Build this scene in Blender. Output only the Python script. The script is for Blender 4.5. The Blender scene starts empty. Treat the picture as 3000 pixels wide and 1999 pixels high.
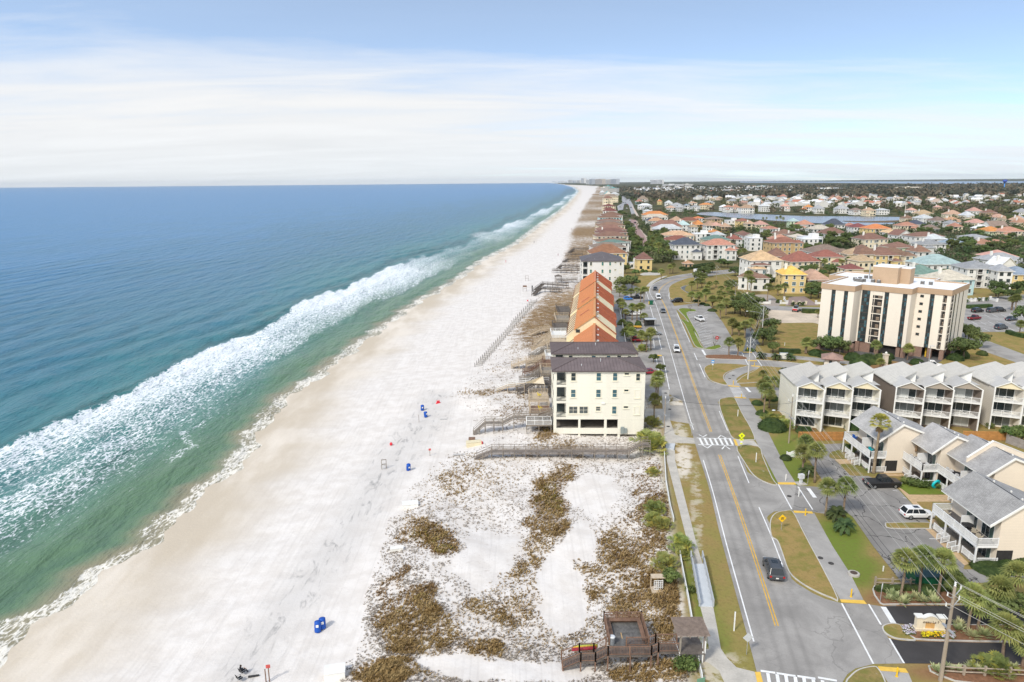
import bpy, bmesh, math, random
import numpy as np
from mathutils import Vector, Matrix, noise as mnoise
rad=math.radians
# ---------------------------------------------------------------- camera
H=50.0; FPX=2000.0; W0,H0=3000.0,1999.0
TH=math.atan(466.5/2000); RHO=0.0087
ct,st,cr,sr=math.cos(TH),math.sin(TH),math.cos(RHO),math.sin(RHO)
U0=Vector((0,st,ct)); FW=Vector((0,ct,-st)); R0=Vector((1,0,0))
RT=cr*R0-sr*U0; UP=sr*R0+cr*U0
scene=bpy.context.scene
cam=bpy.data.cameras.new('camera'); cam.sensor_width=36; cam.lens=24.0
cam.clip_start=1; cam.clip_end=120000
camo=bpy.data.objects.new('camera',cam); scene.collection.objects.link(camo)
mw=Matrix.Identity(4)
for i in range(3):
	mw[i][0]=RT[i]; mw[i][1]=UP[i]; mw[i][2]=-FW[i]
mw.translation=(0,0,H); camo.matrix_world=mw
scene.camera=camo
# ---------------------------------------------------------------- light
SUN_EL,SUN_AZ=rad(44),rad(-138)      # azimuth from the view heading, negative = seaward
w=bpy.data.worlds.new('World'); scene.world=w; w.use_nodes=True
def nd(nt,typ,ins=None,**props):
	n=nt.nodes.new(typ)
	for k,v in props.items(): setattr(n,k,v)
	for k,v in (ins or {}).items():
		s=n.inputs[k]
		if isinstance(v,bpy.types.NodeSocket): nt.links.new(v,s)
		elif isinstance(v,bpy.types.Node): nt.links.new(v.outputs[0],s)
		else: s.default_value=v
	return n
def mth(nt,op,a,b=0.0,c=0.0,clamp=False): return nd(nt,'ShaderNodeMath',{0:a,1:b,2:c},operation=op,use_clamp=clamp)
def ss(nt,x,lo,hi): return nd(nt,'ShaderNodeMapRange',{0:x,1:lo,2:hi,3:0.0,4:1.0},interpolation_type='SMOOTHSTEP')
def mixc(nt,f,a,b,blend='MIX'):
	n=nd(nt,'ShaderNodeMix',data_type='RGBA',blend_type=blend)
	for i,v in ((0,f),(6,a),(7,b)):
		s=n.inputs[i]
		if isinstance(v,bpy.types.NodeSocket): nt.links.new(v,s)
		elif isinstance(v,bpy.types.Node): nt.links.new(v.outputs[0],s)
		else: s.default_value=v if i==0 else (*v[:3],1)
	return n.outputs[2]
def sky_world():
	nt=w.node_tree; nt.nodes.clear()
	tc=nd(nt,'ShaderNodeTexCoord'); d=tc.outputs['Generated']
	sep=nd(nt,'ShaderNodeSeparateXYZ',{0:d}); X,Y,Z=sep.outputs
	lift=nd(nt,'ShaderNodeCombineXYZ',{0:X,1:Y,2:mth(nt,'ADD',mth(nt,'MULTIPLY',mth(nt,'MAXIMUM',Z,0.0),2.2),0.04)})
	nrm=nd(nt,'ShaderNodeVectorMath',{0:lift},operation='NORMALIZE')
	sky=nd(nt,'ShaderNodeTexSky',{0:nrm},sky_type='NISHITA',sun_disc=False,sun_elevation=SUN_EL,sun_rotation=SUN_AZ,altitude=0,air_density=1.0,dust_density=0.3,ozone_density=2.5)
	sk=nd(nt,'ShaderNodeVectorMath',{0:sky,'Scale':0.235},operation='SCALE')
	sk=nd(nt,'ShaderNodeHueSaturation',{'Color':sk.outputs[0],'Saturation':1.02,'Value':1.0,'Hue':.494})
	# thin streaked cloud sheet on a flat layer high above
	zz=mth(nt,'ADD',mth(nt,'MAXIMUM',Z,0.0),0.09)
	pl=nd(nt,'ShaderNodeCombineXYZ',{0:mth(nt,'DIVIDE',X,zz),1:mth(nt,'DIVIDE',Y,zz),2:0.0})
	mp=nd(nt,'ShaderNodeMapping',{0:pl,'Rotation':(0,0,rad(-32)),'Scale':(0.42,1.25,1)})
	n1=nd(nt,'ShaderNodeTexNoise',{'Vector':mp,'Scale':1.1,'Detail':9.0,'Roughness':.58,'Distortion':.5})
	mp2=nd(nt,'ShaderNodeMapping',{0:pl,'Location':(3.1,1.7,0),'Rotation':(0,0,rad(-20)),'Scale':(0.16,0.34,1)})
	n2=nd(nt,'ShaderNodeTexNoise',{'Vector':mp2,'Scale':1.0,'Detail':4.0,'Roughness':.5})
	az=mth(nt,'ARCTAN2',X,Y)
	left=ss(nt,az,0.75,-0.45)
	low=ss(nt,Z,0.235,0.02)
	c=mth(nt,'ADD',mth(nt,'MULTIPLY',left,0.30),mth(nt,'MULTIPLY',low,0.80))
	c=mth(nt,'ADD',c,mth(nt,'MULTIPLY',mth(nt,'SUBTRACT',n1,0.5),0.95))
	c=mth(nt,'ADD',c,mth(nt,'MULTIPLY',mth(nt,'SUBTRACT',n2,0.5),0.9))
	cov=ss(nt,c,0.10,1.02)
	away=ss(nt,mth(nt,'ADD',mth(nt,'MULTIPLY',Y,-1.0),0.2),0.0,0.6)      # unseen cover added behind the camera for whiter, fuller fill light
	cov=mth(nt,'MAXIMUM',cov,mth(nt,'MULTIPLY',away,0.92))
	cov=mth(nt,'MAXIMUM',mth(nt,'MULTIPLY',cov,0.97),mth(nt,'ADD',.16,mth(nt,'MULTIPLY',n2,.16)))
	cl=mixc(nt,ss(nt,mth(nt,'ADD',Z,mth(nt,'MULTIPLY',left,0.08)),0.0,0.20),(0.90,0.95,1.0),(0.99,0.985,0.975))
	cl=nd(nt,'ShaderNodeVectorMath',{0:cl,'Scale':mth(nt,'MULTIPLY',mth(nt,'ADD',.735,mth(nt,'MULTIPLY',n1,.25)),mth(nt,'ADD',1.0,mth(nt,'MULTIPLY',away,.35))).outputs[0]},operation='SCALE')  # unseen sky behind is brightened to lift the fill
	col=mixc(nt,cov,sk.outputs[0],cl.outputs[0])
	bg=nd(nt,'ShaderNodeBackground',{0:col,1:1.0})
	nd(nt,'ShaderNodeOutputWorld',{0:bg})
sky_world()
sl=bpy.data.lights.new('sun',type='SUN'); sl.energy=2.6; sl.angle=rad(8); sl.color=(1.0,0.95,0.86)
sun=bpy.data.objects.new('sun',sl); scene.collection.objects.link(sun)
sdir=Vector((math.sin(SUN_AZ)*math.cos(SUN_EL),math.cos(SUN_AZ)*math.cos(SUN_EL),math.sin(SUN_EL)))
sun.rotation_euler=sdir.to_track_quat('Z','Y').to_euler()
vs=scene.view_settings; vs.view_transform='Standard'; vs.look='None'; vs.exposure=0.12; vs.gamma=1; vs.use_curve_mapping=False
scene.cycles.max_bounces=5; scene.cycles.diffuse_bounces=2; scene.cycles.glossy_bounces=2; scene.cycles.transmission_bounces=2; scene.cycles.volume_bounces=0; scene.cycles.transparent_max_bounces=6
scene.cycles.use_denoising=True
try: scene.cycles.denoiser='OPENIMAGEDENOISE'
except Exception: pass
# ---------------------------------------------------------------- helpers: picture point -> ground point
def ray(px,py): return FW+(px-1500)/FPX*RT+(999.5-py)/FPX*UP
def GP(px,py,z=0.0):
	d=ray(px,py); t=(z-H)/d.z; return Vector((d.x*t,d.y*t,z))
def zat(base,px,py):
	d=ray(px,py); return H+d.z*(base[1]/d.y)
def proj(x,y,z):
	z=z-H; dep=y*FW.y+z*FW.z
	return 1500+FPX*(x*RT.x+y*RT.y+z*RT.z)/dep, 999.5-FPX*(x*UP.x+y*UP.y+z*UP.z)/dep
class Zm:                      # enlarged views the layout was surveyed in
	def __init__(s,x,y,k): s.x,s.y,s.k=x,y,k
	def px(s,a,b): return s.x+a*s.k,s.y+b*s.k
	def __call__(s,a,b,z=0.0): return GP(*s.px(a,b),z)
	def L(s,pts,z=0.0): return [s(a,b,z) for a,b in pts]
F=Zm(0,0,1.275)
zA=Zm(2200,1200,.34);zB=Zm(2200,1599,.34);zC=Zm(1600,1599,.34);zD=Zm(1600,950,.34);zE=Zm(2200,850,.34)
z6=Zm(1500,700,.255);z7=Zm(2000,700,.255);z8=Zm(2400,700,.255)
y1=Zm(1600,500,.2125);y2=Zm(2000,500,.2125);y3=Zm(2500,500,.2125);y4=Zm(1100,1100,.2551);y5=Zm(600,1600,.255);y6=Zm(1000,1300,.38265);y7=Zm(0,1100,.57325);y8=Zm(800,500,.3825)
w1=Zm(1600,520,.1275);w2=Zm(1850,520,.1275);w3=Zm(2100,520,.1275);w4=Zm(2400,520,.1275);w5=Zm(2700,520,.1275);w6=Zm(2050,860,.1275);w7=Zm(1680,640,.1275);w8=Zm(1400,820,.1913)
c1=Zm(1590,1000,.2041);c2=Zm(1600,780,.1594);c3=Zm(2440,1190,.15304);c4=Zm(2680,1260,.15304);c5=Zm(2680,1440,.15304);c6=Zm(2560,1700,.1907);c7=Zm(2300,1050,.14668);c8=Zm(2380,760,.21043)
# ---------------------------------------------------------------- materials
MATS={}
def new_mat(name):
	m=bpy.data.materials.new(name); m.use_nodes=True; nt=m.node_tree; nt.nodes.clear(); return m,nt
def fin(nt,col,rough=.8,spec=.3,bump=None,bstr=.3,bdist=.05,metal=0,**kw):
	ins={'Base Color':col if not isinstance(col,tuple) else (*col[:3],1),'Roughness':rough,'Specular IOR Level':spec,'Metallic':metal}
	ins.update(kw)
	if bump is not None:
		b=nd(nt,'ShaderNodeBump',{'Height':bump,'Strength':bstr,'Distance':bdist}); ins['Normal']=b
	p=nd(nt,'ShaderNodeBsdfPrincipled',ins); nd(nt,'ShaderNodeOutputMaterial',{0:p})
	return p
def M(name,col,var=.18,scale=1.0,rough=.8,spec=.3,metal=0,world=False,bump=0.0,bscale=None,col2=None,streak=False,rnd=0.0,lines=0,lw=.2):
	"""weathered paint, masonry, metal ...: base colour broken up by two noises"""
	if name in MATS: return MATS[name]
	m,nt=new_mat(name)
	if world: co=nd(nt,'ShaderNodeNewGeometry').outputs['Position']
	else: co=nd(nt,'ShaderNodeTexCoord').outputs['Object']
	if streak: co2=nd(nt,'ShaderNodeMapping',{0:co,'Scale':(1,1,.12)}).outputs[0]
	else: co2=co
	n=nd(nt,'ShaderNodeTexNoise',{'Vector':co2,'Scale':scale,'Detail':5.0,'Roughness':.62})
	n2=nd(nt,'ShaderNodeTexNoise',{'Vector':co,'Scale':scale*9,'Detail':3.0})
	f=mth(nt,'ADD',mth(nt,'MULTIPLY',n,.7),mth(nt,'MULTIPLY',n2,.3))
	f=ss(nt,f,.32,.68)
	a=tuple(c*(1-var) for c in col); b=col2 or tuple(min(1,c*(1+var*.6)) for c in col)
	c=mixc(nt,f,a,b)
	if rnd:
		oi=nd(nt,'ShaderNodeObjectInfo')
		hs=nd(nt,'ShaderNodeHueSaturation',{'Color':c,'Value':mth(nt,'ADD',mth(nt,'MULTIPLY',oi.outputs['Random'],rnd),1-rnd/2),'Hue':mth(nt,'ADD',mth(nt,'MULTIPLY',oi.outputs['Random'],.03),.485)})
		c=hs.outputs[0]
	if lines:
		sp=nd(nt,'ShaderNodeSeparateXYZ',{0:nd(nt,'ShaderNodeTexCoord').outputs['Object']})
		fr=mth(nt,'FRACT',mth(nt,'MULTIPLY',sp.outputs[2],lines))
		ln=ss(nt,fr,0.0,lw)
		c=mixc(nt,ln,tuple(x*.6 for x in col),c)
	bh=nd(nt,'ShaderNodeTexNoise',{'Vector':co,'Scale':bscale or scale*14,'Detail':3.0}) if bump else None
	fin(nt,c,rough,spec,bh,bump,.03,metal)
	MATS[name]=m; return m
# ---------------------------------------------------------------- mesh collector
COL=scene.collection
class MB:
	def __init__(s): s.v=[];s.f=[];s.m=[]
	def add(s,vs,fs,mi=0):
		o=len(s.v); s.v+= [tuple(v) for v in vs]; s.f+=[tuple(i+o for i in f) for f in fs]; s.m+=[mi]*len(fs); return s
	def box(s,c,d,rz=0,mi=0,tilt=None):
		x,y,z=d[0]/2,d[1]/2,d[2]/2; vs=[Vector((sx*x,sy*y,sz*z)) for sz in(-1,1) for sy in(-1,1) for sx in(-1,1)]
		R=Matrix.Rotation(rz,3,'Z')
		if tilt is not None: R=R@tilt
		c=Vector(c); vs=[R@v+c for v in vs]
		return s.add(vs,[(0,2,3,1),(4,5,7,6),(0,1,5,4),(2,6,7,3),(0,4,6,2),(1,3,7,5)],mi)
	def bb(s,x0,x1,y0,y1,z0,z1,mi=0): return s.box(((x0+x1)/2,(y0+y1)/2,(z0+z1)/2),(abs(x1-x0),abs(y1-y0),abs(z1-z0)),0,mi)
	def quad(s,a,b,c,d,mi=0): return s.add([a,b,c,d],[(0,1,2,3)],mi)
	def prism(s,poly,z0,z1,mi=0,mside=None,bottom=True):
		n=len(poly); a=sum(poly[i][0]*poly[(i+1)%n][1]-poly[(i+1)%n][0]*poly[i][1] for i in range(n))
		if a<0: poly=poly[::-1]
		vs=[(p[0],p[1],z0) for p in poly]+[(p[0],p[1],z1) for p in poly]
		s.add(vs,[tuple(range(n,2*n))],mi)
		o=len(s.v)-2*n
		for i in range(n):
			s.f.append((o+i,o+(i+1)%n,o+n+(i+1)%n,o+n+i)); s.m.append(mi if mside is None else mside)
		if bottom: s.f.append(tuple(o+i for i in range(n-1,-1,-1))); s.m.append(mi if mside is None else mside)
		return s
	def tube(s,p0,p1,r0,r1=None,n=8,mi=0,cap=True):
		r1=r0 if r1 is None else r1; p0,p1=Vector(p0),Vector(p1); d=(p1-p0)
		if d.length<1e-6: return s
		q=d.to_track_quat('Z','Y').to_matrix(); vs=[]
		for p,r in((p0,r0),(p1,r1)):
			for i in range(n):
				a=2*math.pi*i/n; vs.append(p+q@Vector((r*math.cos(a),r*math.sin(a),0)))
		fs=[(i,(i+1)%n,n+(i+1)%n,n+i) for i in range(n)]
		if cap: fs+=[tuple(range(n-1,-1,-1)),tuple(range(n,2*n))]
		return s.add(vs,fs,mi)
	def path(s,pts,r,n=6,mi=0):
		pts=[Vector(p) for p in pts]; rs=r if isinstance(r,(list,tuple)) else [r]*len(pts); rings=[]
		for i,p in enumerate(pts):
			d=(pts[min(i+1,len(pts)-1)]-pts[max(i-1,0)]); q=d.to_track_quat('Z','Y').to_matrix()
			rings.append([p+q@Vector((rs[i]*math.cos(2*math.pi*k/n),rs[i]*math.sin(2*math.pi*k/n),0)) for k in range(n)])
		vs=[v for rr in rings for v in rr]; fs=[]
		for i in range(len(pts)-1):
			for k in range(n): fs.append((i*n+k,i*n+(k+1)%n,(i+1)*n+(k+1)%n,(i+1)*n+k))
		fs+=[tuple(range(n-1,-1,-1)),tuple(range((len(pts)-1)*n,len(pts)*n))]
		return s.add(vs,fs,mi)
	def lathe(s,prof,c=(0,0,0),n=16,mi=0,sx=1,sy=1):
		vs=[];fs=[]
		for r,z in prof:
			for i in range(n):
				a=2*math.pi*i/n; vs.append((c[0]+r*sx*math.cos(a),c[1]+r*sy*math.sin(a),c[2]+z))
		for j in range(len(prof)-1):
			for i in range(n): fs.append((j*n+i,j*n+(i+1)%n,(j+1)*n+(i+1)%n,(j+1)*n+i))
		fs.append(tuple(range(n-1,-1,-1))); fs.append(tuple(range((len(prof)-1)*n,len(prof)*n)))
		return s.add(vs,fs,mi)
	def mesh(s,name,mats,smooth=False):
		me=bpy.data.meshes.new(name); me.from_pydata(s.v,[],s.f)
		for m in (mats if isinstance(mats,(list,tuple)) else [mats]): me.materials.append(m)
		if any(s.m): me.polygons.foreach_set('material_index',s.m)
		if smooth: me.polygons.foreach_set('use_smooth',[True]*len(s.f))
		me.update(); return me
	def build(s,name,mats,parent=None,smooth=False,**kw):
		return obj(name,s.mesh(name,mats,smooth),parent,**kw)
def obj(name,me,parent=None,loc=None,rz=None,label=None):
	o=bpy.data.objects.new(name,me); COL.objects.link(o)
	if parent is not None: o.parent=parent
	if loc is not None: o.location=loc
	if rz is not None: o.rotation_euler=(0,0,rz)
	if label: o['label']=label
	return o
THINGS=[]
def tag(o,label,cat,group=None,auto=None):
	o['label']=label; o['category']=cat
	if group: o['group']=group
	THINGS.append((o,auto)); return o
def thing(name,label,cat,loc=(0,0,0),rz=0,group=None,auto=None):
	o=bpy.data.objects.new(name,None); o.empty_display_size=.5; COL.objects.link(o); o.location=loc; o.rotation_euler=(0,0,rz)
	return tag(o,label,cat,group,auto)
def copy_tree(o,parent=None):
	c=o.copy(); COL.objects.link(c)
	if parent is not None: c.parent=parent
	for ch in list(o.children): copy_tree(ch,c)
	return c
def dup(proto,loc,rz=0,label=None,sc=1.0,auto=None,group=None):
	c=copy_tree(proto); c.location=loc; c.rotation_euler=(0,0,rz); c.scale=(sc,sc,sc) if not isinstance(sc,tuple) else sc
	if label: c['label']=label
	if group: c['group']=group
	THINGS.append((c,auto)); return c
def struct(name,me_or_mb,mats=None,kind='structure'):
	o=me_or_mb.build(name,mats) if isinstance(me_or_mb,MB) else obj(name,me_or_mb)
	o['kind']=kind; return o
def ang(a,b): return math.atan2(b[1]-a[1],b[0]-a[0])
# ---------------------------------------------------------------- shoreline, dune edge, garden edge (surveyed lines, as x of y)
def line_xy(pts,z,zm=F):
	p=[zm(a,b,z) for a,b in pts]; p.sort(key=lambda q:q.y); return np.array([q.y for q in p]),np.array([q.x for q in p])
SEA=-3.6
sy_,sx_=line_xy([(-330,1760),(-150,1610),(0,1500),(100,1430),(190,1375),(290,1283),(400,1200),(500,1118),(590,1022),(640,935),(740,862),(850,778),(960,698),(1060,640),(1110,600),(1190,560),(1240,520),(1290,485),(1320,455),(1332,440),(1322,431),(1300,425),(1270,421.0)],SEA)
dy_,dx_=line_xy([(700,1800),(745,1600),(790,1480),(830,1400),(835,1310),(900,1195),(960,1100),(1085,1000),(1080,945),(1015,915),(1090,840),(1170,745),(1230,672),(1280,600),(1310,520),(1340,470),(1365,440),(1372,428)],-1.0)
ry_,rx_=line_xy([(1640,1750),(1603,1568),(1560,1250),(1530,1040),(1525,985),(1490,905),(1478,830),(1415,690),(1400,600),(1398,520),(1398,460),(1390,430)],0)
def nz(x,y,s=1.0,o=0.0):
	return (np.sin(x*.71*s+y*.33*s+o)+np.sin(-x*.43*s+y*.91*s+1.7+o)+np.sin(x*1.31*s-y*1.13*s+4.1+o)*.6+np.sin(x*2.3*s+y*1.9*s+2.2+o)*.35)/2.95
def Sx(y):
	y=np.asarray(y,float); s=np.interp(y,sy_,sx_)
	lo=y<sy_[0]; s=np.where(lo,sx_[0]+(y-sy_[0])*0.1,s)
	return s+np.where(y<900,1.1*np.sin(y*.21)+.8*np.sin(y*.47+1)+.5*np.sin(y*1.13+.3),0)
def Dx(y): return np.interp(y,dy_,dx_)
def Rx(y): return np.maximum(np.interp(y,ry_,rx_),Dx(y)+4)
def sstep(x,a,b):
	t=np.clip((x-a)/(b-a),0,1); return t*t*(3-2*t)
def height(x,y):
	S,D,R=Sx(y),Dx(y),Rx(y)
	d=x-S; wd=np.maximum(D-S,8)
	beach=SEA+np.minimum(d*.06,0.0)+np.clip(d,0,None)*.022+1.0*sstep(d/wd,.25,1.0)
	e=(x-D)
	lev=SEA+wd*.022+1.0
	lev=np.minimum(lev,-.9)
	beach=np.minimum(beach,lev)
	dune=sstep(e,-2,9)
	near=np.clip(1.2-y/700,0.15,1)
	hum=(nz(x,y,.16)*.75+nz(x,y,.5,3)*.35)*near*dune*(1-sstep(x,R-5,R-1))
	z=beach*(1-dune)+(-.75)*dune
	z=z*(1-sstep(x,R-7,R-.5))
	return z+hum*.9
def hz(x,y): return float(height(np.array([x]),np.array([y]))[0])
def on(zm,a,b):                      # surveyed point dropped on the terrain
	z=0.0
	for _ in range(6):
		p=zm(a,b,z); z=hz(p.x,p.y)
	return Vector((p.x,p.y,z))
def grid_mesh(name,X,Y,Z,mask,attrs,mat,smooth=True):
	nr,nc=X.shape; idx=np.arange(nr*nc).reshape(nr,nc)
	q=np.stack([idx[:-1,:-1],idx[:-1,1:],idx[1:,1:],idx[1:,:-1]],-1)
	keep=mask[:-1,:-1]&mask[:-1,1:]&mask[1:,1:]&mask[1:,:-1]; q=q[keep]
	used=np.unique(q); remap=-np.ones(nr*nc,int); remap[used]=np.arange(len(used)); q=remap[q]
	V=np.stack([X,Y,Z],-1).reshape(-1,3)[used]
	me=bpy.data.meshes.new(name); me.vertices.add(len(V)); me.vertices.foreach_set('co',V.ravel().astype('f'))
	me.loops.add(q.size); me.loops.foreach_set('vertex_index',q.ravel().astype('i'))
	me.polygons.add(len(q)); me.polygons.foreach_set('loop_start',np.arange(0,q.size,4,dtype='i'))
	try: me.polygons.foreach_set('loop_total',np.full(len(q),4,dtype='i'))
	except Exception: pass
	me.update(calc_edges=True); me.validate()
	if smooth: me.polygons.foreach_set('use_smooth',np.ones(len(q),bool))
	for k,a in attrs.items():
		at=me.attributes.new(k,'FLOAT','POINT'); at.data.foreach_set('value',a.reshape(-1)[used].astype('f'))
	me.materials.append(mat); return me
def projA(x,y,z):
	z=z-H; dep=y*FW.y+z*FW.z; dep=np.maximum(dep,1)
	return (1500+FPX*(x*RT.x+y*RT.y+z*RT.z)/dep)/1.275,(999.5-FPX*(x*UP.x+y*UP.y+z*UP.z)/dep)/1.275
def ell(fx,fy,L,wx=None):
	o=np.zeros_like(fx)
	if wx is not None:
		x,y=wx; fx,fy=fx+22*nz(x,y,.33,1.0)+12*nz(x,y,.9,4.0),fy+16*nz(x,y,.37,2.5)+9*nz(x,y,1.0,.4)
	for cx,cy,a,b,v in L:
		r=((fx-cx)/a)**2+((fy-cy)/b)**2
		o=np.maximum(o,v*np.clip(1.35-r*.75,0,1)) if v>0 else np.minimum(o,v*np.clip(1.35-r*.75,0,1))
	return o
def pldist(fx,fy,pts):
	o=np.full(fx.shape,1e9)
	for (ax,ay),(bx,by) in zip(pts[:-1],pts[1:]):
		dx,dy=bx-ax,by-ay; t=np.clip(((fx-ax)*dx+(fy-ay)*dy)/(dx*dx+dy*dy),0,1)
		o=np.minimum(o,np.hypot(fx-ax-t*dx,fy-ay-t*dy))
	return o
VEG=[(960,1215,78,28,1.0),(1010,1240,48,30,.85),(905,1300,42,50,.55),(890,1390,52,60,.85),(960,1400,58,70,.85),(930,1470,62,35,.95),(1010,1450,52,45,.7),(1110,1500,38,25,.75),(1040,1080,80,28,.55),(1000,1120,60,35,.55),(1060,1052,60,14,.7),
 (1280,1095,36,36,.9),(1268,1150,46,55,.92),(1250,1210,46,35,.92),(1240,1260,50,40,.6),(1228,1290,32,22,.55),(1190,1310,26,25,.45),(1180,1400,52,35,.6),(1120,1390,52,25,.5),(1365,1330,45,60,.55),(1440,1280,60,90,.65),(1500,1220,45,160,.72),(1525,1380,45,90,.92),(1450,1400,60,50,.72),(1490,1120,50,60,.55),(1420,1085,60,30,.3),(1290,1035,120,12,.7),
 (860,1548,85,38,1.0),(1500,1545,95,28,.75),(1010,1562,60,16,.5),(1240,770,45,35,.85),(1180,845,62,20,.5),(1215,742,40,25,.85),(1130,905,92,12,.8),(1265,720,25,25,.9),(1252,985,26,38,1.0),(1160,960,72,25,.5),(1180,932,52,12,.6),(1300,660,40,40,.8),(1200,800,50,20,.6)]
BARE=[(1285,1365,42,85,-.6),(1340,1250,34,42,-.5),(1365,1130,40,30,-.45),(1100,1280,60,60,-.12),(1120,1540,200,22,-.4)]
STRK=[(540,1560),(640,1420),(740,1300),(800,1210),(870,1100),(950,1000),(985,955),(1005,925)]
def m_ground():
	m,nt=new_mat('ground')
	A=lambda n: nd(nt,'ShaderNodeAttribute',attribute_name=n).outputs['Fac']
	P=nd(nt,'ShaderNodeNewGeometry').outputs['Position']
	def nse(s,det=5,r=.6,sc=(1,1,1),rz=0,dis=0):
		mp=nd(nt,'ShaderNodeMapping',{0:P,'Scale':sc,'Rotation':(0,0,rz)})
		return nd(nt,'ShaderNodeTexNoise',{'Vector':mp,'Scale':s,'Detail':det,'Roughness':r,'Distortion':dis}).outputs[0]
	big,mid,fine=nse(.05,4),nse(.35,6,.65),nse(2.2,6,.7)
	sand=mixc(nt,ss(nt,mid,.35,.65),(.665,.62,.575),(.755,.715,.675))
	sand=mixc(nt,mth(nt,'MULTIPLY',ss(nt,fine,.56,.7),.3),sand,(.55,.51,.47))
	# shallow wind ripples and footprints
	foot=nd(nt,'ShaderNodeTexVoronoi',{'Vector':P,'Scale':1.5},feature='F1').outputs[0]
	sand=mixc(nt,mth(nt,'MULTIPLY',mth(nt,'MULTIPLY',ss(nt,foot,.30,.10),ss(nt,nse(.08,3),.50,.62)),.30),sand,(.52,.48,.45))
	trk=nse(1.0,4,.55,(2.4,.05,1),rad(1)); sand=mixc(nt,mth(nt,'MULTIPLY',ss(nt,trk,.50,.64),.22),sand,(.50,.465,.43))
	wet=mixc(nt,ss(nt,nse(.09,5,.6,(1,.35,1),rad(-15)),.38,.66),(.55,.475,.375),(.72,.65,.56))
	sand=mixc(nt,A('wet'),sand,wet)
	stn=nse(.34,7,.68,(1.9,.55,1),rad(-22),.9)
	stf=mth(nt,'MULTIPLY',ss(nt,stn,.52,.70),A('streak'))
	sand=mixc(nt,mth(nt,'MULTIPLY',A('streak'),.6),sand,(.555,.53,.505))
	sand=mixc(nt,stf,sand,(.30,.29,.28))
	veg=A('veg')
	n1=nse(.42,6,.70,(1,1.25,1)); n2=nse(2.6,5,.75)
	vn=mth(nt,'ADD',mth(nt,'MULTIPLY',n1,.52),mth(nt,'MULTIPLY',n2,.48))
	vm=ss(nt,mth(nt,'ADD',vn,mth(nt,'MULTIPLY',veg,.30)),.63,.74)
	vm=mth(nt,'MULTIPLY',vm,ss(nt,veg,.02,.12))
	vc=mixc(nt,ss(nt,nse(.16,4),.4,.6),(.27,.17,.075),(.30,.225,.16))
	vc=mixc(nt,ss(nt,fine,.4,.65),vc,(.16,.105,.05))
	vc=mixc(nt,ss(nt,veg,.25,.70),mixc(nt,.45,(.46,.40,.35),vc),vc)
	sand=mixc(nt,mth(nt,'MULTIPLY',vm,mth(nt,'ADD',.5,mth(nt,'MULTIPLY',ss(nt,veg,.2,.8),.38))),sand,vc)
	sand=mixc(nt,mth(nt,'MULTIPLY',A('far'),mth(nt,'MULTIPLY',vm,.8)),sand,mixc(nt,ss(nt,mid,.35,.65),(.20,.125,.055),(.30,.20,.10)))
	gr=A('green')
	lawn=mixc(nt,ss(nt,mth(nt,'ADD',mth(nt,'MULTIPLY',mid,.5),mth(nt,'MULTIPLY',big,.5)),.40,.60),(.30,.215,.085),(.26,.225,.07))
	lawn=mixc(nt,mth(nt,'MULTIPLY',gr,ss(nt,mth(nt,'ADD',mid,mth(nt,'MULTIPLY',gr,.25)),.35,.65)),lawn,(.15,.205,.035))
	lawn=mixc(nt,mth(nt,'MULTIPLY',ss(nt,fine,.45,.7),.5),lawn,(.16,.12,.045))
	lawn=mixc(nt,mth(nt,'MULTIPLY',A('sandy'),ss(nt,mth(nt,'ADD',n1,mth(nt,'MULTIPLY',A('sandy'),.2)),.52,.66)),lawn,(.74,.68,.60))
	lawn=mixc(nt,A('mulch'),lawn,mixc(nt,ss(nt,fine,.35,.65),(.20,.095,.05),(.30,.16,.09)))
	wood=mixc(nt,ss(nt,nse(.03,5),.4,.62),(.045,.058,.026),(.12,.105,.05))
	lawn=mixc(nt,A('wood'),lawn,wood)
	col=mixc(nt,A('soil'),sand,lawn)
	bmp=mth(nt,'ADD',mth(nt,'MULTIPLY',mid,.6),mth(nt,'MULTIPLY',fine,.4))
	fin(nt,col,.95,.1,bmp,.5,.25)
	return m
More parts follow.
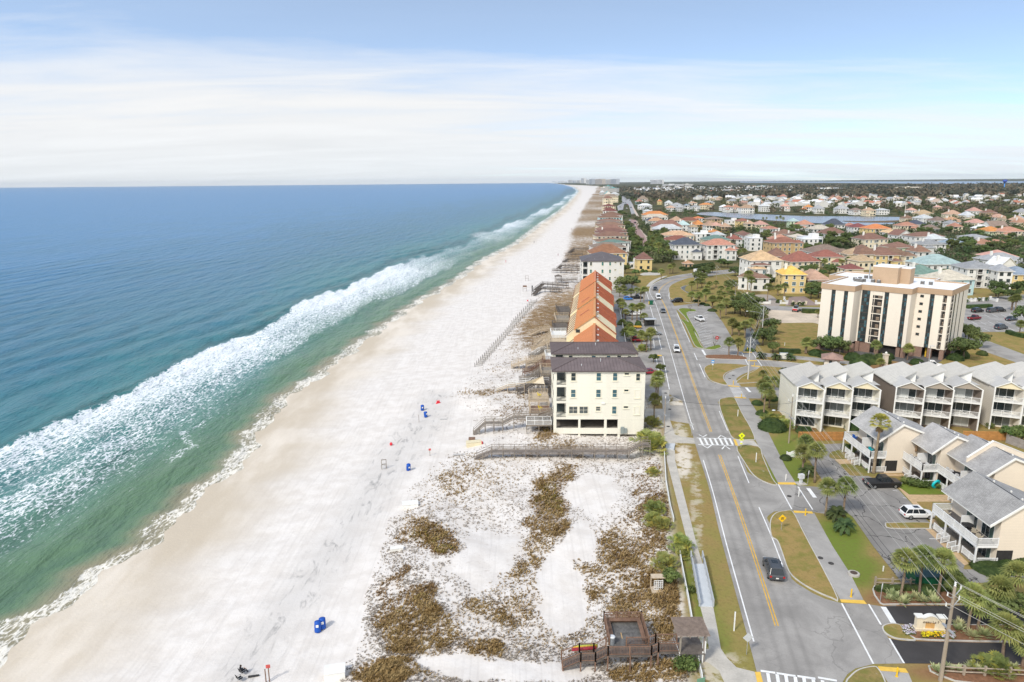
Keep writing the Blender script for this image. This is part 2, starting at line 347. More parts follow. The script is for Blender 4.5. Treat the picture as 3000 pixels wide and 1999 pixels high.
def build_ground():
	ys=[24.0]
	while ys[-1]<26000: ys.append(ys[-1]*1.0150 if ys[-1]<700 else ys[-1]*1.06)
	ys=np.array(ys)
	a=np.concatenate([np.linspace(-3,-1.25,15),np.linspace(-1.2,1.15,470),np.linspace(1.2,1.7,12)])
	Y=np.repeat(ys[:,None],len(a),1); X=(Y+6)*a[None,:]
	Z=height(X,Y); S=Sx(Y); D=Dx(Y); R=Rx(Y)
	fx,fy=projA(X,Y,Z)
	d=X-S
	wet=1-sstep(d+nz(X,Y,.25)*2.0,4,21)
	strk=np.clip(1-pldist(fx,fy,STRK)/(20+fy*.034),0,1)**.7*(fy>900)
	e=X-D
	infield=sstep(e,-5,10)
	base=np.where(fy>1040,.40,.42)+nz(X,Y,.12)*.12
	veg=np.clip(np.maximum(base,ell(fx,fy,VEG,(X,Y))*(.78+.34*nz(X,Y,.7,6.0)))+ell(fx,fy,BARE,(X,Y)),0,1)
	far=sstep(Y,190,260); veg=veg*(1-far)+far*(.72+nz(X,Y,.03)*.3)
	veg=veg*infield
	soil=sstep(X,R-2.5,R+.5)
	green=np.clip(ell(fx,fy,[(1810,1080,50,60,.9),(1930,1250,55,75,.95),(1960,1310,60,40,.9),(1830,1000,45,35,.6),(2110,1130,40,25,1.0),(1800,1030,35,25,.8),(1590,1300,18,90,.7),(1620,1400,25,70,.8),(1650,1480,30,60,.5),(1745,960,40,30,.3),(1840,1290,20,40,.2)]),0,1)
	sandy=np.clip(ell(fx,fy,[(1570,1060,20,40,.8),(1560,930,25,30,.8),(1560,1450,18,90,.7),(1600,1200,14,140,.4),(1600,1480,40,40,.6),(1650,1540,60,40,.5),(1560,1000,20,30,.6)]),0,1)
	mulch=np.clip(ell(fx,fy,[(2090,1375,90,22,1.1),(2200,1490,120,22,1.0),(2250,1545,150,20,.9),(1770,905,60,10,1.2),(1910,860,60,20,.9),(1850,985,30,12,.8),(2010,855,80,16,.9),(1890,800,60,8,.6),(1830,800,40,8,.8),(2080,845,60,14,.8)]),0,1)
	wood=sstep(Y,330,450)*sstep(X-R,2,10)
	me=grid_mesh('ground',X,Y,Z,d>-45,dict(wet=wet,streak=strk,veg=veg,soil=soil,green=green,sandy=sandy,mulch=mulch,wood=wood,far=far),m_ground())
	struct('ground',me)
	# ---------------- sea
	m,nt=new_mat('sea water')
	A=lambda n: nd(nt,'ShaderNodeAttribute',attribute_name=n).outputs['Fac']
	P=nd(nt,'ShaderNodeNewGeometry').outputs['Position']
	def nse(s,det=5,r=.6,sc=(1,1,1),rz=0,dis=0):
		mp=nd(nt,'ShaderNodeMapping',{0:P,'Scale':sc,'Rotation':(0,0,rz)})
		return nd(nt,'ShaderNodeTexNoise',{'Vector':mp,'Scale':s,'Detail':det,'Roughness':r,'Distortion':dis}).outputs[0]
	off=A('off');
	pat=nse(.018,5,.6,(1.4,.5,1),rad(-20))
	t=mth(nt,'ADD',off,mth(nt,'MULTIPLY',mth(nt,'SUBTRACT',pat,.5),.35))
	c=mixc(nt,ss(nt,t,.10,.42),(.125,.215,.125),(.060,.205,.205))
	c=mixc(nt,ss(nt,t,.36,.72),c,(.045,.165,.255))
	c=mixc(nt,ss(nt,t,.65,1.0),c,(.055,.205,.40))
	c=mixc(nt,mth(nt,'MULTIPLY',A('trough_shade'),.55),c,(.026,.075,.070))  # shading of the wave fronts is put into the water colour
	c=mixc(nt,ss(nt,A('silt'),.0,1.0),c,(.30,.26,.17))
	foam=A('foam')
	f1=nse(.95,8,.72,(1.6,.62,1),rad(-24),1.1)
	vor=nd(nt,'ShaderNodeTexVoronoi',{'Vector':nd(nt,'ShaderNodeMapping',{0:nd(nt,'ShaderNodeVectorMath',{0:P,1:nd(nt,'ShaderNodeVectorMath',{0:nd(nt,'ShaderNodeTexNoise',{'Vector':P,'Scale':.35,'Detail':4.0}).outputs[1],'Scale':2.6},operation='SCALE')},operation='ADD'),'Scale':(1.7,.62,1),'Rotation':(0,0,rad(-24))}),'Scale':.75},feature='DISTANCE_TO_EDGE').outputs[0]
	lace=ss(nt,vor,.17,.02)
	fm=mth(nt,'ADD',mth(nt,'MULTIPLY',f1,.72),mth(nt,'MULTIPLY',lace,.08))
	fm=ss(nt,mth(nt,'ADD',mth(nt,'MULTIPLY',mth(nt,'SUBTRACT',fm,.38),1.7),mth(nt,'MULTIPLY',foam,.62)),.30,.50)
	fm=mth(nt,'MULTIPLY',fm,ss(nt,foam,.015,.10))
	fmx=mth(nt,'MULTIPLY',fm,.94)
	fcol=mixc(nt,A('silt'),(.84,.87,.90),(.83,.78,.68))
	c=mixc(nt,fmx,c,fcol)
	fine=nse(.9,5,.65,(1.5,.6,1),rad(-20)); sw=nse(.10,4,.55,(1.7,.45,1),rad(-20))
	bmp=mth(nt,'ADD',mth(nt,'MULTIPLY',fine,.35),mth(nt,'MULTIPLY',sw,2.6))
	fin(nt,c,mth(nt,'ADD',mth(nt,'MULTIPLY',fm,.5),.30),.16,bmp,.9,1.2)
	dd=np.concatenate([[-7,-5,-3.5,-2.5],np.arange(-1.8,95,.75),np.arange(95,330,2.0),330*1.075**np.arange(1,70)]); dd=dd[dd<26000]
	ys2=[24.0]
	while ys2[-1]<26000: ys2.append(ys2[-1]*1.0125 if ys2[-1]<900 else ys2[-1]*1.05)
	ys2=np.array(ys2)
	Y=np.repeat(ys2[:,None],len(dd),1); S0=Sx(Y); Dd=np.repeat(dd[None,:],len(ys2),0)
	X=S0-Dd
	fx,fy=projA(X,Y,np.full_like(X,SEA))
	up=np.interp(fx,[-300,0,130,300,400,480,600,700,800,900,1000,1070,1130,1180,1250,1300,1330],[1120,1030,975,900,842,800,758,690,658,610,580,560,530,508,480,452,438])
	up=up+2.5*np.sin(fx*.09)+2*np.sin(fx*.23+1)
	lo=np.interp(fx,[-300,0,150,300,400,500,600,680,760,850,950,1050,1120,1180,1250,1310],[1290,1165,1090,1000,932,890,842,802,752,702,662,604,575,545,500,458])
	lo=lo+3*np.sin(fx*.05)+2*np.sin(fx*.17+2)
	sh=np.interp(fx,[-330,-150,0,100,190,290,400,500,590,640,740,850,960,1060,1110,1190,1240,1290,1320,1332],[1760,1610,1500,1430,1375,1283,1200,1118,1022,935,862,778,698,640,600,560,520,485,455,440])
	inb=sstep(fy,up-2,up+5)*(1-sstep(fy,lo-5,lo+6))
	gap=1.0
	tt=np.clip((fy-up)/np.maximum(lo-up,4),0,1)
	foam=inb*(.84-.36*tt)*np.clip(.86+.42*nz(X,Y,.03)+.25*nz(X,Y,.011,2.0),np.where(Y>350,.62,.35),1.10)
	lz=np.interp(fx,[-300,0,300,450,590,680,800,950],[.64,.64,.60,.54,.42,.30,.22,.14])
	span=np.maximum(sh-lo,1)
	q=(fy-lo)/span
	lace=np.clip(1-q*1.55,0,1)*lz*(fy>lo-14)
	foam=np.maximum(foam,lace)
	# small whitecap lines on the shoreward swells
	waveph=Dd*.40+nz(X,Y,.045)*3.2+Y*.012
	crest=np.clip(np.sin(waveph),0,1)**6
	caps=crest*sstep(nz(X,Y,.10,2.0),.05,.40)*.60*(fy>lo)*sstep(fx,900,300)
	foam=np.maximum(foam,caps)
	off1=crest*sstep(nz(X,Y,.05,5.0),.60,.8)*.45*(fy<up-4)*(fy>up-40)*sstep(fx,1250,500)
	foam=np.maximum(foam,off1)
	patch=ell(fx,fy,[(1120,541,42,9,.55),(980,600,60,6,.4),(1190,520,40,8,.45),(1060,585,40,6,.4)])
	foam=np.maximum(foam,patch)
	swd=np.where(Y<400,3.2+1.4*nz(X,Y,.2)+1.2*np.sin(Y*.21),3+Y*.004)
	swash=(1-sstep(Dd,swd*.55,swd*1.5))
	foam=np.maximum(foam,np.clip(swash*1.35,0,1)*(.62+.22*nz(X,Y,.35,1.0)))
	silt=(1-sstep(Dd,1.5,9))*.85
	band=(Dd>6)&(Dd<325)&(Y<2500)
	amp=np.exp(-((Dd-45)/45)**2)*.30+.06+.17*(Dd<320)*np.clip(nz(X,Y,.03,4.0)+.5,0,1)
	Zs=SEA+np.where(band,np.sin(waveph)*amp,0)*np.clip(1.4-Y/900,0,1)
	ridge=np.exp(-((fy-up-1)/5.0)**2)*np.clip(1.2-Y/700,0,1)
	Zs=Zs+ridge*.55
	trough_shade=np.clip(np.exp(-((fy-up+7)/7.0)**2)+.55*np.clip(-np.sin(waveph),0,1)**2*(Dd<320)*(Dd>8)*np.clip(nz(X,Y,.028,4.0)+.65,0,1),0,1)
	off=np.clip((sh-fy)/np.maximum(sh-np.where(fx<1250,432,428),30),0,1.2)
	off=np.where(Dd>400,np.maximum(off,.45+np.log10(np.maximum(Dd,1)/400)*.45),off)
	me=grid_mesh('sea',X,Y,Zs,np.ones_like(X,bool),dict(foam=foam,off=off,silt=silt,trough_shade=trough_shade),m)
	struct('sea',me)
build_ground()
# ---------------------------------------------------------------- paved sheets
def dens(pts,n=8):
	"""smooth curve through surveyed points"""
	P=[Vector(p) for p in pts]; o=[]
	for i in range(len(P)-1):
		p0=P[max(i-1,0)];p1=P[i];p2=P[i+1];p3=P[min(i+2,len(P)-1)]
		for k in range(n):
			t=k/n; o.append(.5*((2*p1)+(p2-p0)*t+(2*p0-5*p1+4*p2-p3)*t*t+(3*p1-p0-3*p2+p3)*t**3))
	o.append(P[-1]); return o
def closed(pts,n=5):
	P=[Vector(p) for p in pts]; o=[];N=len(P)
	for i in range(N):
		p0=P[i-1];p1=P[i];p2=P[(i+1)%N];p3=P[(i+2)%N]
		for k in range(n):
			t=k/n; o.append(.5*((2*p1)+(p2-p0)*t+(2*p0-5*p1+4*p2-p3)*t*t+(3*p1-p0-3*p2+p3)*t**3))
	return o
def sheet(name,pts,z,mat,parent=None,kind='structure',rim=.0):
	mb=MB(); mb.prism([(p[0],p[1]) for p in pts],z-.02,z,bottom=False)
	o=mb.build(name,mat,parent)
	if parent is None: o['kind']=kind
	return o
def strip(mb,pts,wd,z,mi=0,wr=None,dash=None):
	pts=[Vector((p[0],p[1],0)) for p in pts]; L=[];Rr=[]
	for i,p in enumerate(pts):
		d=(pts[min(i+1,len(pts)-1)]-pts[max(i-1,0)]).normalized(); n=Vector((-d.y,d.x,0))
		L.append(p+n*wd/2);Rr.append(p-n*wd/2)
	for i in range(len(pts)-1):
		a,b,c,d=L[i],Rr[i],Rr[i+1],L[i+1]
		mb.quad((a.x,a.y,z),(b.x,b.y,z),(c.x,c.y,z),(d.x,d.y,z),mi)
	return mb
def inset(poly,dist):
	n=len(poly); a=sum(poly[i][0]*poly[(i+1)%n][1]-poly[(i+1)%n][0]*poly[i][1] for i in range(n)); s=1 if a>0 else -1
	o=[]
	for i in range(n):
		p0,p1,p2=Vector(poly[i-1][:2]),Vector(poly[i][:2]),Vector(poly[(i+1)%n][:2])
		d=((p1-p0).normalized()+(p2-p1).normalized())
		if d.length<1e-6: o.append((p1.x,p1.y)); continue
		d.normalize(); nn=Vector((-d.y,d.x))*s; q=p1+nn*dist; o.append((q.x,q.y))
	return o
def m_grass(name,base,dry,k):
	m,nt=new_mat(name); P=nd(nt,'ShaderNodeNewGeometry').outputs['Position']
	a=nd(nt,'ShaderNodeTexNoise',{'Vector':P,'Scale':.35,'Detail':5.0,'Roughness':.65}).outputs[0]
	b=nd(nt,'ShaderNodeTexNoise',{'Vector':P,'Scale':3.0,'Detail':5.0,'Roughness':.7}).outputs[0]
	c=mixc(nt,ss(nt,a,k-.1,k+.12),base,dry); c=mixc(nt,mth(nt,'MULTIPLY',ss(nt,b,.5,.7),.55),c,tuple(x*.55 for x in dry))
	c=mixc(nt,mth(nt,'MULTIPLY',ss(nt,nd(nt,'ShaderNodeTexNoise',{'Vector':P,'Scale':.9,'Detail':6.0,'Roughness':.7}).outputs[0],.62,.72),.5),c,(.50,.43,.33))
	fin(nt,c,.95,.1,b,.6,.15); return m
def m_asph(name,col,tracks=False,seam=.25):
	m,nt=new_mat(name); P=nd(nt,'ShaderNodeNewGeometry').outputs['Position']
	a=nd(nt,'ShaderNodeTexNoise',{'Vector':P,'Scale':.16,'Detail':6.0,'Roughness':.62,'Distortion':.4}).outputs[0]
	b=nd(nt,'ShaderNodeTexNoise',{'Vector':P,'Scale':7.0,'Detail':3.0}).outputs[0]
	c=mixc(nt,ss(nt,a,.33,.67),tuple(x*.80 for x in col),tuple(x*1.16 for x in col))
	c=mixc(nt,mth(nt,'MULTIPLY',ss(nt,b,.45,.75),.25),c,tuple(x*.6 for x in col))
	if seam:
		wv=nd(nt,'ShaderNodeVectorMath',{0:P,1:nd(nt,'ShaderNodeVectorMath',{0:nd(nt,'ShaderNodeTexNoise',{'Vector':P,'Scale':.22,'Detail':4.0}).outputs[1],'Scale':7.0},operation='SCALE')},operation='ADD')
		v=nd(nt,'ShaderNodeTexVoronoi',{'Vector':wv,'Scale':.15},feature='DISTANCE_TO_EDGE').outputs[0]
		c=mixc(nt,mth(nt,'MULTIPLY',ss(nt,v,.013,.006),seam),c,tuple(x*.22 for x in col))
	if tracks:
		u=nd(nt,'ShaderNodeAttribute',attribute_name='across').outputs['Fac']
		t=None
		for q in (.20,.39,.61,.80):
			e=ss(nt,mth(nt,'ABSOLUTE',mth(nt,'SUBTRACT',u,q)),.085,.0); t=e if t is None else mth(nt,'ADD',t,e)
		st=nd(nt,'ShaderNodeTexNoise',{'Vector':nd(nt,'ShaderNodeCombineXYZ',{0:mth(nt,'MULTIPLY',u,9.0),1:mth(nt,'MULTIPLY',nd(nt,'ShaderNodeAttribute',attribute_name='along').outputs['Fac'],.05),2:0.0}),'Scale':1.0,'Detail':5.0}).outputs[0]
		c=mixc(nt,mth(nt,'MULTIPLY',mth(nt,'MULTIPLY',t,ss(nt,st,.25,.7)),.42),c,tuple(x*.55 for x in col))
	fin(nt,c,.9,.2,b,.2,.02); return m
ASPH=m_asph('road asphalt',(.325,.308,.288),True,.12); ASPH2=m_asph('apron asphalt',(.335,.318,.298),False,.25); LOT=m_asph('cracked lot asphalt',(.27,.256,.24),False,1.0)
BLACK=m_asph('fresh black asphalt',(.062,.058,.058),False,0); BIKE=m_asph('path asphalt',(.36,.343,.322),False,0); BIKED=m_asph('old path asphalt',(.15,.16,.165),False,0)
CONC=M('concrete',(.50,.47,.42),.18,.5,.9,world=True); KERB=M('kerb concrete',(.52,.50,.46),.2,.8,.9,world=True)
PAVER=M('brick paving',(.55,.39,.23),.2,2.0,.9,world=True); PINK=M('pink paver road',(.36,.235,.215),.15,.4,.9,world=True)
SANDY=M('graded sandy soil',(.60,.50,.39),.22,.12,.95,world=True); DRIVE=M('driveway paving',(.36,.31,.265),.12,.3,.9,world=True)
WHITE=M('road paint white',(.80,.80,.79),.14,1.2,.7,world=True); YEL=M('road paint yellow',(.68,.40,.055),.22,1.2,.7,world=True); TACT=M('tactile yellow',(.78,.50,.09),.1,2,.7,world=True)
GR_DRY=m_grass('dry verge grass',(.22,.20,.055),(.33,.235,.09),.46); GR_GRN=m_grass('watered lawn grass',(.155,.21,.035),(.23,.22,.06),.58); GR_DARK=m_grass('patchy verge grass',(.185,.18,.05),(.29,.215,.085),.5)
MULCH=M('bark mulch',(.235,.12,.065),.35,3,.95,world=True,bump=.5)
def road():
	L=[F(1790,1700),F(1741,1508),F(1670,1254),F(1635,1120),F(1599,1005),F(1576,932),F(1534,784),F(1507,700),F(1493,672),F(1500,655),F(1530,640),F(1568,631.5),F(1630,624.5),F(1700,618)]
	Rr=[F(1935,1700),F(1872,1508),F(1781,1255),F(1737,1150),F(1676,1001),F(1647,932),F(1591,800),F(1552,712),F(1537,682),F(1543,664),F(1565,649),F(1600,640),F(1645,632),F(1715,624)]
	L,Rr=dens(L,8),dens(Rr,8); L=L[::-1];Rr=Rr[::-1]
	L=L[::-1];Rr=Rr[::-1]; n=len(L)
	vs=[];al=[0.0]
	for i in range(n):
		dv=(L[i]-Rr[i]).normalized(); vs+=[L[i]+dv*.55,Rr[i]-dv*.55]
		if i: al.append(al[-1]+((L[i]+Rr[i])/2-(L[i-1]+Rr[i-1])/2).length)
	K=12; V=[];ac=[];lo=[];Fs=[]
	for i in range(n):
		for k in range(K+1):
			p=vs[2*i].lerp(vs[2*i+1],k/K); V.append((p.x,p.y,.045)); ac.append(k/K); lo.append(al[i])
	for i in range(n-1):
		for k in range(K): q=i*(K+1)+k; Fs.append((q,q+1,q+K+2,q+K+1))
	me=bpy.data.meshes.new('road'); me.from_pydata(V,[],Fs); me.materials.append(ASPH)
	for nm,a in(('across',ac),('along',lo)):
		at=me.attributes.new(nm,'FLOAT','POINT'); at.data.foreach_set('value',a)
	me.flip_normals() if me.polygons[0].normal.z<0 else None
	r=struct('road',me)
	C=[(a+b)/2 for a,b in zip(L,Rr)]
	def cut(pts,y0,y1): return [p for p in pts if y0<=p.y<=y1]
	mb=MB()
	ya=F(1680,1035).y; yb=F(1750,1440).y
	for (a,b) in ((yb,ya-.8),(F(1660,1002).y+1.2,1e9)):
		for s in (-.17,.17):
			pts=[c+(l-rr).normalized()*s for c,l,rr in zip(C,L,Rr) if a<=c.y<=b]; strip(mb,pts,.14,.053)
	mb.build('centre_line',YEL,r)
	mb=MB(); cw0,cw1=F(1640,1045).y,F(1640,997).y
	lw=[p for p in L if p.y<cw0-.5 and p.y>F(0,1515).y]; strip(mb,lw,.16,.053)
	lw=[p for p in L if p.y>cw1+.5]; strip(mb,lw,.16,.053)
	rw=Rr; gates=[(F(1801,1309).y,F(1740,1150).y),(F(1725,1120).y,cw0-.5),(cw1+.5,F(1650,935).y),(F(1618,865).y,F(1600,830).y),(F(1588,798).y,F(1553,716).y),(F(1541,690).y,1e9)]
	for a,b in gates:
		q=[p for p in rw if a<=p.y<=b]
		if len(q)>1: strip(mb,q,.16,.053)
	mb.build('edge_line',WHITE,r)
	return r,L,Rr
ROAD,RL,RR=road()
# aprons, side streets, lots
sheet('side_street',zD.L([(1270,200),(1340,212),(1510,190),(1640,235),(1900,250),(2353,292),(2700,330),(2700,430),(2353,395),(2150,380),(1850,362),(1730,352),(1440,342),(1375,362),(1350,400),(1310,330)]),.025,ASPH2)
sheet('side_street',zD.L([(1370,465),(1430,500),(1560,528),(1670,540),(2070,550),(2300,560),(2300,650),(2070,645),(1740,640),(1620,630),(1530,638),(1480,670),(1458,705),(1420,620)]),.025,ASPH2)
sheet('junction',zA.L([(-60,520),(0,560),(60,600),(230,640),(390,655),(590,670),(620,662),(640,900),(540,885),(360,870),(200,880),(150,915),(110,980),(115,1090),(60,950)]),.028,ASPH2)
sheet('junction',zB.L([(285,200),(330,270),(400,330),(530,410),(640,460),(770,495),(1000,505),(1130,525),(1250,515),(1250,672),(1125,690),(1180,790),(1330,1015),(1060,1020),(900,1060),(830,1110),(790,1176),(770,1400),(300,1400),(220,700)]),.028,ASPH2)
sheet('driveway',zB.L([(1120,524),(1730,519),(2353,524),(2800,530),(2800,690),(2353,690),(1420,682),(1250,672)]),.034,BLACK)
sheet('driveway',zB.L([(1180,800),(1300,822),(1950,838),(2353,843),(2800,846),(2800,1030),(2353,1024),(1330,1016)]),.034,BLACK)
LOTP=zA.L([(495,330),(560,303),(815,293),(800,352),(700,362),(685,395),(830,545),(880,573),(1000,570),(1270,690),(1420,850),(1560,1000),(1720,1176)])+zB.L([(1790,60),(1850,140),(1830,205),(2353,215),(2700,215),(2700,335),(1890,320),(1300,320),(1050,0)])+zA.L([(880,930),(820,880),(540,885),(360,872),(390,655),(590,670),(622,620),(490,420)])
sheet('parking_lot',LOTP,.036,LOT)
sheet('parking_lot',F.L([(1395,655),(1440,650),(1496,672),(1508,700),(1538,790),(1574,925),(1532,903),(1524,906),(1490,932),(1478,900),(1462,800),(1425,720)]),.026,ASPH2)
sheet('parking_lot',F.L([(1546,704),(1600,697),(1632,703),(1660,740),(1690,790),(1700,820),(1655,817),(1645,797),(1618,800),(1596,765),(1578,733)]),.026,ASPH2)
sheet('parking_lot',z8.L([(1640,835),(1690,735),(2353,722),(2800,720),(2800,1060),(2160,1070),(1740,1072),(1630,1045)]),.026,ASPH2)
sheet('side_street',z8.L([(1600,700),(2353,640),(2900,600),(2900,720),(2353,722),(1640,745)]),.022,ASPH2)
sheet('side_street',z7.L([(540,700),(620,690),(700,742),(960,765),(1300,780),(1570,788),(1800,795),(1800,850),(1570,842),(1370,832),(1000,817),(880,800),(640,760)]),.022,ASPH2)
sheet('side_street',zE.L([(1790,345),(1900,385),(2353,555),(2800,720),(2800,830),(2353,648),(1990,522),(1800,410)]),.022,ASPH2)
sheet('paver_street',w7.L([(1300,20),(1440,40),(1485,200),(1565,300),(1645,420),(1735,640),(1700,760),(1520,700),(1475,480),(1372,300),(1320,150)]),.022,PINK)
sheet('driveway',w7.L([(1440,60),(1470,60),(1600,330),(1700,420),(1760,560),(1730,640),(1645,420),(1565,300),(1485,200)]),.026,M('pale paving',(.50,.42,.34),.2,.4,.9,world=True))
sheet('highway',w1.L([(1712,300),(1770,305),(1830,380),(1900,470),(2000,640),(2060,840),(1960,850),(1900,640),(1840,600),(1790,620),(1760,780),(1660,790),(1630,660),(1740,600),(1740,430)]),.022,m_asph('far asphalt',(.36,.36,.37),False,0))
sheet('highway',w1.L([(1930,560),(1950,600),(2080,800),(2140,900),(2080,900),(2030,800)]),.024,M('pale walkway',(.55,.46,.38),.1,.2,.9,world=True))
sheet('bare_lot',closed(z7.L([(900,835),(1000,820),(1280,822),(1420,860),(1570,865),(1600,990),(1500,965),(1250,968),(1100,985),(960,1000),(890,930)]),4),.020,SANDY)
sheet('driveway',closed(z7.L([(800,655),(900,640),(1010,648),(1080,700),(1110,768),(940,764),(905,700)]),4),.024,DRIVE)
sheet('driveway',z7.L([(1225,668),(1400,660),(1480,710),(1570,765),(1180,768)]),.024,M('red paving',(.30,.225,.20),.12,.3,.9,world=True))
sheet('driveway',closed(z6.L([(1480,400),(1560,385),(1700,392),(1690,415),(1560,425),(1480,415)]),4),.020,CONC)
# walks and paths
sheet('bike_path',dens(zB.L([(1170,1176),(1130,1060),(1095,1045)]),3)[:0]+zB.L([(365-0,-300),(520,0),(620,190),(770,470),(970,470),(860,250),(700,0),(545,-280)]),.030,BIKE)
sheet('bike_path',zA.L([(0,190),(-190,-210),(-95,-212),(100,100),(300,500),(392,642),(232,632),(110,400)]),.030,BIKE)
sheet('bike_path',zD.L([(1640,640),(1740,640),(1850,830),(2050,1210),(2140,1390),(2050,1390),(1915,1215),(1760,870)]),.031,BIKE)
sheet('bike_path',closed(zD.L([(1562,530),(1665,540),(1652,500),(1640,470),(1700,430),(1790,395),(1848,365),(1720,358),(1640,390),(1556,428),(1535,470)]),3),.031,BIKE)
sheet('bike_path',zD.L([(1690,240),(1815,245),(1800,225),(1830,120),(1750,0),(1730,-40),(1700,-30),(1702,0),(1722,150),(1700,225)]),.031,BIKED)
sheet('bike_path',w6.L([(1050,1176),(1095,1050),(1055,850),(1045,720),(1085,720),(1250,900),(1320,1060),(1400,1176)]),.033,BIKED)
sheet('bike_path',closed(z7.L([(-20,560),(60,520),(30,560),(30,600),(80,615),(20,630),(-40,600)]),3),.03,BIKED)
sheet('bike_path',zB.L([(1095,1045),(1355,1095),(1420,1250),(1500,1400),(1330,1400),(1180,1180)]),.030,BIKE)
sheet('sidewalk',zD.L([(995,570),(1060,570),(1068,830),(1110,950),(1160,970),(1292,985),(1298,1032),(1110,1022),(1108,1060),(1030,1045),(1000,1000),(1017,950)]),.030,CONC)
sheet('sidewalk',zD.L([(1060,700),(1195,700),(1235,790),(1275,865),(1120,840),(1068,830)]),.027,M('old concrete',(.42,.39,.35),.2,.3,.9,world=True))
sheet('sidewalk',zD.L([(850,730),(1020,730),(1020,900),(950,870),(850,800)]),.024,CONC)
sheet('sidewalk',zD.L([(1612,995),(1790,1005),(1835,1055),(1640,1050)]),.028,CONC)
sheet('sidewalk',[*zD.L([(1040,1176),(1032,1045),(1108,1045),(1112,1176)]),*zC.L([(1300,0),(1357,182),(1262,182),(1225,0)])],.030,CONC)
sheet('sidewalk',zC.L([(1328,530),(1385,740),(1402,890),(1322,905),(1315,985),(1400,1012),(1490,1080),(1545,1200),(1545,1400),(1950,1400),(1880,1176),(1855,1100),(1800,1090),(1640,1050),(1560,970),(1506,890),(1480,740),(1440,530)]),.030,CONC)
sheet('walkway',zA.L([(720,430),(905,428),(945,470),(772,472)]),.040,PAVER)
sheet('walkway',zA.L([(1105,550),(1310,556),(1330,575),(1130,575)]),.040,PAVER)
sheet('walkway',zA.L([(1262,668),(1300,688),(1365,735),(1690,738),(1728,795),(1425,797),(1480,850),(1560,925),(1600,970),(1640,1030),(1570,1000),(1540,960),(1425,850)]),.042,PAVER)
sheet('walkway',zA.L([(1505,1030),(1562,1028),(1720,1176),(1880,1330),(1840,1345),(1650,1176)]),.042,PAVER)
# kerbed islands: kerb ring with grass or mulch top
def island(name,pts,mat,n=4,kw=.16,h=.13,smooth=True):
	poly=[(p.x,p.y) for p in (closed(pts,n) if smooth else pts)]
	mb=MB(); mb.prism(poly,0.0,h,0,bottom=False)
	o=mb.build('kerb',KERB); o['kind']='structure'
	mb=MB(); mb.prism(inset(poly,kw),h-.02,h+.025,0,bottom=False)
	t=mb.build(name,mat); t['kind']='structure'
	return poly
island('grass_verge',zA.L([(362,884),(285,878),(215,895),(172,940),(160,1010),(175,1100)])+zB.L([(222,-40),(262,60),(322,225),(420,320),(560,400),(690,455),(752,462),(620,195),(515,0)])+zA.L([(440,1030)]),GR_DRY,3)
island('grass_island',zB.L([(1130,700),(1150,755),(1230,800),(1310,815),(1420,820),(1330,750),(1290,690),(1200,675)]),GR_DRY,4)
island('planting_bed',zB.L([(1290,690),(1330,760),(1420,812),(1560,822),(1950,832),(2353,838),(2900,845),(2900,690),(2353,688),(1420,684)]),MULCH,3,smooth=False)
island('grass_island',zB.L([(850,1130),(930,1070),(1060,1045),(1110,1080),(1150,1150),(1180,1250),(1200,1400),(1000,1420),(820,1400),(810,1200)]),GR_DARK,4)
island('planting_bed',zB.L([(1045,380),(1060,430),(1110,500),(1140,514),(1250,512),(1700,512),(1900,512),(2353,515),(2900,520),(2900,440),(1900,420),(1700,330),(1300,330),(1060,350)]),MULCH,3,smooth=False)
island('planting_bed',zB.L([(1525,1040),(1540,1085),(1600,1115),(1760,1176),(2400,1250),(2900,1250),(2900,1035),(2000,1028)]),MULCH,3,smooth=False)
island('grass_verge',zD.L([(1490,660),(1530,640),(1600,632),(1632,650),(1690,770),(1760,890),(1800,990),(1760,1000),(1615,990),(1560,900),(1500,740)]),GR_DARK,4)
island('grass_verge',zD.L([(1640,1056),(1830,1060),(1870,1150),(1950,1330),(1990,1390),(1900,1372),(1790,1310),(1710,1200)]),GR_DARK,3)
island('grass_verge',zD.L([(1360,380),(1440,345),(1600,345),(1735,360),(1640,388),(1550,425),(1530,470),(1560,528),(1430,495),(1385,450)]),GR_DRY,4)
island('grass_verge',zD.L([(1660,480),(1720,440),(1800,400),(1860,365),(2000,375),(2200,400),(2100,480),(1860,500),(1650,512)]),GR_DRY,3)
island('planting_bed',zD.L([(1368,285),(1400,268),(1600,268),(1715,285),(1722,306),(1560,305),(1400,298)]),MULCH,4)
island('grass_island',zD.L([(1812,290),(1900,286),(2100,300),(2353,326),(2600,350),(2500,366),(2353,358),(1990,322),(1820,310)]),GR_DRY,3)
island('grass_verge',zD.L([(1190,0),(1160,-40),(1240,-5),(1340,190),(1400,200),(1480,180),(1510,200),(1440,222),(1350,212),(1280,185),(1230,80)]),GR_GRN,4)
island('grass_verge',z6.L([(1800,570),(1850,520),(2000,460),(2100,450),(2060,520),(1940,560),(2010,620),(2060,640),(2090,740),(1830,690),(1810,640)]),GR_DRY,3)
island('grass_verge',z6.L([(1915,810),(1980,800),(2100,815),(2110,835),(2010,850),(2060,960),(2140,1100),(2170,1190),(2100,1080),(2000,920),(1930,840)]),GR_GRN,3)
island('grass_island',zA.L([(1155,990),(1200,980),(1540,980),(1560,1030),(1500,1032),(1200,1030)]),GR_DRY,3)
sheet('lawn',closed(zE.L([(140,300),(300,285),(575,300),(560,440),(540,520),(470,545),(300,500),(170,440),(190,370)]),4),.024,GR_DRY)
sheet('lawn',closed(zE.L([(1850,370),(2100,400),(2353,430),(2700,480),(2700,700),(2353,545),(2050,420)]),3),.026,GR_DRY)
sheet('lawn',closed(zE.L([(1780,430),(1990,520),(2353,655),(2500,700),(2300,690),(1950,665),(1700,630)]),3),.026,GR_DRY)
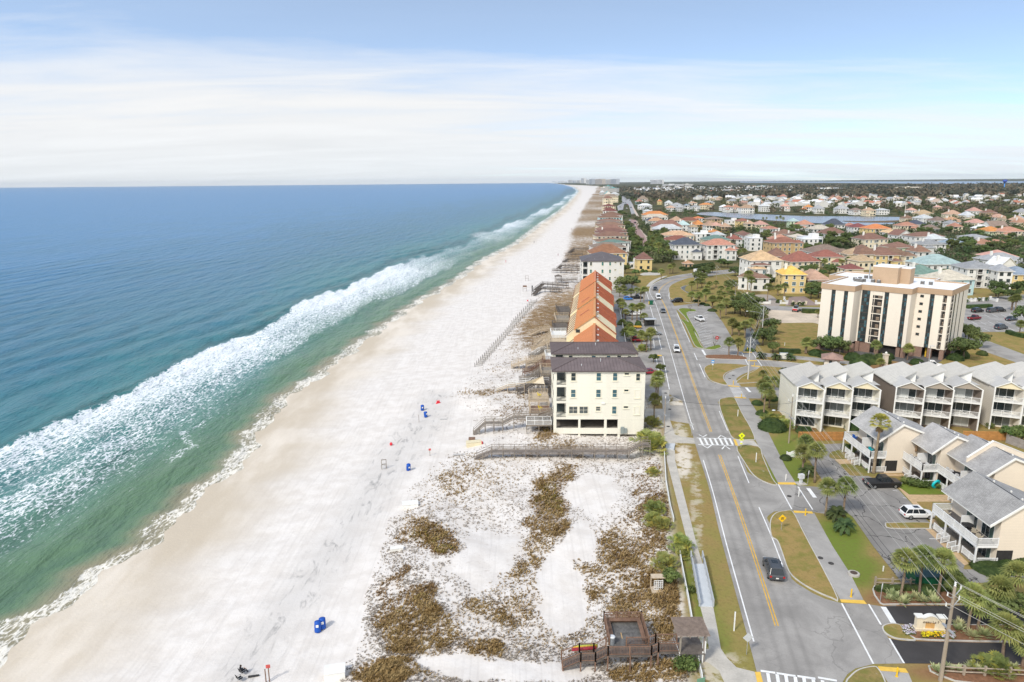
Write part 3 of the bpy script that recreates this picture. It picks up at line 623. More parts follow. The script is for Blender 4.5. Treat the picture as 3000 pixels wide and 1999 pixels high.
sheet('lawn',closed(zA.L([(835,545),(770,475),(945,475),(1000,520),(1110,550),(1110,572),(880,572)]),3),.045,GR_DARK)
sheet('lawn',closed(zA.L([(680,380),(750,352),(830,350),(900,420),(700,425)]),3),.045,GR_DARK)
sheet('lawn',zA.L([(1285,672),(1370,733),(1680,733),(1640,690),(1560,600),(1300,580)]),.043,GR_GRN)
sheet('lawn',zA.L([(1430,797),(1560,797),(1640,1000),(1600,965),(1480,850)]),.044,GR_DRY)
sheet('lawn',zA.L([(1560,1030),(1700,1020),(1900,1330),(1880,1330),(1720,1176)]),.041,GR_DRY)
sheet('lawn',closed(z6.L([(1420,440),(1480,425),(1640,420),(1740,440),(1640,480),(1580,515),(1430,515)]),3),.024,GR_DRY)
sheet('sidewalk',dens(z6.L([(1540,548),(1585,500),(1650,462),(1740,430)]),4)+dens(z6.L([(1790,425),(1690,470),(1620,515),(1600,550)]),4),.03,CONC)
# ---------------------------------------------------------------- painted markings
def stripes(name,lst,wd,z,mat):
	mb=MB()
	for a in lst: strip(mb,a,wd,z)
	return mb.build(name,mat,ROAD)
stripes('crossing_line',[zA.L([(235,648),(352,862)]),zA.L([(405,668),(532,866)]),zB.L([(782,500),(1055,1022)]),zB.L([(1015,508),(1120,684)]),zB.L([(1192,802),(1318,1016)]),zD.L([(945,280),(972,425)]),zD.L([(1005,278),(1062,565)]),zD.L([(965,105),(995,220)]),zD.L([(925,130),(932,210)]),zD.L([(1275,250),(1302,312)]),zD.L([(1320,345),(1370,460)]),zD.L([(1688,248),(1740,352)]),zD.L([(1780,250),(1858,360)]),zD.L([(1520,212),(1625,226)]),z6.L([(1590,785),(1640,965)]),z6.L([(1640,1000),(1700,1176)]),z6.L([(1540,600),(1580,730)])],.20,.057,WHITE)
stripes('stop_line',[zA.L([(492,680),(552,762)]),zB.L([(1140,530),(1228,670)]),zD.L([(1345,222),(1372,268)]),zD.L([(1722,548),(1758,588)])],.62,.058,WHITE)
stripes('crossing_bar',[zD.L([(1580+i*5.5,546+i*11.5),(1668+i*7,547+i*11.5)]) for i in range(8)],.30,.058,WHITE)
# pedestrian crossing on the main road
mb=MB()
for k in range(7):
	a=1322+k*43; strip(mb,zD.L([(a,985),(a+28,1042)]),.42,.060)
for k in range(7):
	a=1322+k*43+20
mb.build('crossing_bar',WHITE,ROAD)
stripes('crossing_line',[zD.L([(1297,983),(1590,990)]),zD.L([(1310,1040),(1618,1048)])],.24,.061,WHITE)
stripes('chevron',[zD.L([(1318,955),(1352,974),(1385,955)]),zD.L([(1482,983),(1505,960),(1552,985)]),zD.L([(1348,1045),(1390,1070),(1425,1045)]),zD.L([(1515,1080),(1540,1050),(1585,1080)])],.28,.061,WHITE)
stripes('crossing_line',[zC.L([(1848,1082),(1975,1100)]),zC.L([(1985,1102),(2150,1128)]),zC.L([(2165,1128),(2320,1150)]),zB.L([(578,1140),(740,1168)])],.30,.060,WHITE)
stripes('crossing_bar',[zC.L([(1850+k,1095+k*.13),(1875+k,1250+k*.13)]) for k in (60,140,215,295,370,450,530)],.34,.060,WHITE)
for zm,p in((zA,[(232,630),(380,632),(388,650),(236,648)]),(zA,[(366,874),(526,882),(535,900),(372,892)]),(zB,[(768,466),(972,474),(998,506),(778,492)]),(zB,[(1092,1043),(1330,1062),(1356,1100),(1110,1080)]),(zC,[(1798,1092),(1845,1092),(1868,1180),(1818,1180)]),(zD,[(1564,528),(1662,536),(1670,543),(1575,538)]),(zD,[(1620,628),(1718,634),(1728,642),(1628,636)]),(zD,[(1612,994),(1632,996),(1656,1049),(1632,1048)]),(zD,[(1690,239),(1768,241),(1775,247),(1695,246)]),(zD,[(1735,312),(1812,314),(1818,321),(1740,320)]),(zD,[(1765,357),(1840,362),(1850,369),(1770,365)]),(zD,[(955,266),(995,267),(998,276),(958,275)])):
	sheet('tactile_paving',zm.L(p),.066,TACT)
mb=MB()
for a in range(9):
	strip(mb,w6.L([(-30+a*14,960-a*62+0),(150+a*6,905-a*60)]),.12,.056)
for s in range(7): strip(mb,z7.L([(120+s*17,960+s*30),(230+s*24,930+s*30)]) if s<0 else z7.L([(165+s*14,1088+s*27),(335-s*2,1050+s*29)]),.12,.056)
for s in range(5): strip(mb,z7.L([(50+s*26,880+s*30),(165+s*22,850+s*28)]),.12,.056)
for s in range(9):
	for t in range(3): strip(mb,z8.L([(1700+s*95-t*40+t*90,1035-t*80-s*2),(1770+s*95-t*40+t*90,1068-t*80-s*2)]),.14,.056)
mb.build('bay_line',WHITE,ROAD)
mb=MB()
for a in ([(1310,762),(1340,768)],[(1222,700),(1262,705)],):
	strip(mb,zA.L(a),.14,.058)
strip(mb,c5.L([(280,912),(395,916)]),.14,.058); strip(mb,c5.L([(525,1112),(620,1116)]),.14,.058)
mb.build('bay_line',WHITE,ROAD)
def text(name,s,size,loc,rot,mat,parent=None,ext=.01,align='CENTER'):
	cu=bpy.data.curves.new(name,'FONT'); cu.body=s; cu.size=size; cu.extrude=ext; cu.align_x=align; cu.align_y='CENTER'
	o=bpy.data.objects.new(name,cu); COL.objects.link(o); bpy.context.view_layer.update()
	me=bpy.data.meshes.new_from_object(o.evaluated_get(bpy.context.evaluated_depsgraph_get())); bpy.data.objects.remove(o); me.materials.clear(); me.materials.append(mat)
	o=obj(name,me,parent,loc); o.rotation_euler=rot; return o
# water inland
LAKEM,nt=new_mat('lake water')
P=nd(nt,'ShaderNodeNewGeometry').outputs['Position']; nn=nd(nt,'ShaderNodeTexNoise',{'Vector':P,'Scale':.25,'Detail':5.0}).outputs[0]
fin(nt,mixc(nt,nn,(.15,.175,.21),(.19,.215,.25)),.22,.4,nn,.3,.3); nt=None
sheet('lake',closed(F.L([(1625,488),(1690,490.5),(1750,493),(1850,497.5),(1950,498),(2060,499.5),(2090,502),(2082,509),(2060,515),(1990,519),(1900,515),(1780,508),(1700,502),(1640,497),(1600,493)]),3),.35,LAKEM)
sheet('marsh_spit',closed(F.L([(1935,508.5),(1985,509.5),(2050,508),(2080,506.5),(2090,510),(2040,512.5),(1960,511.5)]),3),.55,M('marsh',(.16,.11,.06),.3,.1,.95,world=True))
sheet('bay',F.L([(1700,420.0),(1900,420.6),(2100,422.2),(2353,423.5),(3200,427),(3200,415.3),(2353,416.9),(2000,417.3),(1700,417.6)]),.5,M('bay water',(.22,.29,.39),.1,.001,.3,world=True))
# ---------------------------------------------------------------- dune grass: countless tufts on the scrub
def dune_grass():
	r=np.random.RandomState(3); N=260000
	fx=r.uniform(700,1640,N); fyy=700+900*r.rand(N)**.8
	px=fx*1.275; py=fyy*1.275
	dx=FW.x+(px-1500)/FPX*RT.x+(999.5-py)/FPX*UP.x; dy=FW.y+(px-1500)/FPX*RT.y+(999.5-py)/FPX*UP.y; dz=FW.z+(px-1500)/FPX*RT.z+(999.5-py)/FPX*UP.z
	t=(-.8-H)/dz; x,y=dx*t,dy*t; z=height(x,y); D,R=Dx(y),Rx(y)
	f2x,f2y=projA(x,y,z)
	v=np.clip(np.maximum(.16+nz(x,y,.12)*.10,ell(f2x,f2y,VEG,(x,y))*(.78+.34*nz(x,y,.7,6.0)))+ell(f2x,f2y,BARE,(x,y)),0,1)*sstep(x-D,-4,8)
	cl=nz(x,y,1.15,.7)*.5+nz(x,y,2.7,2.0)*.35
	keep=(v>.07)&(x<R-1.0)&(y<280)&(r.rand(N)<np.clip(v*1.0+.05,0,.78)*(.35+np.clip(cl+.35,0,1)))
	x,y,z,v=x[keep],y[keep],z[keep],v[keep]; n=len(x); print('tufts',n)
	B=6; sz=(.16+.36*r.rand(n)**1.5)*(.50+.8*v)
	V=[];Mi=[]
	az=r.uniform(0,6.28,(n,B)); ln=r.uniform(.25,.9,(n,B)); wd=.006+.010*r.rand(n,B)
	hgt=sz[:,None]*(1.05-.5*ln); out=sz[:,None]*ln
	c,s=np.cos(az),np.sin(az); wind=.14*sz[:,None]
	b0=np.stack([x[:,None]-s*wd,y[:,None]+c*wd,np.repeat(z[:,None]-.05,B,1)],-1); b1=np.stack([x[:,None]+s*wd,y[:,None]-c*wd,np.repeat(z[:,None]-.05,B,1)],-1)
	m1=np.stack([x[:,None]+c*out*.55+s*wd*1.5+wind,y[:,None]+s*out*.55-c*wd*1.5,z[:,None]+hgt*.8],-1); m0=np.stack([x[:,None]+c*out*.55-s*wd*1.5+wind,y[:,None]+s*out*.55+c*wd*1.5,z[:,None]+hgt*.8],-1)
	tp=np.stack([x[:,None]+c*out*1.1+wind*2,y[:,None]+s*out*1.1,z[:,None]+hgt],-1)
	V=np.stack([b0,b1,m1,tp,m0],2).reshape(-1,3); Fc=np.arange(len(V)).reshape(-1,5)
	me=bpy.data.meshes.new('dune_grass'); me.vertices.add(len(V)); me.vertices.foreach_set('co',V.ravel().astype('f')); me.loops.add(Fc.size); me.loops.foreach_set('vertex_index',Fc.ravel().astype('i')); me.polygons.add(len(Fc)); me.polygons.foreach_set('loop_start',np.arange(0,Fc.size,5,dtype='i'))
	try: me.polygons.foreach_set('loop_total',np.full(len(Fc),5,dtype='i'))
	except Exception: pass
	mats=[]
	for k,(a,b) in enumerate((((.38,.255,.11),(.53,.385,.185)),((.29,.185,.09),(.42,.29,.155)),((.46,.40,.34),(.60,.54,.47)),((.31,.245,.07),(.43,.35,.12)))):
		m,nt=new_mat('dune grass %s'%('rust','brown','grey','olive')[k]); P=nd(nt,'ShaderNodeNewGeometry').outputs['Position']
		nn=nd(nt,'ShaderNodeTexNoise',{'Vector':P,'Scale':.6,'Detail':4.0}).outputs[0]; fin(nt,mixc(nt,ss(nt,nn,.35,.65),a,b),.95,.05); mats.append(m); me.materials.append(m)
	zone=nz(x,y,.14,.3)+r.uniform(-.35,.35,n)
	mi=np.where(v>.62,np.where(zone>.35,3,np.where(zone>-.55,0,1)),np.where((v<.33)&(zone>-.5),2,np.where(zone>.15,1,0)))
	me.polygons.foreach_set('material_index',np.repeat(mi,B).astype('i')); me.update(calc_edges=True)
	o=obj('dune_grass',me); o['kind']='stuff'
dune_grass()
rng=random.Random(7)
def leaf_mat(name,a,b,rnd=.5,rough=.7,sc=.9):
	m,nt=new_mat(name); tc=nd(nt,'ShaderNodeTexCoord').outputs['Object']; oi=nd(nt,'ShaderNodeObjectInfo').outputs['Random']
	n=nd(nt,'ShaderNodeTexNoise',{'Vector':nd(nt,'ShaderNodeVectorMath',{0:tc,1:nd(nt,'ShaderNodeCombineXYZ',{0:mth(nt,'MULTIPLY',oi,37.0),1:oi,2:0.0})},operation='ADD'),'Scale':sc,'Detail':4.0,'Roughness':.7}).outputs[0]
	c=mixc(nt,ss(nt,n,.34,.66),a,b)
	c=nd(nt,'ShaderNodeHueSaturation',{'Color':c,'Hue':mth(nt,'ADD',mth(nt,'MULTIPLY',oi,.045),.478),'Value':mth(nt,'ADD',mth(nt,'MULTIPLY',mth(nt,'FRACT',mth(nt,'MULTIPLY',oi,7.3)),rnd),1-rnd/2),'Saturation':.95}).outputs[0]
	p=nd(nt,'ShaderNodeBsdfPrincipled',{'Base Color':c,'Roughness':rough,'Specular IOR Level':.2})
	t=nd(nt,'ShaderNodeBsdfTranslucent',{'Color':c}); mx=nd(nt,'ShaderNodeMixShader',{0:.22,1:p.outputs[0],2:t.outputs[0]})
	nd(nt,'ShaderNodeOutputMaterial',{0:mx}); return m
PALM=leaf_mat('palm fronds',(0.172,0.213,0.057),(0.336,0.356,0.101)); PALMY=leaf_mat('yellowing fronds',(0.231,0.248,0.044),(0.531,0.460,0.088)); SAGO=leaf_mat('dark cycad fronds',(0.043,0.072,0.026),(0.094,0.131,0.041))
OAK=leaf_mat('oak leaves',(0.082,0.122,0.037),(0.172,0.213,0.064)); SHRUB=leaf_mat('shrub leaves',(0.075,0.125,0.030),(0.167,0.217,0.059)); HEDGE=leaf_mat('clipped hedge leaves',(0.032,0.058,0.016),(0.087,0.128,0.032),.3)
BRUSH=leaf_mat('brown brush',(0.246,0.181,0.116),(0.362,0.275,0.174),.4); AGAVE=leaf_mat('variegated leaves',(0.290,0.348,0.145),(0.609,0.609,0.319),.2)
BARK=M('palm bark',(.27,.20,.14),.35,3,.95,bump=.6,rnd=.3); BARK2=M('tree bark',(.17,.14,.11),.3,3,.95,rnd=.3); DEAD=M('dead palm boots',(.25,.165,.085),.3,4,.95)
def frond_fan(mb,base,az,el,ln,r,mi=0,n=9,droop=.5,spread=1.25):
	d=Vector((math.cos(az)*math.cos(el),math.sin(az)*math.cos(el),math.sin(el)))
	side=Vector((-math.sin(az),math.cos(az),0)); upv=side.cross(d)*-1
	hub=base+d*ln
	mb.add([base-side*.03,base+side*.03,hub+side*.025,hub-side*.025],[(0,1,2,3)],mi)
	for i in range(n):
		t=(i/(n-1)-.5)*2*spread; q=d*math.cos(t)+side*math.sin(t)
		wv=(side*math.cos(t)-d*math.sin(t))*(r*.085)
		m1=hub+q*r*.55+Vector((0,0,.02)); m2=hub+q*r+Vector((0,0,-droop*r*.42))
		mb.add([hub,m1-wv,m2,m1+wv],[(0,1,2,3)],mi)
def palm_crown(seed,n=34,r=1.05,ln=.95,dead=5,elmin=-.55):
	g=random.Random(seed); mb=MB()
	for i in range(n):
		az=i*2.399+g.uniform(-.3,.3); t=(i+.5)/n; el=elmin+(1.45-elmin)*(t**.8)+g.uniform(-.15,.15)
		frond_fan(mb,Vector((0,0,0)),az,el,ln*g.uniform(.8,1.15),r*g.uniform(.85,1.15),0,8,droop=g.uniform(.3,1.0))
	for i in range(dead):
		frond_fan(mb,Vector((0,0,-.15)),g.uniform(0,6.3),g.uniform(-1.3,-.9),.5,.7,1,5,.9)
	return mb
def palm_trunk(h,seed,r=.17):
	g=random.Random(seed); mb=MB(); bx,by=g.uniform(-.25,.25),g.uniform(-.25,.25); pts=[];rs=[]
	for i in range(9):
		t=i/8; pts.append((bx*math.sin(t*2.4)*.6*h/6,by*math.sin(t*2.0)*.6*h/6,h*t)); rs.append(r*(1.25-.35*min(t*4,1)+(.35 if t>.86 else 0))*(1+g.uniform(-.06,.06)))
	mb.path(pts,rs,9); return mb,Vector(pts[-1])
PALMS=[]
def palm_proto(seed,h):
	t=thing('cabbage_palm','','palm tree'); mb,top=palm_trunk(h,seed); tr=mb.build('trunk',BARK,t,True)
	cm=palm_crown(seed,46+seed%5,.98+.08*(seed%3),.80); c=cm.build('crown',[PALM,DEAD],t); c.location=top
	return t
def hide(p): # take a prototype out of the list: it becomes the first placed copy
	THINGS[:]=[x for x in THINGS if x[0] is not p]
class Kind:
	"""prototypes of one kind; the first use of each places the prototype itself, later uses place copies"""
	def __init__(s,protos): s.p=protos; s.used=[False]*len(protos); [hide(p) for p in protos]
	def put(s,i,loc,rz,sc,label,group,auto=None):
		i%=len(s.p); p=s.p[i]
		sc=(sc,sc,sc) if not isinstance(sc,tuple) else sc
		if not s.used[i]: s.used[i]=True; o=p
		else: o=copy_tree(p)
		o.location=loc; o.rotation_euler=(0,0,rz); o.scale=sc; o['label']=label
		if group: o['group']=group
		THINGS.append((o,auto)); return o
	def drop_unused(s):
		for p,u in zip(s.p,s.used):
			if not u:
				for c in list(p.children): bpy.data.objects.remove(c)
				bpy.data.objects.remove(p)
PALMK=Kind([palm_proto(i+1,h) for i,h in enumerate((3.2,3.9,4.6,5.4,6.2,4.3))]); PALMH=(3.2,3.9,4.6,5.4,6.2,4.3)
def leaf_cloud(mb,c,rx,ry,rz,n,size,g,mi=0,shell=.5):
	for _ in range(n):
		v=Vector((g.gauss(0,1),g.gauss(0,1),g.gauss(0,1))); v.normalize(); rr=(shell+(1-shell)*g.random())
		p=Vector(c)+Vector((v.x*rx*rr,v.y*ry*rr,v.z*rz*rr)); nrm=(v+Vector((g.uniform(-.7,.7),g.uniform(-.7,.7),g.uniform(-.3,.9)))).normalized()
		q=nrm.to_track_quat('Z','Y').to_matrix(); s=size*g.uniform(.6,1.3); a=g.uniform(0,6.28); e1=q@Vector((math.cos(a)*s,math.sin(a)*s,0)); e2=q@Vector((-math.sin(a)*s*.62,math.cos(a)*s*.62,0))
		mb.add([p-e1,p-e2*.9,p+e1,p+e2],[(0,1,2,3)],mi)
def tree_proto(seed,h=6.0,wd=3.2,mat=OAK,nm='oak_tree',cat='tree',nclump=15,leafs=95,size=.30):
	g=random.Random(seed); t=thing(nm,'',cat); mb=MB(); th=h*.42
	mb.path([(0,0,0),(.08,.05,th*.5),(.0,.12,th)],[.26,.2,.16],8)
	cl=[]
	for i in range(nclump):
		a=i*2.4+g.uniform(-.4,.4); rr=wd*math.sqrt((i+.4)/nclump)*.78; z=h*(.50+.36*g.random()*(1-.5*(rr/wd)**2)); cl.append(Vector((math.cos(a)*rr,math.sin(a)*rr,z)))
	for c in cl[::2]: mb.path([(0,.1,th*.85),(c*.5+Vector((0,0,th*.42))),c],[.11,.07,.03],5)
	mb.build('trunk',BARK2,t,True)
	cb=MB()
	for c in cl: leaf_cloud(cb,c,wd*.36*g.uniform(.75,1.2),wd*.36*g.uniform(.75,1.2),h*.15*g.uniform(.7,1.2),leafs,size,g)
	cb.build('crown',mat,t); return t
OAKK=Kind([tree_proto(11,6.0,3.2),tree_proto(12,5.0,3.6),tree_proto(13,7.0,2.8),tree_proto(14,4.4,2.4,SHRUB)])
OAKH=(6.0,5.0,7.0,4.4)
def shrub_proto(seed,mat,nm,h=1.2,r=1.2,n=420,size=.15,lob=6):
	g=random.Random(seed); mb=MB()
	for i in range(lob):
		a=i*2.4; rr=r*.5*math.sqrt(i/lob); leaf_cloud(mb,(math.cos(a)*rr,math.sin(a)*rr,h*(.45+.15*g.random())),r*.6,r*.6,h*.5,n//lob,size,g,0,.45)
	o=mb.build(nm,mat); tag(o,'','shrub'); return o
SHRUBK=Kind([shrub_proto(21,SHRUB,'shrub'),shrub_proto(22,HEDGE,'shrub',1.2,1.2,520,.13),shrub_proto(23,BRUSH,'shrub',1.0,1.3,420,.13)])
def dome_proto(seed):
	g=random.Random(seed); mb=MB(); leaf_cloud(mb,(0,0,.0),1.0,1.0,1.0,900,.10,g,0,.9)
	mb.v=[(x,y,max(z,-.02)) for x,y,z in mb.v]
	core=MB(); core.lathe([(.93,0),(.9,.3),(.75,.58),(.5,.78),(.2,.9),(.02,.93)],n=18); mb.add(core.v,core.f)
	o=mb.build('clipped_bush',HEDGE); tag(o,'','shrub'); return o
DOMEK=Kind([dome_proto(31),dome_proto(32)])
def palmetto_proto(seed):
	g=random.Random(seed); mb=MB()
	for k in range(5):
		b=Vector((g.uniform(-.7,.7),g.uniform(-.7,.7),.1))
		for i in range(15): frond_fan(mb,b,i*2.4+g.uniform(-.3,.3),g.uniform(.15,1.35),g.uniform(.7,1.2),g.uniform(.5,.75),0 if g.random()<.7 else 1,8,.5)
	o=mb.build('saw_palmetto',[PALM,PALMY]); tag(o,'','shrub'); return o
PMTK=Kind([palmetto_proto(41),palmetto_proto(42)])
def sago_proto(seed):
	g=random.Random(seed); t=thing('cycad','','cycad'); mb=MB(); mb.path([(0,0,0),(0,0,.6),(0,0,1.1)],[.2,.18,.2],9); mb.build('trunk',BARK2,t,True)
	cb=MB()
	for i in range(30):
		az=i*2.4; el=g.uniform(-.1,1.2); pts=[]
		for k in range(7):
			s=k/6*1.35; pts.append(Vector((math.cos(az)*s*math.cos(el-.45*s),math.sin(az)*s*math.cos(el-.45*s),1.1+s*math.sin(el-.55*s))))
		for k in range(6):
			d=(pts[k+1]-pts[k]).normalized(); sd=d.cross(Vector((0,0,1))).normalized(); L=.26*math.sin((k+1)/7*3.14)
			cb.add([pts[k],pts[k+1],pts[k+1]+sd*L+d*.1,pts[k]+sd*L],[(0,1,2,3)]); cb.add([pts[k],pts[k+1],pts[k+1]-sd*L+d*.1,pts[k]-sd*L],[(0,1,2,3)])
	cb.build('crown',SAGO,t); return t
SAGOK=Kind([sago_proto(51)])
def agave_proto(seed):
	g=random.Random(seed); mb=MB()
	for i in range(42):
		az=i*2.4; el=g.uniform(.1,1.4); L=g.uniform(.55,.9); d=Vector((math.cos(az)*math.cos(el),math.sin(az)*math.cos(el),math.sin(el))); sd=Vector((-math.sin(az),math.cos(az),0))*.055
		mb.add([-sd,sd,d*L*.6+sd*1.2,d*L,d*L*.6-sd*1.2],[(0,1,2,3,4)])
	o=mb.build('striped_lily',AGAVE); tag(o,'','plant'); return o
AGK=Kind([agave_proto(61)])
def bare_proto(seed):
	g=random.Random(seed); t=thing('bare_tree','','tree'); mb=MB()
	def br(p,d,L,r,dep):
		e=p+d*L; mb.path([p,p+d*L*.5+Vector((g.uniform(-.05,.05),g.uniform(-.05,.05),0)),e],[r,r*.8,r*.6],5)
		if dep:
			for _ in range(3):
				nd_=(d+Vector((g.uniform(-.7,.7),g.uniform(-.7,.7),g.uniform(-.1,.5)))).normalized(); br(e,nd_,L*.68,r*.58,dep-1)
	T=mb
	for i in range(4): br(Vector((g.uniform(-.1,.1),g.uniform(-.1,.1),0)),Vector((g.uniform(-.4,.4),g.uniform(-.4,.4),1)).normalized(),1.15,.055,0)
	mb.build('trunk',BARK2,t)
	mb=MB()
	for i in range(7): br(Vector((g.uniform(-.4,.4),g.uniform(-.4,.4),1.0)),Vector((g.uniform(-.8,.8),g.uniform(-.8,.8),1)).normalized(),.75,.03,3)
	mb.build('crown',M('bare twigs',(.20,.135,.11),.3,4,.95),t); return t
BAREK=Kind([bare_proto(71)])
def washingtonia(loc,h,label):
	t=thing('fan_palm',label,'palm tree',loc); mb=MB()
	mb.path([(0,0,0),(0,0,.4),(.05,.02,h*.4),(.12,.0,h*.75),(.18,0,h)],[.36,.27,.22,.19,.2],12); mb.build('trunk',BARK,t,True)
	g=random.Random(9); cb=MB()
	for i in range(36):
		frond_fan(cb,Vector((.18,0,h+.1)),i*2.4,-.5+1.9*((i+.5)/36)**.9,1.05,.95,0,9,.6,1.15)
	cb.build('crown',PALMY,t); sk=MB()
	for i in range(22): frond_fan(sk,Vector((.17,0,h-.15-.05*(i%5))),i*2.4,g.uniform(-1.5,-.95),.55,.75,0,6,.6,.7)
	sk.build('dead_frond_skirt',DEAD,t); return t
def palm_at(zm,bx,by,cx,cy,label='cabbage palm with grey trunk',auto='palm',group='cabbage palms',s=1.0,k=None):
	b=on(zm,bx,by); X,Y=zm.px(cx,cy); hz_=max(2.2,zat(b,X,Y)-b.z-.25)
	i=min(range(6),key=lambda j:abs(PALMH[j]-hz_)+.25*rng.random()) if k is None else k
	sc=hz_/PALMH[i]; sx=max(.72,min(1.25,sc*.6+.4))*s
	return PALMK.put(i,b,rng.uniform(0,6.28),(sx,sx,sc),label,group,auto)
def plant(K,zm,a,b,sc,label,auto,group,i=0,z=None,rz=None):
	p=on(zm,a,b) if z is None else zm(a,b,z)
	return K.put(i,p,rng.uniform(0,6.28) if rz is None else rz,sc,label,group,auto)
# surveyed palms: (base x, base y, crown x, crown y)
def many(zm,L,**k):
	for q in L: palm_at(zm,*q,**k)
many(zA,[(440,565,445,365),(548,630,590,350),(458,455,465,275),(643,915,640,660),(795,920,820,650)],auto='palm:beside the villa lot')
many(zB,[(1285,452,1330,110),(1450,425,1472,85),(1605,455,1690,120)],auto='palm:beside the green dumpster',s=1.0)
many(zB,[(1865,745,1890,420),(1950,725,1970,500),(2165,985,2190,690),(2335,1050,2345,850),(2240,560,2300,230),(1760,500,1980,330),(2100,600,2230,360),(2420,760,2440,560)],auto='palm:along the black driveway',s=1.0)
many(zD,[(930,820,935,640),(942,700,930,500),(960,700,950,450),(735,170,735,60),(680,165,690,85),(820,205,815,95),(862,240,850,110),(903,225,915,70),(700,110,690,40)],auto='palm:beside the condo car park')
many(zD,[(1575,268,1570,150),(1650,272,1655,155),(1662,100,1665,15),(1605,95,1600,0),(1710,110,1720,0),(1760,60,1790,-20)],auto='palm:by the dark path')
many(zD,[(1872,785,1855,550),(1850,690,1840,520),(1920,720,1930,600),(1865,500,1880,440),(1960,570,1970,480),(2035,645,2040,500),(2240,255,2240,150),(1900,560,1905,490)],auto='palm:near the grey gabled townhouses')
many(zE,[(465,548,480,450),(1065,588,1068,470),(1345,605,1365,500),(1110,690,1115,640),(2250,170,2255,75),(2275,180,2300,70),(2312,395,2330,290),(575,240,570,225),(1010,300,1000,290)],auto='palm:around the cream tower block')
many(z6,[(1235,665,1230,590),(1300,685,1310,625),(1365,685,1360,600),(1430,640,1435,590),(1475,725,1475,600),(1515,732,1525,580),(1245,885,1230,720),(1265,900,1290,760),(1305,925,1310,840),(1380,935,1370,780),(1435,945,1450,790),(1478,935,1500,770),(1515,965,1525,880),(1265,1060,1270,960),(1300,1165,1310,1060),(1385,1170,1380,1070),(1590,1172,1600,1060),(1480,1160,1490,1100),(1200,620,1195,560),(1280,640,1280,560),(1350,1080,1350,1040)],auto='palm:beside the orange roofed row',s=1.22)
many(z6,[(1712,470,1712,375),(1812,405,1820,320),(1848,400,1865,300),(2065,605,2070,510),(2128,575,2125,480),(2060,735,2060,640),(2142,765,2140,650),(2225,725,2220,600),(2260,585,2265,520),(2305,795,2310,690),(2300,390,2300,335),(2180,560,2190,480),(2240,640,2250,560)],auto='palm:at the road bend',s=1.22)
many(z7,[(305,575,305,510),(182,775,180,640),(262,725,260,610),(340,795,340,690),(422,805,430,690),(495,875,495,720),(432,925,430,780),(565,1112,570,950),(645,1112,650,1010),(712,1140,715,980),(440,620,440,560),(420,700,415,620),(520,640,530,580),(560,700,570,620),(640,720,650,640),(690,800,700,720),(780,820,790,740),(840,870,850,780),(930,960,935,900),(500,560,500,500),(380,560,390,500),(480,700,470,640)],auto='palm:in the grove by the power lines',s=1.22)
many(z7,[(970,720,968,545),(742,640,745,410),(778,650,785,470),(1160,685,1160,540),(1092,655,1090,560),(1460,650,1470,530),(1360,340,1365,270),(1625,345,1640,250),(1300,320,1300,250),(1560,330,1560,260),(500,190,510,110),(480,200,470,130),(570,230,560,150),(620,240,630,160),(700,200,690,130),(50,200,45,130),(100,190,100,110),(130,240,135,170),(20,230,10,170),(640,210,650,140),(1800,330,1800,260),(1900,250,1900,190),(330,160,330,110)],auto='palm:between the villas',s=1.22)
many(z8,[(1705,640,1740,480),(1850,550,1880,450),(1790,430,1780,370),(2205,820,2230,690),(2250,830,2290,670),(1730,520,1700,430),(800,290,820,240),(250,350,260,260),(330,310,340,230),(50,370,60,260)],auto='palm:near the aqua house',s=1.22)
many(w7,[(1380,900,1400,800),(1290,960,1290,880),(1500,640,1500,560),(1900,960,1900,840),(2000,960,2010,830),(2080,940,2090,830),(1960,900,1970,800),(2160,880,2180,760),(2280,730,2290,640),(1680,820,1690,720),(1800,760,1800,680),(1850,820,1860,740),(1560,620,1555,540),(1440,560,1430,480),(1420,440,1420,370),(1400,1060,1410,960)],auto='palm:along the pink paved street')
many(y2,[(1340,745,1330,640),(1290,745,1280,650),(1380,750,1390,660),(1105,690,1110,655),(1155,690,1155,655),(1180,920,1190,850),(1150,930,1140,860),(620,920,620,850),(700,990,700,920),(780,1000,775,960),(2000,940,2010,850),(2100,940,2110,850),(2200,950,2210,870),(2290,950,2290,870),(1090,1100,1100,960),(1060,1050,1060,970),(1900,1040,1900,960),(870,1020,880,950),(280,960,285,890),(195,980,200,920)],auto='palm:among the red roofed villas')
many(y3,[(690,790,690,725),(735,790,740,725),(785,800,790,730),(825,800,830,720),(880,800,885,735),(640,960,640,890),(800,950,800,890),(130,980,130,920),(60,980,50,930),(1290,1120,1290,1050)],auto='palm:near the blue roofed houses')
# tall fan palm in front of the grey roofed villas
b=on(zA,1055,552); washingtonia(b,zat(b,*zA.px(1105,120))-b.z,'tall fan palm with yellow green crown standing before the grey shingled villas')
for a,bb in((730,952),(798,1062),(480,582)): plant(SAGOK,zA,a,bb,1.15,'dark green cycad','cycad','dark cycads')
for a,bb in((1855,302),(1980,314),(2105,316)): plant(SAGOK,zD,a,bb,1.2,'round headed cycad','cycad','dark cycads')
for a,bb in((365,135),(412,135),(448,135)): plant(SAGOK,zE,a,bb,.9,'small dark cycad','cycad','dark cycads')
for a,bb in((1690,735),(1835,720),(1920,715)): plant(SAGOK,z8,a,bb,.9,'small dark cycad','cycad','dark cycads')
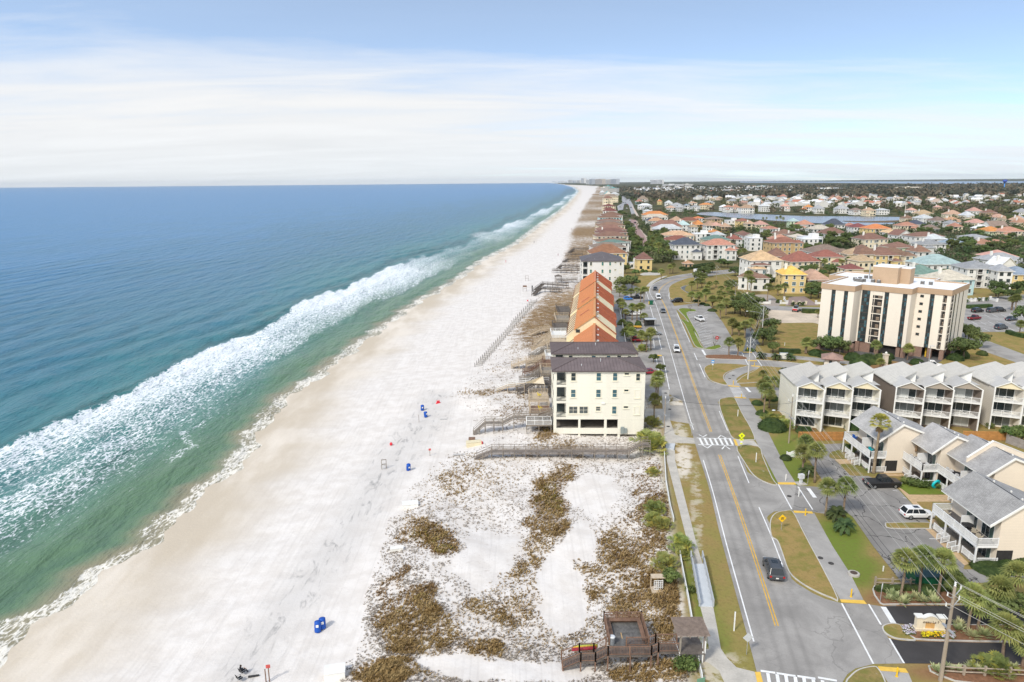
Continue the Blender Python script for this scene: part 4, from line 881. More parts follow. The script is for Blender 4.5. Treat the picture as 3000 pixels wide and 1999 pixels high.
# clipped bushes: (x,y,width m,height m)
for zm,L in((zA,[(185,165,3.0,2.2),(300,428,1.1,.9),(100,40,1.4,1.0),(450,195,1.6,1.0),(880,165,2.0,2.2)]),(zD,[(1960,905,2.6,2.2),(1820,690,1.4,1.0),(1850,780,1.2,.9),(1940,650,1.8,1.2),(2060,430,1.9,1.8),(1760,230,1.6,.9)]),(zE,[(295,720,1.5,1.5),(1430,640,2.0,1.7),(1920,375,1.6,1.2),(1990,560,1.6,1.4),(1760,600,2.4,2.0),(560,560,2.2,1.8),(640,575,2.4,1.6),(880,600,2.5,2.2),(1010,625,2.8,2.6),(940,640,2.8,2.0),(1120,620,2.8,2.5),(1180,590,1.8,1.8),(1810,580,2.2,2.4)]),(z8,[(1780,1090,1.6,1.3),(2100,830,1.4,.9)]),(z7,[(340,830,2.0,1.1),(920,715,1.4,1.1),(830,705,1.2,1.0),(1100,735,1.2,1.5)]),(z6,[(1640,385,2.2,1.6),(1700,385,2.0,1.3),(1500,380,1.3,1.7),(1540,385,1.2,1.5),(1450,1000,1.3,2.0),(1340,1000,1.8,1.7),(2190,755,1.4,1.0),(2240,770,1.3,.9),(2120,720,1.8,.9)]),(zB,[(2200,190,2.2,1.1),(2060,205,2.4,1.0),(2320,160,2.4,1.4),(1720,300,1.8,1.6),(1500,390,1.6,.7),(1180,385,1.2,.6)])):
	for a,b_,r,h in L: plant(DOMEK,zm,a,b_,(r,r,h),'dark green clipped bush','bush','clipped bushes',i=rng.randint(0,1))
# box hedges
def hedge(zm,pts,wd,h,label):
	P=[zm(a,b) for a,b in pts]; mb=MB(); g=random.Random(len(THINGS))
	for p,q in zip(P[:-1],P[1:]):
		n=max(2,int((q-p).length/(wd*.5)))
		for i in range(n):
			c=p.lerp(q,(i+.5)/n); leaf_cloud(mb,(c.x,c.y,h*.5),wd*.55,wd*.55,h*.55,90,.11,g,0,.85)
		d=(q-p); mb.box(((p.x+q.x)/2,(p.y+q.y)/2,h*.46),(d.length,wd*.8,h*.9),math.atan2(d.y,d.x))
	mb.v=[(x,y,max(z,.0)) for x,y,z in mb.v]
	return tag(mb.build('hedge',HEDGE),label,'hedge')
hedge(zE,[(240,540),(330,545),(420,545)],2.0,1.4,'dark green rounded hedge on the mulch strip across the drive from the tower sign')
hedge(z7,[(1370,850),(1470,852),(1570,855)],2.6,1.7,'long clipped hedge beside the graded sandy lot')
hedge(z8,[(1690,800),(1830,795),(1970,788)],2.2,1.5,'clipped hedge along the tower car park behind dark cars')
hedge(z8,[(2160,1085),(2230,1110),(2353,1140),(2450,1150)],1.8,1.3,'curving clipped hedge at the corner of the tower car park')
hedge(z6,[(1930,350),(2050,335),(2180,310),(2300,295)],1.8,1.5,'long dark hedge curving along the bend under the white house')
hedge(z7,[(0,370),(150,340),(300,310)],1.6,1.6,'dark hedge in front of the coral roofed white house')
hedge(zB,[(1080,395),(1300,385),(1500,388),(1720,392)],.9,.7,'low dark hedge under the split rail fence by the dumpster')
hedge(zD,[(2170,920),(2280,925)],1.3,1.0,'dark hedge at the foot of the yellow townhouse patio')
# loose shrubs and palmettos
for zm,a,b_,s,i in((zD,905,880,1.35,0),(zD,915,1085,2.2,0),(zD,890,1030,1.6,1),(zC,1020,190,1.15,1),(zC,1175,30,1.2,0),(zD,830,235,1.3,0),(F,1515,1215,1.05,0),(F,1507,1178,1.1,1),(F,1500,1200,1.0,0),(F,1566,1275,.9,0),(F,1500,1090,.8,1),(zA,480,130,.6,0),(F,1775,975,1.5,1),(F,1800,985,1.2,0)): plant(PMTK,zm,a,b_,s,'bushy bright palmetto','palmetto','bushy palmettos',i)
for zm,a,b_,s in((zC,1170,1060,1.1),(zC,1240,1065,1.2),(zC,1045,310,.8),(zC,1240,400,.7)): plant(SHRUBK,zm,a,b_,s,'leafy green shrub','shrub','leafy shrubs',0)
for a,b_,s in((1340,640,1.1),(1400,660,1.2),(1470,670,1.2),(1510,660,1.0),(1620,680,.9),(840,340,.9),(860,380,.9),(1010,530,.5),(960,490,.5),(1820,70,.7),(1880,150,.7),(2060,160,1.0)): plant(SHRUBK,zA,a,b_,s,'leafy green shrub','shrub','leafy shrubs',0)
for zm,L in((zB,[(1210,430),(1195,470),(1250,460),(1345,465),(1420,460),(1540,445),(1310,500),(1910,790),(2010,780),(1790,730),(1480,490),(1580,490),(1800,690)]),):
	for a,b_ in L: plant(AGK,zm,a,b_,rng.uniform(1.2,1.6),'variegated spiky lily','lily plant','variegated lilies')
for a,b_ in((1590,1070),(1680,1060),(1780,1080),(1890,1060),(1960,1080),(2260,1060),(1620,1100)): plant(AGK,zB,a,b_,1.1,'variegated spiky lily','lily plant','variegated lilies')
plant(PMTK,zB,2080,1090,1.15,'large bushy palmetto','palmetto','bushy palmettos',1)
plant(BAREK,zD,1455,190,1.25,'leafless reddish tree at the end of the small car park','tree',None)
plant(BAREK,z6,2045,830,.9,'small leafless tree on the grass tip at the side road','tree',None)
# broadleaf trees near the tower and grove: (zoom,x,y,scale,proto)
for zm,L in((zE,[(700,560,1.1,0),(600,545,1.0,1),(760,570,.9,0),(1830,600,1.35,1),(1950,500,1.0,0),(1870,470,1.0,2),(100,480,1.1,1),(160,380,1.0,0),(50,330,1.1,2),(190,540,.8,3),(130,430,.9,1),(40,240,1.0,1)]),(z7,[(600,860,1.1,1),(660,870,1.1,0),(720,900,1.2,1),(800,850,1.2,0),(860,930,1.1,1),(760,790,1.1,0),(640,770,1.0,1),(560,620,1.1,0),(600,430,1.1,1),(700,360,1.0,0),(650,420,1.0,3),(440,330,1.0,0),(520,330,.9,1),(740,320,1.0,3),(940,560,1.2,0),(1010,560,1.1,1),(1050,490,1.1,2),(1520,640,1.3,1),(1560,680,1.3,0),(1470,690,1.0,1),(1960,290,1.1,0),(2030,330,1.0,1),(1400,400,1.0,1),(1500,400,1.0,0),(1680,400,1.1,1),(1750,430,1.2,0),(1600,440,1.0,3),(240,440,1.2,1),(300,400,1.1,0),(200,520,1.2,0)]),(z8,[(2030,660,1.3,0),(2050,690,1.2,3),(2290,680,1.4,0),(2200,700,1.0,1),(1440,460,1.0,0),(1520,470,1.0,1),(1640,480,.9,3),(1680,1130,.9,1),(2360,1010,1.3,0),(1700,150,1.3,0),(1800,190,1.4,1),(1900,200,1.4,0),(2000,140,1.5,1),(2100,170,1.4,0),(2200,140,1.4,2),(1600,130,1.3,1),(1650,90,1.2,0),(1500,130,1.1,1),(1800,230,1.0,3),(1950,235,1.0,3),(2280,270,1.2,3),(900,270,1.0,1),(1000,290,1.0,0),(1100,240,1.0,3)]),(zB,[(2190,660,.75,1),(1740,370,.62,3)]),(zC,[(1070,340,.55,3)]),(zD,[(925,330,.6,3),(985,420,.6,3)]),(z6,[(1290,600,1.5,1),(1380,590,1.3,0),(1300,400,1.1,1),(1420,430,.9,3),(1350,520,.7,3)]),(zA,[(2330,300,.9,3),(2230,280,.8,3)])):
	for a,b_,s,i in L: plant(OAKK,zm,a,b_,s,'dark green broadleaf tree','tree','broadleaf trees',i) if False else OAKK.put(i,on(zm,a,b_),rng.uniform(0,6.28),s,'rounded broadleaf tree','broadleaf trees','oak')
# ---------------------------------------------------------------- shared building pieces
GLASS=M('dark window glass',(.035,.05,.055),.5,.6,.12,.6); GLASSB=M('blue window glass',(.06,.135,.165),.4,.7,.12,.6); GLASSM=M('mid window glass',(.10,.115,.115),.5,.5,.15,.6)
TRIM=M('white trim',(.80,.79,.75),.08,1,.7); CREAMT=M('cream trim',(.80,.76,.62),.07,1,.75); DARK=M('dark void',(.035,.033,.032),.3,1,.9); RAILD=M('dark railing',(.05,.048,.045),.2,2,.6)
WPAINT=M('white deck paint',(.80,.80,.79),.10,.9,.7); WOODG=M('weathered deck wood',(.27,.235,.20),.28,1.4,.9,streak=False,rnd=.2); WOODB=M('brown stained deck',(.215,.13,.09),.3,1.6,.85); WOODT=M('pale timber',(.56,.46,.34),.2,1.5,.9); WOODD=M('dark worn timber',(.145,.125,.11),.4,1.4,.9)
STEEL=M('galvanised steel',(.45,.46,.47),.15,2,.5,.5,.4); ALU=M('painted aluminium',(.62,.64,.66),.1,2,.5,.5)
WINC={}
def window(parent,x,y,z,w,h,rz=0,glass=None,frame=None,cols=1,rows=2,sill=True,fr=.14):
	glass=glass or GLASS; frame=frame or TRIM
	key=(round(w,1),round(h,1),glass.name,frame.name,cols,rows,sill,fr)
	if key not in WINC:
		f=MB(); d=.07
		for sx in(-1,1): f.bb(sx*(w/2+fr/2)-fr/2,sx*(w/2+fr/2)+fr/2,-d,.02,-h/2-fr,h/2+fr)
		for sz in(-1,1): f.bb(-w/2,w/2,-d,.02,sz*(h/2+fr/2)-fr/2,sz*(h/2+fr/2)+fr/2)
		for c in range(1,cols): f.bb(-w/2+w*c/cols-.03,-w/2+w*c/cols+.03,-.055,.02,-h/2,h/2)
		for r in range(1,rows): f.bb(-w/2,w/2,-.05,.02,-h/2+h*r/rows-.025,-h/2+h*r/rows+.025)
		if sill: f.bb(-w/2-fr*1.5,w/2+fr*1.5,-.16,-.0,-h/2-fr*1.6,-h/2-fr*1.0)
		p=MB(); p.bb(-w/2,w/2,-.022,.02,-h/2,h/2)
		WINC[key]=(f.mesh('window',frame),p.mesh('pane',glass))
	a,b=WINC[key]; o=obj('window',a,parent,(x,y,z),rz); obj('pane',b,o); return o
def hip_roof(mb,x0,x1,y0,y1,z,h,ov=.5,mi=0,th=.18,ms=1):
	x0-=ov;x1+=ov;y0-=ov;y1+=ov; w,d=x1-x0,y1-y0
	if w>=d: r0,r1=(x0+d/2,(y0+y1)/2,z+h),(x1-d/2,(y0+y1)/2,z+h)
	else: r0,r1=((x0+x1)/2,y0+w/2,z+h),((x0+x1)/2,y1-w/2,z+h)
	a,b,c,e=(x0,y0,z),(x1,y0,z),(x1,y1,z),(x0,y1,z)
	if w>=d: fs=[[a,b,r1,r0],[b,c,r1],[c,e,r0,r1],[e,a,r0]]
	else: fs=[[a,b,r0],[b,c,r1,r0],[c,e,r1],[e,a,r0,r1]]
	for f in fs: mb.add(f,[tuple(range(len(f)))],mi)
	lo=z-th
	for p,q in((a,b),(b,c),(c,e),(e,a)): mb.add([(p[0],p[1],lo),(q[0],q[1],lo),q,p],[(0,1,2,3)],ms)
	mb.add([(x0,y0,lo),(x0,y1,lo),(x1,y1,lo),(x1,y0,lo)],[(0,1,2,3)],ms); return r0,r1
def gable_roof(mb,x0,x1,y0,y1,z,h,ov=.4,axis='x',mi=0,mg=1,th=.16):
	if axis=='x':
		ym=(y0+y1)/2; A=[(x0-ov,y0-ov,z-h*ov/((y1-y0)/2)),(x1+ov,y0-ov,z-h*ov/((y1-y0)/2)),(x1+ov,ym,z+h),(x0-ov,ym,z+h),(x0-ov,y1+ov,z-h*ov/((y1-y0)/2)),(x1+ov,y1+ov,z-h*ov/((y1-y0)/2))]
		ends=[[(x0,y0,z),(x0,y1,z),(x0,ym,z+h-.02)],[(x1,y0,z),(x1,y1,z),(x1,ym,z+h-.02)]]
	else:
		xm=(x0+x1)/2; A=[(x0-ov,y0-ov,z-h*ov/((x1-x0)/2)),(x0-ov,y1+ov,z-h*ov/((x1-x0)/2)),(xm,y1+ov,z+h),(xm,y0-ov,z+h),(x1+ov,y0-ov,z-h*ov/((x1-x0)/2)),(x1+ov,y1+ov,z-h*ov/((x1-x0)/2))]
		ends=[[(x0,y0,z),(x1,y0,z),(xm,y0,z+h-.02)],[(x0,y1,z),(x1,y1,z),(xm,y1,z+h-.02)]]
	A2=[(p[0],p[1],p[2]+th) for p in A]
	for f in((0,1,2,3),(3,2,5,4)):
		mb.add([A2[i] for i in f],[(0,1,2,3)],mi); mb.add([A[i] for i in f],[(3,2,1,0)],mg)
	loop=[0,1,2,5,4,3]
	for i in range(6):
		p,q=loop[i],loop[(i+1)%6]; mb.add([A[p],A[q],A2[q],A2[p]],[(0,1,2,3)],mg)
	for e in ends: mb.add(e,[(0,1,2)],mg)
def rail(mb,pts,h=1.05,mi=0,post=1.9,pick=.14,pw=.035,rw=.07,top=.09,full=True,mid=None):
	"""picket or rail balustrade along a line of points"""
	for p,q in zip(pts[:-1],pts[1:]):
		p,q=Vector(p),Vector(q); d=q-p; L=Vector((d.x,d.y,0)).length
		if L<.05: continue
		up=Vector((0,0,1)); n=max(1,round(L/post))
		for i in range(n+1):
			c=p.lerp(q,i/n); mb.box((c.x,c.y,c.z+h/2+.03),(rw*1.3,rw*1.3,h+.06),math.atan2(d.y,d.x),mi)
		def bar(z,t,wd):
			a,b=p+up*z,q+up*z; s=Vector((-d.y,d.x,0)).normalized()*wd/2
			vs=[a-s,a+s,b+s,b-s]; vs+=[v+up*t for v in vs]; mb.add(vs,[(0,1,2,3),(7,6,5,4),(0,4,5,1),(1,5,6,2),(2,6,7,3),(3,7,4,0)],mi)
		bar(h-top*.5,top*.6,.13); bar(.09,.07,.06)
		if mid:
			for z in mid: bar(z,.09,.05)
		if full:
			k=max(1,int(L/pick))
			for i in range(k):
				c=p.lerp(q,(i+.5)/k); mb.box((c.x,c.y,c.z+h/2),(pw,pw,h-.12),math.atan2(d.y,d.x),mi)
def roofm(name,col,kind='tile',var=.2):
	if name in MATS: return MATS[name]
	m,nt=new_mat(name); tc=nd(nt,'ShaderNodeTexCoord').outputs['Object']; oi=nd(nt,'ShaderNodeObjectInfo').outputs['Random']
	sp=nd(nt,'ShaderNodeSeparateXYZ',{0:tc})
	a=nd(nt,'ShaderNodeTexNoise',{'Vector':nd(nt,'ShaderNodeMapping',{0:tc,'Scale':(1,1,1.6)}),'Scale':.45,'Detail':6.0,'Roughness':.68}).outputs[0]
	b=nd(nt,'ShaderNodeTexNoise',{'Vector':tc,'Scale':5.0,'Detail':3.0}).outputs[0]
	c=mixc(nt,ss(nt,a,.33,.67),tuple(x*(1-var) for x in col),tuple(min(1,x*(1+var*.8)) for x in col))
	c=mixc(nt,mth(nt,'MULTIPLY',ss(nt,b,.5,.72),.35),c,tuple(x*.62 for x in col))
	h=None
	if kind in('tile','shingle'):
		f=mth(nt,'FRACT',mth(nt,'MULTIPLY',sp.outputs[2],6.5 if kind=='tile' else 9.0)); ln=ss(nt,f,.0,.35)
		c=mixc(nt,ln,mixc(nt,.45,c,(.03,.02,.015)),c); h=f
		c=mixc(nt,mth(nt,'MULTIPLY',ss(nt,nd(nt,'ShaderNodeTexNoise',{'Vector':nd(nt,'ShaderNodeMapping',{0:tc,'Scale':(2.2,2.2,7)}),'Scale':1.0,'Detail':2.0}).outputs[0],.52,.62),.28),c,tuple(min(1,x*1.35+.02) for x in col))
	c=nd(nt,'ShaderNodeHueSaturation',{'Color':c,'Value':mth(nt,'ADD',mth(nt,'MULTIPLY',oi,.30),.85),'Hue':mth(nt,'ADD',mth(nt,'MULTIPLY',mth(nt,'FRACT',mth(nt,'MULTIPLY',oi,5.7)),.03),.485)}).outputs[0]
	fin(nt,c,.62 if kind=='metal' else .85,.3,h,.4,.05); MATS[name]=m; return m
# ---------------------------------------------------------------- cream beach condominiums
CWALL=M('cream stucco',(.79,.765,.665),.07,.35,.85,streak=True); BROOF=roofm('brown standing seam roof',(.150,.120,.118),'metal',.12); SEAMD=M('roof seams',(.115,.092,.092),.1,1,.6)
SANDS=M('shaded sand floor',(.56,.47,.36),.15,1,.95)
def condo(label,o,rz,W=18.2,D=10.0,ez=15.75,base=-2.4,rh=1.25,roof=BROOF,wall=CWALL,blue=GLASSB,detail=True,fl=(2.9,5.75,8.55,11.95),seam=True):
	t=thing('beach_condominium',label,'condo building',(o[0],o[1],base),rz)
	k=W/18.2; g=3.0; mb=MB()
	x1=2.5*k                           # corner balcony bay on the sea side
	top=ez; f0=fl[0]+1.9; lv=[f0,8.55 if detail else 8.55,11.95,ez]  # floors
	lv=[5.5,8.9,12.3,ez]
	mb.bb(x1,W,0,D,lv[0],top)                                    # apartments
	for a,b in zip(lv[:-1],lv[1:]): mb.bb(0,x1-.003,0.003,D,a-.05,a+.42)     # balcony slabs
	mb.bb(0.003,x1-.003,.003,D,top-.42,top-.003)
	mb.bb(.0,.58,-.003,.55,0,top-.003); mb.bb(.0,.5,D-.5,D-.003,0,top-.003); mb.bb(.0,.35,4.5,4.9,lv[0],top-.003)
	mb.bb(.6,x1-.003,3.2,D-.5,lv[0],top-.42)
	# car deck and its parapet
	mb.bb(0.003,W-.003,.02,D-.02,3.0,3.3); mb.bb(0.02,13.5*k,-.06,.25,2.35,3.55); mb.bb(.02,.3,.26,D-.3,2.35,3.55)
	mb.bb(13.5*k,W-.002,.003,D-.003,2.25,lv[0]-.002)
	mb.bb(.01,13.5*k-.01,D-.4,D-.02,3.3,lv[0]-.003)
	for xa,xb in((5.02,5.45),(10.25,10.75),(13.0,13.5)): mb.bb(xa*k,xb*k,.004,.45,0,lv[0]-.004)
	for xa in(5.1,10.3,13.0,17.7): mb.bb(xa*k,xa*k+.4,6,6.4,0,3.0); mb.bb(xa*k,xa*k+.4,D-.46,D-.05,0,3.0)
	for z in lv: mb.bb(x1+.003,W-.003,-.03,.0,z-.04,z+.04) if z<ez else None
	mb.build('wall',wall,t)
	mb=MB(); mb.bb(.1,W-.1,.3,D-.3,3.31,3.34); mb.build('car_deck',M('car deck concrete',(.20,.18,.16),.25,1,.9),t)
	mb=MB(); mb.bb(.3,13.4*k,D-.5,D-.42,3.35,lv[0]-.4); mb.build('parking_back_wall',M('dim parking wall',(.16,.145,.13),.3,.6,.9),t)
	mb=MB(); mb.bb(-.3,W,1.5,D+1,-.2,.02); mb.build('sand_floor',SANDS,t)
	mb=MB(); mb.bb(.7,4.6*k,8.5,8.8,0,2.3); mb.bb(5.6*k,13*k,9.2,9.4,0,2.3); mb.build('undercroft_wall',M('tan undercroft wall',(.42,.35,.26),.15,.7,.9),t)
	mb=MB(); hip_roof(mb,0,W,0,D,ez,rh,.42,0,.26,1)
	if seam:
		hw=(D+.84)/2; n=int(W/.62)
		for i in range(n+1):
			x=-.42+i*(W+.84)/n; dd=min(x+.42,W+.42-x,hw)
			if dd>.15:
				z1=ez+rh*dd/hw
				for s in(0,1):
					ya=-.42 if s==0 else D+.42; yb=ya+(dd if s==0 else -dd)
					mb.add([(x-.025,ya,ez+.015),(x+.025,ya,ez+.015),(x+.025,yb,z1+.015),(x-.025,yb,z1+.015),(x,ya,ez+.06),(x,yb,z1+.06)],[(0,4,5,3),(4,1,2,5)],1)
		for s in(0,1):
			xa=-.42 if s==0 else W+.42; sg=1 if s==0 else -1
			for i in range(int((D+.84)/.62)+1):
				y=-.42+i*.62; dd=min(y+.42,D+.42-y,hw)
				if dd>.15: mb.add([(xa,y-.025,ez+.015),(xa,y+.025,ez+.015),(xa+sg*dd,y+.025,ez+rh*dd/hw+.015),(xa+sg*dd,y-.025,ez+rh*dd/hw+.015),(xa,y,ez+.06),(xa+sg*dd,y,ez+rh*dd/hw+.06)],[(0,4,5,3),(4,1,2,5)],1)
		q=(-.42+hw,D/2,ez+rh); r=(W+.42-hw,D/2,ez+rh)
		for p,e in(((-.42,-.42,ez),q),((W+.42,-.42,ez),r),((-.42,D+.42,ez),q),((W+.42,D+.42,ez),r),(q,r)): mb.tube((p[0],p[1],p[2]+.04),(e[0],e[1],e[2]+.04),.07,None,5,1)
	mb.build('roof',[roof,SEAMD],t)
	for x,y,z in((5.6*k,1.6,ez+.4),(9.6*k,3.5,ez+1.0)): mb=MB(); mb.tube((x,y,z-.2),(x,y,z+.35),.06,.06,8); mb.tube((x,y,z+.35),(x,y,z+.5),.11,.02,8); mb.build('roof_vent',ALU,t)
	# windows
	zs=[14.4,10.95,7.45]
	for r,z in enumerate(zs):
		z=z+.0
		if r<2:
			window(t,3.92*k,0,z,.86,1.55,0,GLASS if r==0 else blue,CREAMT); window(t,8.95*k,0,z,.86,1.55,0,blue,CREAMT)
		else:
			for xx in(3.95,6.05): window(t,xx*k,0,z,1.62,1.42,0,GLASSM,CREAMT,2,2)
			window(t,8.95*k,0,z+.28,.82,.85,0,GLASSM,CREAMT,1,2)
		window(t,12.2*k,0,z,.82,1.52,0,blue if r<2 else GLASSB,CREAMT)
		window(t,14.5*k,0,z+.62,.85,.38,0,GLASS,CREAMT,1,1)
		if r==0: window(t,16.75*k,0,z-.05,.74,1.4,0,GLASS,CREAMT)
		else: window(t,16.75*k,0,z-.1,.95,1.55,0,wall,CREAMT,1,1).name='blind_panel'
		# corner balcony
		rb=MB(); zf=lv[2-r]+.42
		rb.bb(.58,x1,.02,.08,zf+.92,zf+1.0); rb.bb(.58,x1,.02,.06,zf+.05,zf+.1); rb.bb(1.45*k,1.5*k,.02,.07,zf,zf+1)
		rb.bb(.02,.08,.55,D-.5,zf+.92,zf+1.0)
		for i in range(int((x1-.58)/.13)): rb.bb(.60+i*.13,.618+i*.13,.03,.05,zf+.1,zf+.92)
		for i in range(40): rb.bb(.03,.05,.6+i*.22,.62+i*.22,zf+.1,zf+.92)
		rb.build('balcony_railing',RAILD,t)
		db=MB(); db.bb(.75,x1-.15,3.17,3.2,zf,zf+2.2); db.build('balcony_door',GLASS,t)
	mb=MB(); mb.bb(9.6*k,10.3*k,-.18,0,8.72,9.0); mb.build('outdoor_lamp',TRIM,t)
	return t
cb=GP(1624,1086,13.3)
cr_=-.03
FRONT=condo('cream four storey beach condo with brown hip roof, nearest the dune boardwalk',(cb.x-.1,cb.y),cr_)
# meter boxes and service stair on its front
mb=MB(); mb.bb(13.6,14.25,-.3,0,2.5,3.9); mb.bb(14.3,14.85,-.26,0,2.6,3.6); o=mb.build('meter_box',M('grey meter box',(.27,.31,.31),.15,2,.6),FRONT)
mb=MB(); mb.bb(.15,2.0,.5,1.6,2.0,2.5); mb.bb(1.7,2.0,.5,.8,0,2.0); mb.build('entry_beam',TRIM,FRONT)
cb2=GP(1619.5,1035.5,13.3)
b2=condo('cream condo behind the nearest one, of which mainly the brown hip roof shows',(cb2.x,cb2.y),cr_)
gw=GP(1705,768,13.3)
GREY=M('pale grey stucco',(.70,.69,.665),.07,.3,.85,streak=True)
condo('pale grey condo with teal windows and slate hip roof beyond the orange roofs',(gw.x,gw.y),-.05,W=19.5,D=19,ez=15.8,base=-2.0,rh=3.4,roof=roofm('slate metal roof',(.125,.112,.118),'metal',.1),wall=GREY,blue=M('teal window glass',(.025,.16,.16),.2,.6,.2,.5),seam=False)
# ---------------------------------------------------------------- orange roofed townhouse row
def orange_row():
	a=math.atan2(.1225,1); O=Vector((22.6-.1225*26,183-25.8,-.5))
	t=thing('townhouse_row','long townhouse row with stepped bright orange metal roofs beside the dunes','townhouses',O,-a)
	OR=M('orange metal roof',(.60,.245,.105),.10,.3,.55,rnd=.06); OD=M('orange roof ribs',(.50,.19,.075),.1,1,.55); CR=M('tan stucco',(.76,.66,.44),.10,.4,.85); CAP=M('brown cap boards',(.26,.12,.06),.2,1,.8)
	RC=M('shade tinted orange roof',(.40,.14,.072),.25,.35,.6)  # same roof metal, darkened: street slope's shade is in the colour
	segs=[(-.5,26,12.5),(26,53.5,14.8),(53.5,84.5,15.5),(84.5,113,16.0)]
	for i,(y0,y1,zr) in enumerate(segs):
		ex,ez=6.3,zr-4.9; lx,lz=-5.5,zr-3.9; sx,sz=-7.7,zr-6.0
		mb=MB(); pr=[(lx,0),(sx,sz-.0),(sx,0)]
		prof=[(sx+.1,0),(ex-.35,0),(ex-.35,ez+.1),(0,zr-.22),(lx,lz-.2),(sx+.1,sz-.2)]
		n=len(prof); vs=[(p[0],y0+.05,p[1]) for p in prof]+[(p[0],y1-.02,p[1]) for p in prof]
		mb.add(vs,[tuple(range(n)),tuple(range(2*n-1,n-1,-1))]+[(j,j+n,(j+1)%n+n,(j+1)%n) for j in range(n)]); mb.build('wall',CR,t)
		mb=MB()
		th=.22
		# sea side slope, one plane; street side in overlapping flights
		mb.add([(lx,y0-.25,lz),(0,y0-.25,zr),(0,y1,zr),(lx,y1,lz),(lx,y0-.25,lz-th),(0,y0-.25,zr-th),(0,y1,zr-th),(lx,y1,lz-th)],[(0,1,2,3),(4,7,6,5),(0,4,5,1),(2,6,7,3),(3,7,4,0)],0)
		m=int((y1-y0)/.5)
		for j in range(m):
			y=y0+j*(y1-y0)/m; mb.add([(lx,y-.03,lz+.01),(lx,y+.03,lz+.01),(0,y+.03,zr+.01),(0,y-.03,zr+.01),(lx,y,lz+.06),(0,y,zr+.06)],[(0,3,5,4),(4,5,2,1)],1)
		fl=3; L=(y1-y0)/fl
		for j in range(fl):
			ya,yb=y0+j*L-.2,y0+(j+1)*L; dz=.38*(j%3)-.35; dx=.28*(j%3)-.2; ex2=ex+dx; ez2=ez+dz*.55
			zt=zr-.05+(dz-.1)*.4
			mb.add([(0,ya,zt),(ex2,ya,ez2),(ex2,yb,ez2),(0,yb,zt),(0,ya,zt-.3),(ex2,ya,ez2-.3),(ex2,yb,ez2-.3),(0,yb,zt-.3)],[(0,1,2,3),(4,7,6,5),(0,4,5,1),(1,5,6,2),(2,6,7,3)],2)
			q=int(L/.5)
			for s in range(q):
				y=ya+.1+s*L/q; mb.add([(0,y-.03,zt+.01),(0,y+.03,zt+.01),(ex2,y+.03,ez2+.01),(ex2,y-.03,ez2+.01),(0,y,zt+.06),(ex2,y,ez2+.06)],[(0,3,5,4),(4,5,2,1)],3)
		mb.bb(-.32,.32,y0-.3,y1,zr-.12,zr+.14,0)
		mb.build('roof',[OR,OD,RC,M('shade tinted roof ribs',(.33,.09,.04),.15,.8,.6)],t)  # last two slots carry the street slope's shade in their colour
		for j in range(9):
			mb=MB(); y=y0+(j+.0)*(y1-y0)/9+.15
			mb.add([(lx,y-.13,lz+.02),(lx,y+.13,lz+.02),(sx-.15,y+.13,sz+.02),(sx-.15,y-.13,sz+.02),(lx,y-.13,lz+.22),(lx,y+.13,lz+.22),(sx-.15,y+.13,sz+.22),(sx-.15,y-.13,sz+.22)],[(0,3,2,1),(4,5,6,7),(0,1,5,4),(1,2,6,5),(2,3,7,6),(3,0,4,7)])
			mb.build('wing_wall_cap',CAP,t)
		for j in range(4):
			mb=MB(); y=y0+2+j*6.5; z=zr-.75
			if y<y1-1: mb.box((.95,y,z+.18),(.55,.55,.28)); mb.build('roof_vent',ALU,t)
		if i in(0,1,2):
			mb=MB(); yc=y0+(9,15,6)[i]; xa=-1.4
			for s in range(9):
				x=xa-.28*s-.3; z=zr+(x/lx)*(lz-zr); q=(9-s)/9 if i==0 else 1
				mb.add([(x,yc-.4*q-.3,z+.07),(x-.28,yc-.4*q-.3,z-.28*.71+.07),(x-.28,yc+.4*q,z-.28*.71+.07),(x,yc+.4*q,z+.07)],[(0,1,2,3)])
			mb.build('roof_patch',M('darker roof panels',(.42,.10,.045),.1,1,.6),t)  # darker red orange patch laid on the sea side slope
		if i>0:
			mb=MB(); mb.bb(-5.0,-3.9,y0-.02,y0+.2,zr-4.9,zr-4.0); mb.build('gable_window',GLASS,t)
	# raised access walk on the street side
	mb=MB(); mb.bb(6.4,9.6,-.5,113,2.4,2.65); mb.build('access_deck',M('grey walk coating',(.30,.31,.33),.12,.5,.85),t)
	mb=MB(); rail(mb,[(9.5,-.5,2.65),(9.5,113,2.65)],1.0,post=3.2,pick=.3); mb.build('access_railing',WPAINT,t)
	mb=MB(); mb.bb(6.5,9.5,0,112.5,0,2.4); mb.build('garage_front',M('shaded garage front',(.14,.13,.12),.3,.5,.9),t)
orange_row()
